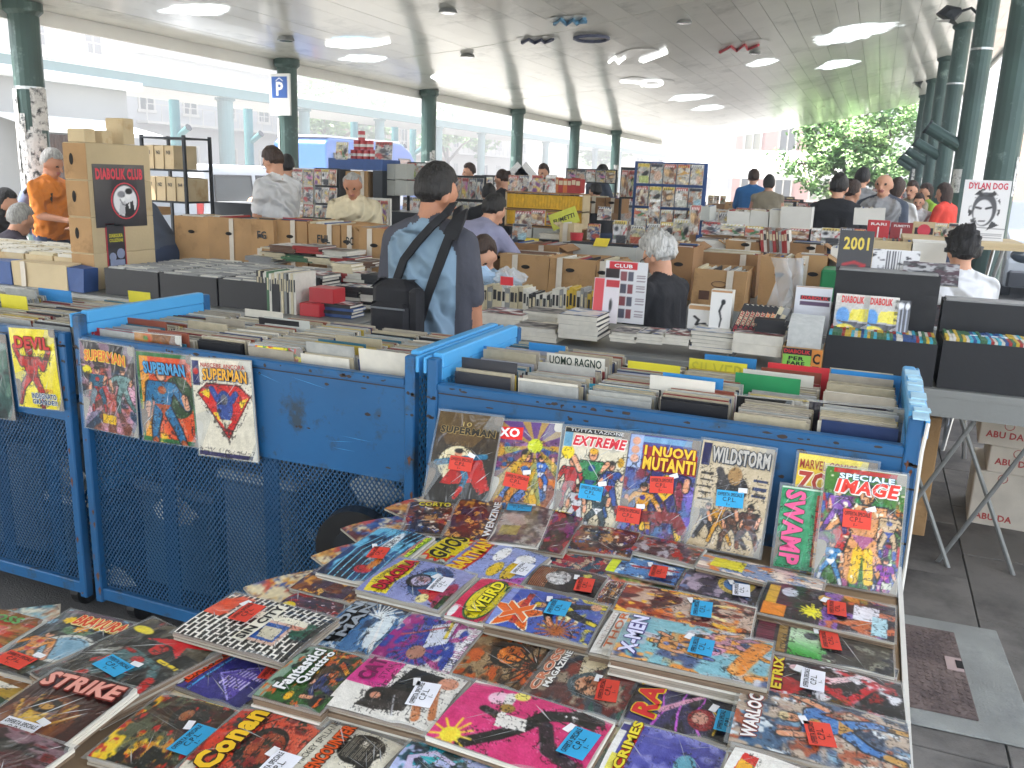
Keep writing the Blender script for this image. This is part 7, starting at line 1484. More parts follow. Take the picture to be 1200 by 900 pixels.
# black steps of boxes with digest comics
DIG = ['bk_' + k for k in ('red', 'yellow', 'green', 'blue', 'white')]; mat('dig_cyan', '3aa8c0', .5); DIG.append('dig_cyan')
def blackstep(px0, py0, px1, py1, y, label, d=.4, spines=0, zt=None):
    x0, x1, za, zb = PB(px0, py0, px1, py1, y); w = (x1 - x0) / 2; h = (zt or zb) - .852
    o = thing('black_box', label, 'box', ((x0 + x1) / 2, y, .852)); b = MB(); b.box(-w, w, 0, .008, 0, h).box(-w, -w + .008, .008, d, 0, h).box(w - .008, w, .008, d, 0, h).box(-w + .008, w - .008, d - .008, d, 0, h).box(-w + .008, w - .008, .008, d - .008, 0, .01); b.build('shell', 'black_box', o)
    if not spines: MB().box(-w + .012, w - .012, .012, d - .012, h - .03, h + .008).build('bagged_tops', 'bk_grey', o)
    c = MB(); q = random.Random(int(px0))
    for r_ in range(spines):
        x = -w + .01
        while x < w - .016: c.box(x, x + .0125, .012 + r_ * .13, .012 + r_ * .13 + .118, .012, h + .012 + q.uniform(-.002, .004), q.randrange(6)); x += .0135
    if spines: stuff(c.build('packed_digests', DIG, o))
    return o, w, h
blackstep(966, 398, 1098, 428, 4.16, 'low black box of colourful digest comics, left of two', .28, 2)
blackstep(1102, 405, 1240, 440, 4.16, 'low black box of colourful digest comics, right of two', .28, 2)
blackstep(975, 320, 1098, 400, 4.5, 'tall black box carrying the book lettered 2001', .16, 0)
blackstep(1102, 357, 1240, 400, 4.5, 'tall black box behind the right hand digest comics', .16, 0)
a = A(36, 54, 305).grad('c8c4b8', '9a98a0'); a.rect(0, 0, 1, .06, 'd8d0c8'); a.poly([(.5, .5), (1, .45), (1, .9), (.4, .85)], 'e8d828'); a.ell(.25, .75, .2, .3, '3a8ad0'); a.poly([(.1, .9), (1, .95), (.7, 1.2)], '2a2a38'); a.ell(.35, 1.2, .3, .2, 'e8d828'); a.ell(.45, 1.2, .12, .12, 'e0c0a0'); a.grain()
dk = art_mesh('cover', a, .15, .21, 'cover_print')
for i, (p0, p1, q0, q1) in enumerate([(982, 1014, 345, 384), (1016, 1048, 348, 387)]):
    x0, x1, za, zb = PB(p0, q0, p1, q1, 4.3); magazine((x0 + x1) / 2, 4.34, 1.0, x1 - x0, '%s of the two twin DIABOLIK digests with a yellow and blue cover' % ['left', 'right'][i], None, h=.21, art=dk, k=0, titles=[('DIABOLIK', 'd83030', .08, .04, .92, .2)], back=.2)
a = A(24, 36, 306).fill('2a2c34'); a.hatch(.1, .1, .9, 1.2, '9aa0b0', 4, 0, .4); a.ell(.35, .2, .22, .12, 'e8e8ea'); a.ell(.8, .2, .15, .12, 'e8e8ea'); a.rect(.1, 1.2, .9, 1.45, 'a83038')
x0, x1, za, zb = PB(1048, 350, 1067, 390, 4.3); magazine((x0 + x1) / 2, 4.34, 1.0, x1 - x0, 'narrow dark digest with white circles right of the twin ones', None, h=.2, art=art_mesh('cover', a, x1 - x0, .2, 'cover_print'), k=0, back=.2)
x0, x1, za, zb = PB(981, 293, 1021, 320, 4.7)
a = A(24, 36, 307).fill('3c3c40'); a.line([(.2, 1.2), (.5, 1.1), (.8, 1.2), (.6, 1.35)], .05, 'b02830')
magazine((x0 + x1) / 2, 4.64, ony(1000, 321, 4.62).z, x1 - x0, 'dark grey book lettered 2001 in gold', None, h=.21, art=art_mesh('cover', a, x1 - x0, .21, 'paper_print'), k=0, titles=[('2001', 'd8c050', .14, .15, .88, .45)], back=.08)
a = A(60, 30, 308).fill('d8d8da'); a.hatch(.3, .1, .6, 1.3, '5a5a60', 17, 0, .5); a.blobs(['3a3a40'], 5, .6)
x0, x1, za, zb = PB(1021, 303, 1076, 320, 4.72); magazine((x0 + x1) / 2, 4.65, ony(1048, 325, 4.62).z, x1 - x0, 'black and white landscape book right of the one lettered 2001', None, h=.13, art=art_mesh('cover', a, x1 - x0, .13, 'paper_print'), k=0)
x0, x1, za, zb = PB(1056, 313, 1122, 336, 4.66); a = A(60, 30, 309).fill('6a6a6c'); a.blobs(['3a3a3c', 'a8a8aa', '503c44'], 6, .5)
magazine((x0 + x1) / 2, 4.56, ony(1090, 334, 4.56).z, x1 - x0, 'dark photographic landscape book lying on the tall black box', None, h=.12, art=art_mesh('cover', a, x1 - x0, .12, 'paper_print'), k=0, back=.6)
for i, (p0, p1, txt, bgc, tc) in enumerate([(1098, 1136, '', '4a3438', 'c04040'), (1136, 1172, 'DIABOL', '3c2c34', 'c83040'), (1172, 1225, 'DIABOLIK 2', '7a2c34', 'd8a840')]):
    x0, x1, za, zb = PB(p0, 335, p1, 360, 4.6); a = A(30, 20, 310 + i).fill(bgc); a.blobs(['8a5a58', 'b03038'], 4, .6)
    magazine((x0 + x1) / 2, 4.62, 1.055, x1 - x0, ['dark red comic with no lettering left in the row on the right black box', 'black comic lettered DIABOL in red on the right black box', 'red and brown comic at the right edge on the right black box'][i], None, h=.105, art=art_mesh('cover', a, x1 - x0, .105, 'cover_print'), k=0, titles=[(txt, tc, .1, .15, .9, .75)] if txt else (), back=.15)
for i, (px, py, w_, lb) in enumerate([(1170, 393, .10, 'white printed price sheet lying over the right digest comics'), (1012, 387, .09, 'white printed price sheet lying over the left digest comics')]):
    p = ony(px, py, 4.27); o = thing('price_sheet', lb, 'paper', (p.x, 4.27, 1.025 if i else 1.03), R(8)); MB().obox((0, 0, 0), (w_, 0, 0), (0, .05, .02 if i else .045), (0, 0, .0008)).build('sheet', flat('e4e4e6'), o)
    q = MB()
    for k in range(5): q.obox((0, -.03 + k * .015, (-.03 + k * .015) * (.4 if i else .9) + .0016), (w_ * .8, 0, 0), (0, .002, .0008 if i else .0018), (0, 0, .0004))
    q.build('print_lines', flat('6a6a70'), o)
# clear plastic sheets standing by the black volumes
for i, (px, lb) in enumerate([(930, 'crumpled clear bag standing behind the white display card'), (912, 'thin clear sheet leaning on the cream volume')]):
    x0, x1, za, zb = PB(px - 9, 302, px + 12, 385, 4.5); b = MB(); P = []
    for j in range(9):
        for k in range(5): P.append((x0 + (x1 - x0) * (k / 4) * (.5 + .5 * j / 8 + (.3 if i else 0)) + .02 * math.sin(j * 1.3 + k * 2), 4.5 + .03 * math.sin(j * 2 + k * 1.7), .86 + (zb - .86) * j / 8))
    b.add(P, [(j * 5 + k, j * 5 + k + 1, j * 5 + k + 6, j * 5 + k + 5) for j in range(8) for k in range(4)]); o = thing('clear_bag', lb, 'bag'); b.build('film', 'clear_bag', o, smooth=True)
p = ony(560, 318, 4.75)
for i, (px, py, lb, m) in enumerate([(556, 321, 'pale blue plastic bag in the hands of the half hidden vendor', 'card_blue'), (597, 325, 'clear plastic bag with a red label on the upright book row', 'clear_bag')]):
    p = ony(px, py, 4.78); b = MB(); b.sphere((0, 0, 0), (.10 if i else .13, .06, .05), 18); b.v = [(x * (1 + .5 * mnoise.noise(Vector((x, y, z)) * 25)), y, z * (1 + .9 * mnoise.noise(Vector((x, y, z)) * 30 + Vector((5, 0, 0))))) for x, y, z in b.v]
    o = thing('plastic_bag', lb, 'bag', tuple(p)); b.build('film', 'clear_bag' if i else mat('blue_bag', 'a8c4e0', .3, coat=.6), o)
    if i: MB().box(-.03, .05, -.065, -.062, -.04, .01).build('red_label', flat('d83038'), o)

# ---- row B : cardboard boxes on cloth covered tables
for i, (xa, xb) in enumerate([(-5.6, -3.9), (-3.87, -2.1), (-2.07, -.3), (-.27, .9)]):
    table('cloth covered table under the %s cardboard boxes' % ['left', 'middle left', 'middle right', 'right'][i], xa, xb, 5.95, 7.0 if i > 1 else 6.75, .85 if i > 1 else .85, cloth='black_cloth' if i == 0 else None)
GB = 'cardboard boxes of comics'
CB = [(205, 254, 245, 287, 6.0, 'left of the pair on the black cloth', None), (245, 256, 294, 290, 6.0, 'with a dark spot, on the black cloth', None), (294, 258, 321, 291, 5.98, 'turned end on, between two wide ones', 'FG'), (321, 258, 360, 289, 6.02, 'in shade, right of the end on one', None),
      (361, 262, 399, 294, 5.95, 'marked in felt pen before the man in cream', 'FUL'), (400, 264, 421, 296, 5.95, 'narrow and marked, left of the man in two tone shirt', 'DC'), (421, 268, 450, 300, 5.9, 'deepest brown, touching the man in two tone shirt', None)]
for (a, b_, c, d_, y, lb, tx) in CB: cbox(a, b_, c, d_, y, 'brown cardboard box ' + lb, 'cardboard', z0=.853, txt=tx)
CB = [(586, 299, 642, 342, 6.05, 'with a torn pale hand hole in the middle row', 'cardboard'), (643, 303, 697, 345, 6.05, 'with a dark torn hole in the middle row', 'cardboard'), (698, 306, 720, 345, 6.05, 'partly behind the leaflet sheet', 'cardboard'), (560, 288, 600, 320, 6.5, 'half open behind the torn one', 'cardboard'),
      (600, 287, 655, 312, 6.55, 'long and low in the second row', 'cardboard_dark'), (548, 290, 562, 330, 6.3, 'narrow beside the man in two tone shirt', 'cardboard_dark'), (782, 290, 812, 345, 6.3, 'behind the grey haired woman', 'cardboard_dark'), (890, 302, 930, 348, 6.2, 'large and plain right of the fruit box', 'cardboard'), (931, 300, 968, 348, 6.25, 'large with yellow tops, left of the black boxes', 'cardboard'),
      (815, 297, 888, 325, 6.75, 'long and shallow behind the fruit box', 'cardboard_dark'), (985, 306, 1015, 340, 6.3, 'hidden behind the book lettered 2001', 'cardboard'), (1021, 283, 1068, 306, 6.4, 'clean and flat right of the book lettered 2001', 'cardboard_pale'), (785, 285, 815, 300, 7.0 - .2, 'dull brown above the woman', 'cardboard_dark')]
for (a, b_, c, d_, y, lb, m) in CB: cbox(a, b_, c, d_, y, 'cardboard box ' + lb, m, z0=.853, d=.38)
fb = cbox(812, 316, 874, 350, 5.97, 'printed fruit carton full of comics behind the slip cases', 'cardboard', z0=.853, d=.36, hole=False)
q = MB(); q.tube([(.0 + .05 * math.cos(a), -.002, .17 + .02 * math.sin(a)) for a in [j * math.pi / 8 for j in range(17)]], .003, 4); q.box(-.13, -.06, -.0025, -.001, .06, .12); q.box(-.02, .05, -.0025, -.001, .08, .12); q.build('printed_marks', flat('5a3c2c'), fb)
cbox(1068, 285, 1110, 306, 6.4, 'white carton with a dark emblem, behind the landscape book', 'white_card', z0=.98, d=.3, hole=False, open_=False)
cbox(655, 288, 745, 306, 6.9, 'long pale grey tray across the middle of the boxes', 'grey_card', z0=.9, d=.3, hole=False)
cbox(972, 290, 984, 320, 6.5, 'white open carton left of the book lettered 2001', 'white_card', z0=.853, d=.3, hole=False)
o = thing('plastic_crate', 'bright green plastic crate beside the tall black box', 'crate', tuple(ony(972, 335, 5.9))); MB().bbox(-.06, .1, 0, .3, -.1, .1, .01).build('crate', 'plastic_green', o)
# magazines lying in front of row B left
for i, (px, py, c_) in enumerate([(318, 300, 'cream'), (345, 303, 'green'), (372, 306, 'cream'), (400, 306, 'red'), (330, 292, 'brown'), (360, 293, 'red'), (386, 298, 'white'), (420, 310, 'brown'), (305, 305, 'grey')]):
    pile(px - 15, py - 4, px + 15, py + 4, 5.5, 3, c_, '%s paper in the loose magazine heap before the boxes, %s' % (c_, ['left', 'left middle', 'middle', 'right middle', 'back left', 'back middle', 'back right', 'far right', 'far left'][i]), .25, j=.03)
table('low table of loose magazines before the left cardboard boxes', -4.3, -2.75, 5.35, 5.9, .82)
cbox(300, 291, 318, 306, 5.6, 'small carton at the left end of the loose magazine heap', 'cardboard', z0=.822, d=.2, hole=False)

# ---- left side unit : boxes, shelf, racks
cbox(112, 243, 156, 258, 6.6, 'brown open carton beside the grey haired person on the left', 'cardboard', d=.5, z0=1.17); cbox(68, 253, 95, 285, 6.5, 'beige carton right of the red crate', 'cardboard_pale', z0=.853); cbox(60, 246, 100, 254, 6.9, 'white carton behind the red crate', 'white_card', z0=1.1, hole=False)
x0, x1, za, zb = PB(40, 255, 68, 276, 6.3); o = thing('plastic_crate', 'red plastic crate behind the grey haired person on the left', 'crate', ((x0 + x1) / 2, 6.3, za))
cr = MB(); w = (x1 - x0) / 2; h = zb - za
for k in range(5): cr.box(-w, w, 0, .01, h * k / 5, h * (k + .6) / 5)
for k in range(9): cr.box(-w + k * w / 4.1, -w + k * w / 4.1 + .012, -.002, .012, 0, h)
cr.box(w - .01, w, .01, .4, 0, h).box(-w, -w + .01, .01, .4, 0, h); cr.build('crate', 'plastic_red', o); table('table behind the poster pillar', -8.6, -5.7, 6.2, 7.1, .84)
x0, x1, za, zb = PB(168, 158, 217, 240, 7.6)
sh = thing('shelf_rack', 'dark metal shelf rack loaded with pale comic boxes', 'shelf', (x0, 7.6, 0)); W_ = x1 - x0
for sx in (0, W_):
    for sy in (0, .4): MB().box(sx - .015, sx + .015, sy - .015, sy + .015, 0, zb).build('post', 'dark_metal', sh)
for z in (1.28, 1.62, zb - .02): MB().box(.016, W_ - .016, -.014, .41, z - .02, z).build('shelf', 'dark_metal', sh)
for r_, z in enumerate((1.282, 1.622)):
    for c_ in range(4):
        if r_ == 1 and c_ == 3: continue
        w = W_ / 4 - .01; xx = x0 + .02 + c_ * (W_ - .02) / 4; cbox(0, 0, 0, 0, 7.6, 'pale comic box on the %s shelf, %s' % (['lower', 'upper'][r_], ['leftmost', 'second', 'third', 'rightmost'][c_]), 'cardboard_pale', xz=(xx, xx + w, z, z + .25), open_=False, hole=False, d=.35, txt='N' + str(c_ + 1))
def facerack(px0, py0, px1, py1, y, rows, cols, label, frame='dark_metal', wl='comic', seed=0, grp=None, back=.08, postw=.012):
    x0, x1, za, zb = PB(px0, py0, px1, py1, y); w = x1 - x0; h = (zb - za) / rows; q = random.Random(seed)
    o = thing('display_rack', label, 'rack', (x0, y, za)); 
    for sx in (0, w): MB().box(sx - postw, sx + postw, .0, .03, -za if za < 1.2 else -.3, zb - za).build('post', frame, o)
    for r_ in range(rows): MB().box(postw, w - postw, -.02, .02, r_ * h - .008, r_ * h + .006).build('shelf', frame, o)
    MB().box(postw, w - postw, .012, .02, 0, zb - za).build('back_panel', frame, o)
    for r_ in range(rows):
        for c in range(cols):
            cw = w / cols; magazine(x0 + cw * (c + .5), y - .03, za + r_ * h + .01, cw * .93, 'comic shown face out on the ' + label.replace(' with', ' having'), 'comics on the ' + label, h=h * .88, k=q.randrange(36), back=back, th=.012)
facerack(345, 197, 369, 258, 7.6, 3, 2, 'pale rack left of the man in cream', 'white_card', seed=1)
facerack(370, 197, 396, 260, 7.6, 3, 3, 'dark rack behind the man in cream', seed=2)
x0, x1, za, zb = PB(385, 186, 448, 236, 8.6)
o = thing('shelf_unit', 'dark blue shelf unit topped with red and white cans', 'shelf', (x0, 8.6, 0)); W_ = x1 - x0
MB().box(0, W_, 0, .4, zb - .12, zb).build('top_shelf', 'bk_blue', o); MB().box(0, .04, 0, .4, 0, zb - .121).build('side', 'dark_metal', o); MB().box(W_ - .12, W_, 0, .4, 0, zb - .121).build('side', 'dark_metal', o); MB().box(.04, W_ - .12, 0, .4, za - .02, za).build('shelf', 'dark_metal', o)
cbox(0, 0, 0, 0, 8.58, 'tan carton on the blue shelf unit behind the man in cream', 'cardboard', xz=(x0 + W_ * .35, x0 + W_ * .75, za, za + .33), open_=False)
for i in range(8):
    b = MB(); b.tube([(0, 0, z) for z in (0, .1)], .04, 12); c = link('can', b.mesh('can', ['plastic_red'])); r_, k = (0, i) if i < 4 else ((1, i - 4 + .5) if i < 7 else (2, 1.2)); c.location = (x0 + W_ * .35 + k * .085, 8.75, zb + .001 + r_ * .102); tag(c, 'red drink can stacked on the blue shelf unit', 'can', 'cans on the blue shelf unit'); MB().tube([(0, 0, .03), (0, 0, .06)], .0405, 12, caps=False).build('white_band', 'white_paint', c)
for i, (px, w_, lb, k) in enumerate([(400, 14, 'white framed card standing left of the red cans', 3), (449, 20, 'pale board standing right of the red cans', 7)]):
    magpx(px - w_ / 2, 166, px + w_ / 2, 187, 8.6, lb, k=k)
for r_ in range(2):
    for c_ in range(2):
        cbox(448 + c_ * 15, 192 + r_ * 19, 462 + c_ * 15, 210 + r_ * 19, 8.7, 'white archive box %s %s behind the head of the man in two tone shirt' % (['upper', 'lower'][r_], ['left', 'right'][c_]), 'grey_card', open_=False, hole=False, d=.35)
table('table under the archive boxes', -7.4, -4.4, 8.5, 9.1, 1.25, cloth='dark_metal')
facerack(478, 190, 500, 228, 8.9, 2, 2, 'small rack left of the dark haired head', seed=5)
facerack(428, 232, 456, 262, 7.7, 1, 3, 'low rack right of the man in cream', 'white_card', seed=6)
facerack(533, 206, 567, 262, 9.3, 2, 4, 'rack of face out comics left of the man in black', seed=7)
# yellow books on two shelves
x0, x1, za, zb = PB(593, 227, 682, 266, 8.4)
o = thing('book_shelf', 'low double shelf packed with yellow spined books', 'shelf', (x0, 8.4, za)); W_ = x1 - x0; h = zb - za
for z in (-.012, h * .48, h): MB().box(-.012, W_ + .012, 0, .22, z, z + .012).build('shelf', 'cardboard_dark', o)
for s in (-.012, W_): MB().box(s, s + .012, 0, .22, .001, h - .001).build('side', 'cardboard_pale', o)
mat('bk_gold', 'd0a018', .6, var=.2, scale=20)
for r_ in range(2):
    for k in range(26):
        w = W_ / 26; key = ('gold', r_)
        if key not in _m: _m[key] = MB().box(-w / 2 + .001, w / 2 - .001, 0, .16, 0, h * .42).box(-w / 2 + .005, w / 2 - .005, -.001, 0, h * .08, h * .2).mesh('book', ['bk_gold'])
        NBOOK[0] += 1; b = link('book', _m[key]); b.location = (x0 + w * (k + .5), 8.42, za + r_ * (h * .5) + .013); tag(b, 'yellow spined book on the %s of the two yellow shelves' % ['lower', 'upper'][r_], 'book', 'yellow books on the %s shelf' % ['lower', 'upper'][r_])
table('table carrying the yellow book shelf', x0 - .3, x1 + .4, 8.0, 8.9, .8)
for i, (px, w_, lb, k) in enumerate([(601, 12, 'light green', 4), (613, 12, 'pale', 6), (629, 13, 'green bordered', 16), (645, 13, 'pale picture covered', 1)]): magpx(px - w_ / 2, 205, px + w_ / 2, 227, 8.5, lb + ' comic album standing on the yellow book shelf', k=k)
bookrow(651, 208, 678, 227, 8.5, 'red and ochre annual standing on the yellow book shelf', ['red', 'orange', 'red', 'yellow'], th=.035, z0=zb + .015)
for i, (a, b_, c, d_, k) in enumerate([(603, 247, 623, 268, 0), (622, 246, 638, 264, 2), (600, 262, 617, 281, 5), (640, 250, 672, 264, 7), (688, 262, 703, 281, 12), (718, 258, 734, 286, 13), (738, 264, 755, 286, 9), (757, 262, 773, 283, 10), (773, 260, 788, 284, 11), (788, 256, 808, 284, 3), (760, 233, 773, 255, 8), (743, 244, 759, 256, 15), (700, 242, 716, 258, 6), (808, 240, 820, 275, 2)]):
    magpx(a, b_, c, d_, 7.9 - (i % 3) * .1, 'magazine standing on the middle table, ' + ['under the left yellow books', 'dark red one under the yellow books', 'grey one by the crouching person', 'lying under the yellow sign', 'white framed with red picture', 'tall with yellow green dots', 'olive one right of the tall one', 'red topped one before the blue rack', 'brown one before the blue rack', 'black and white one leaning by the blue rack', 'bright orange poster cover', 'small pale one left of the orange cover', 'blue grey leaning one', 'narrow pale one at the rack end'][i], k=k)
o = thing('price_sign', 'tilted yellow green handwritten sign on the middle table', 'sign', tuple(ony(661, 256, 7.85)), 0); MB().obox((0, 0, 0), (.13, 0, .05), (0, .002, 0), (-.03, 0, .07)).build('card', flat('c8cc48'), o); q = MB(); put_text(q, 'FUMETTI', -.1, .1, -.02, .02, fn=lambda a_, b_: (a_ - b_ * .3, -.004, b_ + a_ * .4)); q.build('lettering', 'ink_black', o)
o = thing('paper_cup', 'bright red cup at the front of the middle table', 'cup', tuple(ony(675, 290, 7.4))); MB().tube([(0, 0, -.0), (0, 0, .13)], [.045, .06], 16).build('cup', 'plastic_red', o)
cbox(655, 262, 672, 292, 7.5, 'pale wood carton beside the red cup', 'cardboard_pale', hole=False, d=.25)
pile(632, 274, 657, 280, 7.6, 3, 'white', 'white thick book lying beside the pale wood carton', .2, spine=False)
for i, (px, py, lb) in enumerate([(566, 280, 'yellow slip on the cardboard boxes near the arm'), (622, 284, 'yellow slip above the box with the torn hole'), (705, 284, 'yellow paper under the white framed magazine')]):
    p = ony(px, py, 6.9); o = thing('paper_slip', lb, 'paper', tuple(p)); MB().obox((0, 0, 0), (.06, 0, 0), (0, .04, .03), (0, 0, .001)).build('sheet', flat('e0c83c'), o)
for i, (px, lb) in enumerate([(606, 'left'), (616, 'right')]):
    p = ony(px, 204, 9.6); o = thing('price_sign', 'white diamond shaped card hung far back, %s of two' % lb, 'sign', tuple(p)); MB().obox((0, 0, 0), (.07, 0, .07), (0, .002, 0), (-.07, 0, .07)).build('card', flat('e8e8e6'), o)
# blue rack
x0, x1, za, zb = PB(745, 188, 825, 276, 9.0)
facerack(745, 190, 823, 270, 9.05, 3, 5, 'tall blue shelf rack with covers in three rows', 'bk_blue', seed=9, postw=.03)
facerack(728, 196, 745, 232, 9.2, 1, 2, 'grey rack end left of the blue rack', seed=10)
facerack(664, 198, 722, 214, 13.4, 1, 5, 'thin framed rack under the stooping man', seed=11)
for (a, b_, c, d_, lb) in [(686, 231, 709, 250, 'brown boxes with a dark hole, left of two'), (710, 232, 728, 250, 'brown and red lidded boxes, right of two')]: cbox(a, b_, c, d_, 9.6, 'cardboard box among the ' + lb, 'cardboard_dark', d=.3)
table('middle table under the standing magazines', -4.0, -1.6, 7.3, 8.0, .85)
table('table under the blue rack', -3.6, -1.7, 8.8, 9.6, .85); table('table behind the yellow book shelf', -5.5, -3.65, 9.3, 10.0, .85)
# ---- right: rows C
for (a, b_, c, d_, y, lb, m) in [(852, 247, 878, 266, 9.0, 'white carton left of three white ones', 'white_card'), (879, 247, 900, 266, 9.0, 'white carton in the middle of three', 'white_card'), (901, 246, 922, 267, 9.0, 'white carton with a dark lid edge', 'white_card'), (914, 243, 951, 268, 8.9, 'large white carton left of the broad man', 'white_card'), (1000, 244, 1037, 264, 9.0, 'white carton held near the bald man', 'white_card'), (808, 241, 832, 258, 8.8, 'small white carton with grey base', 'grey_card')]: cbox(a, b_, c, d_, y, lb, m, hole=False, d=.35)
for i, (a, b_, c, d_, k, lb) in enumerate([(822, 260, 844, 275, 7, 'orange'), (844, 262, 872, 276, 3, 'cream and black'), (873, 265, 895, 278, 15, 'pale blue'), (925, 268, 948, 280, 2, 'orange and blue'), (950, 267, 962, 284, 8, 'red lettered white'), (962, 267, 984, 286, 13, 'orange red'), (984, 267, 1000, 286, 6, 'cream grid'), (1000, 268, 1014, 286, 12, 'yellow face')]): magpx(a, b_, c, d_, 7.9, lb + ' magazine standing in the row before the broad man', k=k)
for i, (a, b_, c, d_, m, txt, lb) in enumerate([(1016, 258, 1042, 282, 'plastic_red', 'RARI', 'bright red display folder'), (1043, 261, 1069, 282, flat('8a2c30'), 'FUMETTI', 'dark red display folder'), (1069, 260, 1096, 283, 'cardboard_pale', '', 'tan folder with a red drawing')]):
    x0, x1, za, zb = PB(a, b_, c, d_, 8.0); o = thing('display_folder', lb + ' standing at the back of the right stalls', 'folder', ((x0 + x1) / 2, 8.0, za)); w = (x1 - x0) / 2; MB().bbox(-w, w, 0, .04, 0, zb - za, .003).build('folder', m, o)
    if txt: q = MB(); put_text(q, txt, -w * .7, w * .7, (zb - za) * .75, (zb - za) * .88, fn=lambda a_, b_2: (a_, -.0015, b_2)); q.box(-.006, .006, -.002, -.0005, .02, (zb - za) * .68); q.build('lettering', 'white_paint', o)
    else: q = MB(); q.box(-w * .8, w * .8, -.002, -.0005, .01, (zb - za) * .7); q.disc((0.0, -.003, .09), .05, 14, (0, -1, 0), 1); q.build('drawing', [flat('2a2428'), flat('c83848')], o)
for i, (a, c, k) in enumerate([(1096, 1106, 3), (1106, 1124, 11), (1124, 1136, 9)]): magpx(a, 262, c, 284, 8., 'magazine right of the red folders, ' + ['white narrow', 'dark portrait', 'cream'][i] + ' one', k=k)
bookrow(893, 268, 926, 296, 7.3, 'slim comic leaning in the white bundle in the right boxes', ['white', 'white', 'red', 'brown', 'grey'], th=.02, d=.2, lean=-.15)
table('right table under the row of standing magazines', -1.55, .95, 7.85, 8.45, .85); cbox(925, 286, 966, 300, 7.3, 'shallow brown carton behind the yellow topped one', 'cardboard_dark', d=.3); cbox(815, 281, 850, 292, 7.4, 'shallow white carton behind the long shallow one', 'white_card', d=.3, hole=False); cbox(850, 283, 890, 294, 7.35, 'low brown carton left of the white bundle', 'cardboard', d=.3)
table('table under the shallow cartons', -1.6, .2, 7.1, 7.7, .82)
# black and white comic poster at the right
x0, x1, za, zb = PB(1126, 211, 1181, 282, 6.9)
a = A(60, 80, 320).fill('dededf'); a.ell(.5, .72, .26, .42, '4a4a4e'); a.ell(.48, .8, .2, .32, 'd8d8da'); a.blobs(['2a2a2c'], 6, .56, (((a.u - .5) / .34) ** 2 + ((a.v - .7) / .5) ** 2 < 1) * (((a.u - .47) / .14) ** 2 + ((a.v - .85) / .25) ** 2 > 1) * 1.); a.line([(.32, .68), (.42, .7)], .025, '202022'); a.line([(.54, .7), (.64, .67)], .025, '202022'); a.line([(.42, 1.02), (.54, 1.01)], .015, '303032'); a.poly([(.0, 1.15), (.3, 1.05), (.4, 1.15)], '8a8a90'); a.poly([(.7, 1.0), (.6, 1.25), (.85, 1.1)], '303034'); a.line([(0, 1.16), (1, 1.2)], .008, '5a5a60'); a.rect(.05, 1.22, .38, 1.45, 'c8b8b8'); a.hatch(.42, 1.24, .95, 1.45, '8a8a92', 22, 1, .4)
t = magazine((x0 + x1) / 2, 6.9, za, x1 - x0, 'large black and white poster lettered DYLAN DOG in red beside the nearest right column', None, h=zb - za, art=art_mesh('cover', a, x1 - x0, zb - za, 'paper_print'), k=0, titles=[('DYLAN DOG', 'c82c48', .1, .04, .93, .15)], back=.03)
t['category'] = 'poster'; t.name = 'comic_poster'
table('small pale wooden table under the black and white poster', x0 - .35, x1 + .12, 6.7, 7.35, za + .0, m='cardboard_pale', apron=.05)
for i, (a, c, k, lb) in enumerate([(1095, 1110, 3, 'left'), (1111, 1126, 5, 'right')]): magpx(a, 262, c, 281, 7.2, 'pale magazine %s of two beside the black and white poster' % lb, k=k)

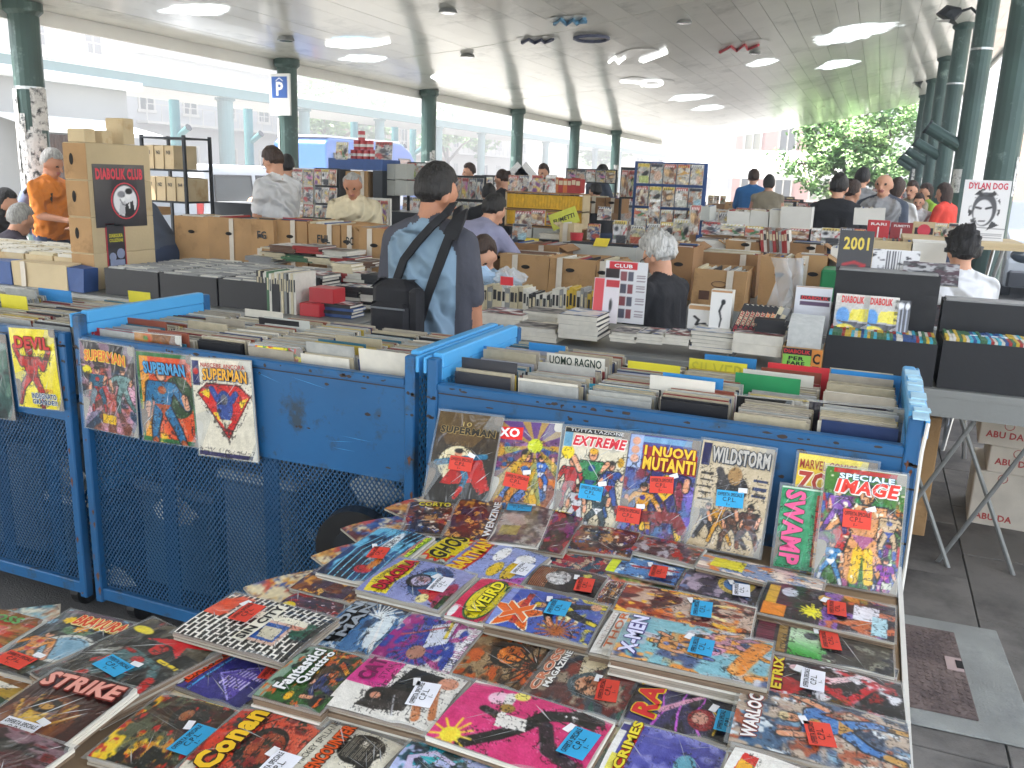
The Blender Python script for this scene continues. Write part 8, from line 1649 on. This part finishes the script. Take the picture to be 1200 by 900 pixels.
# ---- farther rows, filled with boxes, racks and standing covers
def filler(y, xa, xb, seed, tag_, tall=.3):
    q = random.Random(seed); table('long stall table ' + tag_, xa, xb, y, y + .8, .85, cloth='black_cloth' if q.random() < .3 else None, apron=.06); x = xa + .03; n = 0
    while x < xb - .3:
        r_ = q.random(); zt = .853; n += 1
        if r_ < .42:
            w = q.uniform(.22, .42); h = q.uniform(.16, .3); cbox(0, 0, 0, 0, y + q.uniform(0, .15), 'stall box %s' % tag_, q.choice(['cardboard', 'cardboard_dark', 'cardboard_pale', 'white_card', 'cardboard', 'grey_card']), xz=(x, x + w, zt, zt + h), d=.35, open_=q.random() < .7, group='boxes ' + tag_); x += w + .02
        elif r_ < .8:
            m = q.choice((2, 3, 4)); w = q.uniform(.17, .22); base = q.choice((0, 0, .2)) 
            for k in range(m): magazine(x + w * (k + .5), y + .25 + q.uniform(-.05, .1), zt + base, w * .93, 'magazine standing face out ' + tag_, 'magazines ' + tag_, k=q.randrange(36), back=.15)
            if base: cbox(0, 0, 0, 0, y + .27, 'support box under magazines ' + tag_, 'cardboard_dark', xz=(x, x + w * m, zt, zt + base - .002), d=.3, open_=False, hole=False, group='boxes ' + tag_)
            x += w * m + .03
        elif r_ < .8 + tall * .3:
            w = q.uniform(.7, 1.0); rr = q.choice((2, 3)); o = thing('display_rack', 'display rack %s, %s along it' % (tag_, ['first', 'second', 'third', 'fourth', 'fifth', 'sixth', 'seventh', 'eighth', 'ninth', 'tenth', 'next', 'next', 'next', 'next', 'last', 'last', 'last', 'last', 'last', 'last'][min(n, 19)]), 'rack', (x, y + .4, zt), group='racks ' + tag_)
            MB().box(0, w, 0, .02, 0, rr * .27).build('back_panel', 'dark_metal', o)
            for k in range(rr): MB().box(0, w, -.04, -.001, k * .27, k * .27 + .01).build('shelf', 'dark_metal', o)
            for k in range(rr):
                for c in range(int(w / .18)): magazine(x + .09 + c * .18, y + .36, zt + k * .27 + .011, .165, 'comic on a display rack ' + tag_, 'comics on racks ' + tag_, k=q.randrange(36), back=.05)
            x += w + .03
        else:
            w = q.uniform(.25, .4); 
            for k in range(q.randrange(2, 5)): book(x + w / 2, y + .1, zt + k * .035, round(w, 1), .25, .033, q.choice(list(COLH)[:10]), 'flat', 'book lying in a pile ' + tag_, 'books ' + tag_, rz=q.uniform(-.1, .1))
            x += w + .02
filler(10.9, -8.0, -5.8, 1, 'before the white minivan'); filler(9.6, -7.9, -6.6, 2, 'by the parking sign column')
filler(11.2, -5.4, -1.3, 3, 'behind the blue rack'); filler(12.9, -7.2, -2.7, 4, 'in the middle of the market', .8)
filler(12.7, -1.9, .7, 5, 'behind the broad man'); filler(15.9, -7.4, -2.8, 6, 'beyond the middle'); filler(16.3, -2.5, .9, 7, 'beyond the woman in beige', .8)
filler(19.0, -7.2, .7, 8, 'two thirds of the way back', .8); filler(22.5, -7.0, .6, 9, 'far back under the canopy'); filler(26.5, -7.0, .6, 10, 'near the far end of the canopy')
filler(10.9, .15, 1.0, 11, 'at the right beside the bald man'); filler(8.9, -1.55, -.9, 12, 'left of the broad man')
stuff(packB.build('packed_books', ['bk_' + k for k in ('white', 'cream', 'grey', 'black', 'red', 'blue', 'brown', 'green', 'yellow', 'orange', 'pink')])) if packB.f else None
# crosses of bare trusses and rails near the right columns
for i, (px, lb) in enumerate([(1062, 'left of two'), (1072, 'right of two')]):
    x = ony(px, 215, 24).x; o = thing('barrier', 'white tubular street barrier by the tree, ' + lb, 'barrier', (x, 34 + i * 1.5, -.12))
    for k in range(5): MB().tube([(-.6 + k * .3, 0, 0), (-.6 + k * .3, 0, 2.2 if k in (0, 4) else 1.5)], .03, 6).build('bar', 'white_paint', o)
    MB().tube([(-.6, 0, 1.5), (.6, 0, 1.5)], .03, 6).build('rail', 'white_paint', o)
# ================================================================== every repeat gets a label of its own
def _short(l):
    for a, b in (('comic shown face out on the', 'comic on the'), ('filed upright in the', 'in the'), (' bin from the left of the', ' bin of the'), ('magazine standing face out', 'standing magazine'), ('comic on a display rack', 'rack comic'), ('comic lower in the pile under the', 'comic under the'),
                 ('comic of the bottom layer showing in gaps between the piles', 'comic of the bottom layer on the table'), ('comic of the bottom layer showing at the bottom left table', 'comic of the bottom layer at the left'), ('of the two yellow shelves', 'yellow shelf'),
                 ('rack of face out comics left of the man in black', 'rack left of the man in black'), ('tall blue shelf rack having covers in three rows', 'tall blue rack'), ('white thin book lying on the front edge of the table,', 'thin white book on the front edge,'), ('in the middle of the white ones', 'amid the white ones')): l = l.replace(a, b)
    return l
_ordn = ['', 'second ', 'third ', 'fourth ', 'fifth ', 'sixth ', 'seventh ', 'eighth ', 'ninth ', 'tenth ', 'eleventh ', 'twelfth ', 'thirteenth ', 'fourteenth ', 'fifteenth ']
def _place(i, n, a, b):
    j = n - 1 - i
    if i <= j: return (a if i == 0 else _ordn[i] + 'from ' + b[0]) if i < 15 else 'in the middle'
    return (('last on ' if 0 else '') + ('%s' % b[2] if j == 0 else _ordn[j] + 'from ' + b[1])) if j < 15 else 'in the middle'
_by = {}
for o in scene.objects:
    if 'label' in o and o.parent is None: _by.setdefault(o['label'], []).append(o)
for l, os_ in _by.items():
    if len(os_) < 2 or os_[0].get('kind'): continue
    P = [(o.matrix_basis.translation.x, o.matrix_basis.translation.y, o.matrix_basis.translation.z) for o in os_]
    sp = [max(p[k] for p in P) - min(p[k] for p in P) for k in range(3)]
    base = _short(l); words = {0: ('leftmost', ('the left', 'the right', 'rightmost')), 1: ('nearest', ('the front', 'the back', 'farthest')), 2: ('lowest', ('the bottom', 'the top', 'topmost'))}
    ax = 0 if sp[0] > max(.04, sp[1] * .5, sp[2] * .5) else (1 if sp[1] > max(sp[2], .02) else 2)
    sec = [k for k in (2, 1) if k != ax and sp[k] > .14 and ax == 0]
    rows = {0: os_}
    if sec:
        k = sec[0]; order = sorted(os_, key=lambda o: o.matrix_basis.translation[k]); rows = {}; r = 0; prev = None
        for o in order:
            v = o.matrix_basis.translation[k]
            if prev is not None and v - prev > (.08 if k == 2 else .07): r += 1
            rows.setdefault(r, []).append(o); prev = v
    nr = len(rows)
    for r, mem in rows.items():
        mem = sorted(mem, key=lambda o: o.matrix_basis.translation[ax])
        pre = '' if nr == 1 else (', %s row' % _place(r, nr, 'lowest' if sec[0] == 2 else 'nearest', ('bottom', 'top', 'top') if sec[0] == 2 else ('front', 'back', 'farthest')))
        for i, o in enumerate(mem):
            suf = pre + (', ' + _place(i, len(mem), words[ax][0], words[ax][1]) if len(mem) > 1 else '')
            t = (base + suf).split(); cut = len(t) - 16
            b_ = base.split()
            o['label'] = ' '.join(b_[:len(b_) - max(0, cut)]).rstrip(',') + suf
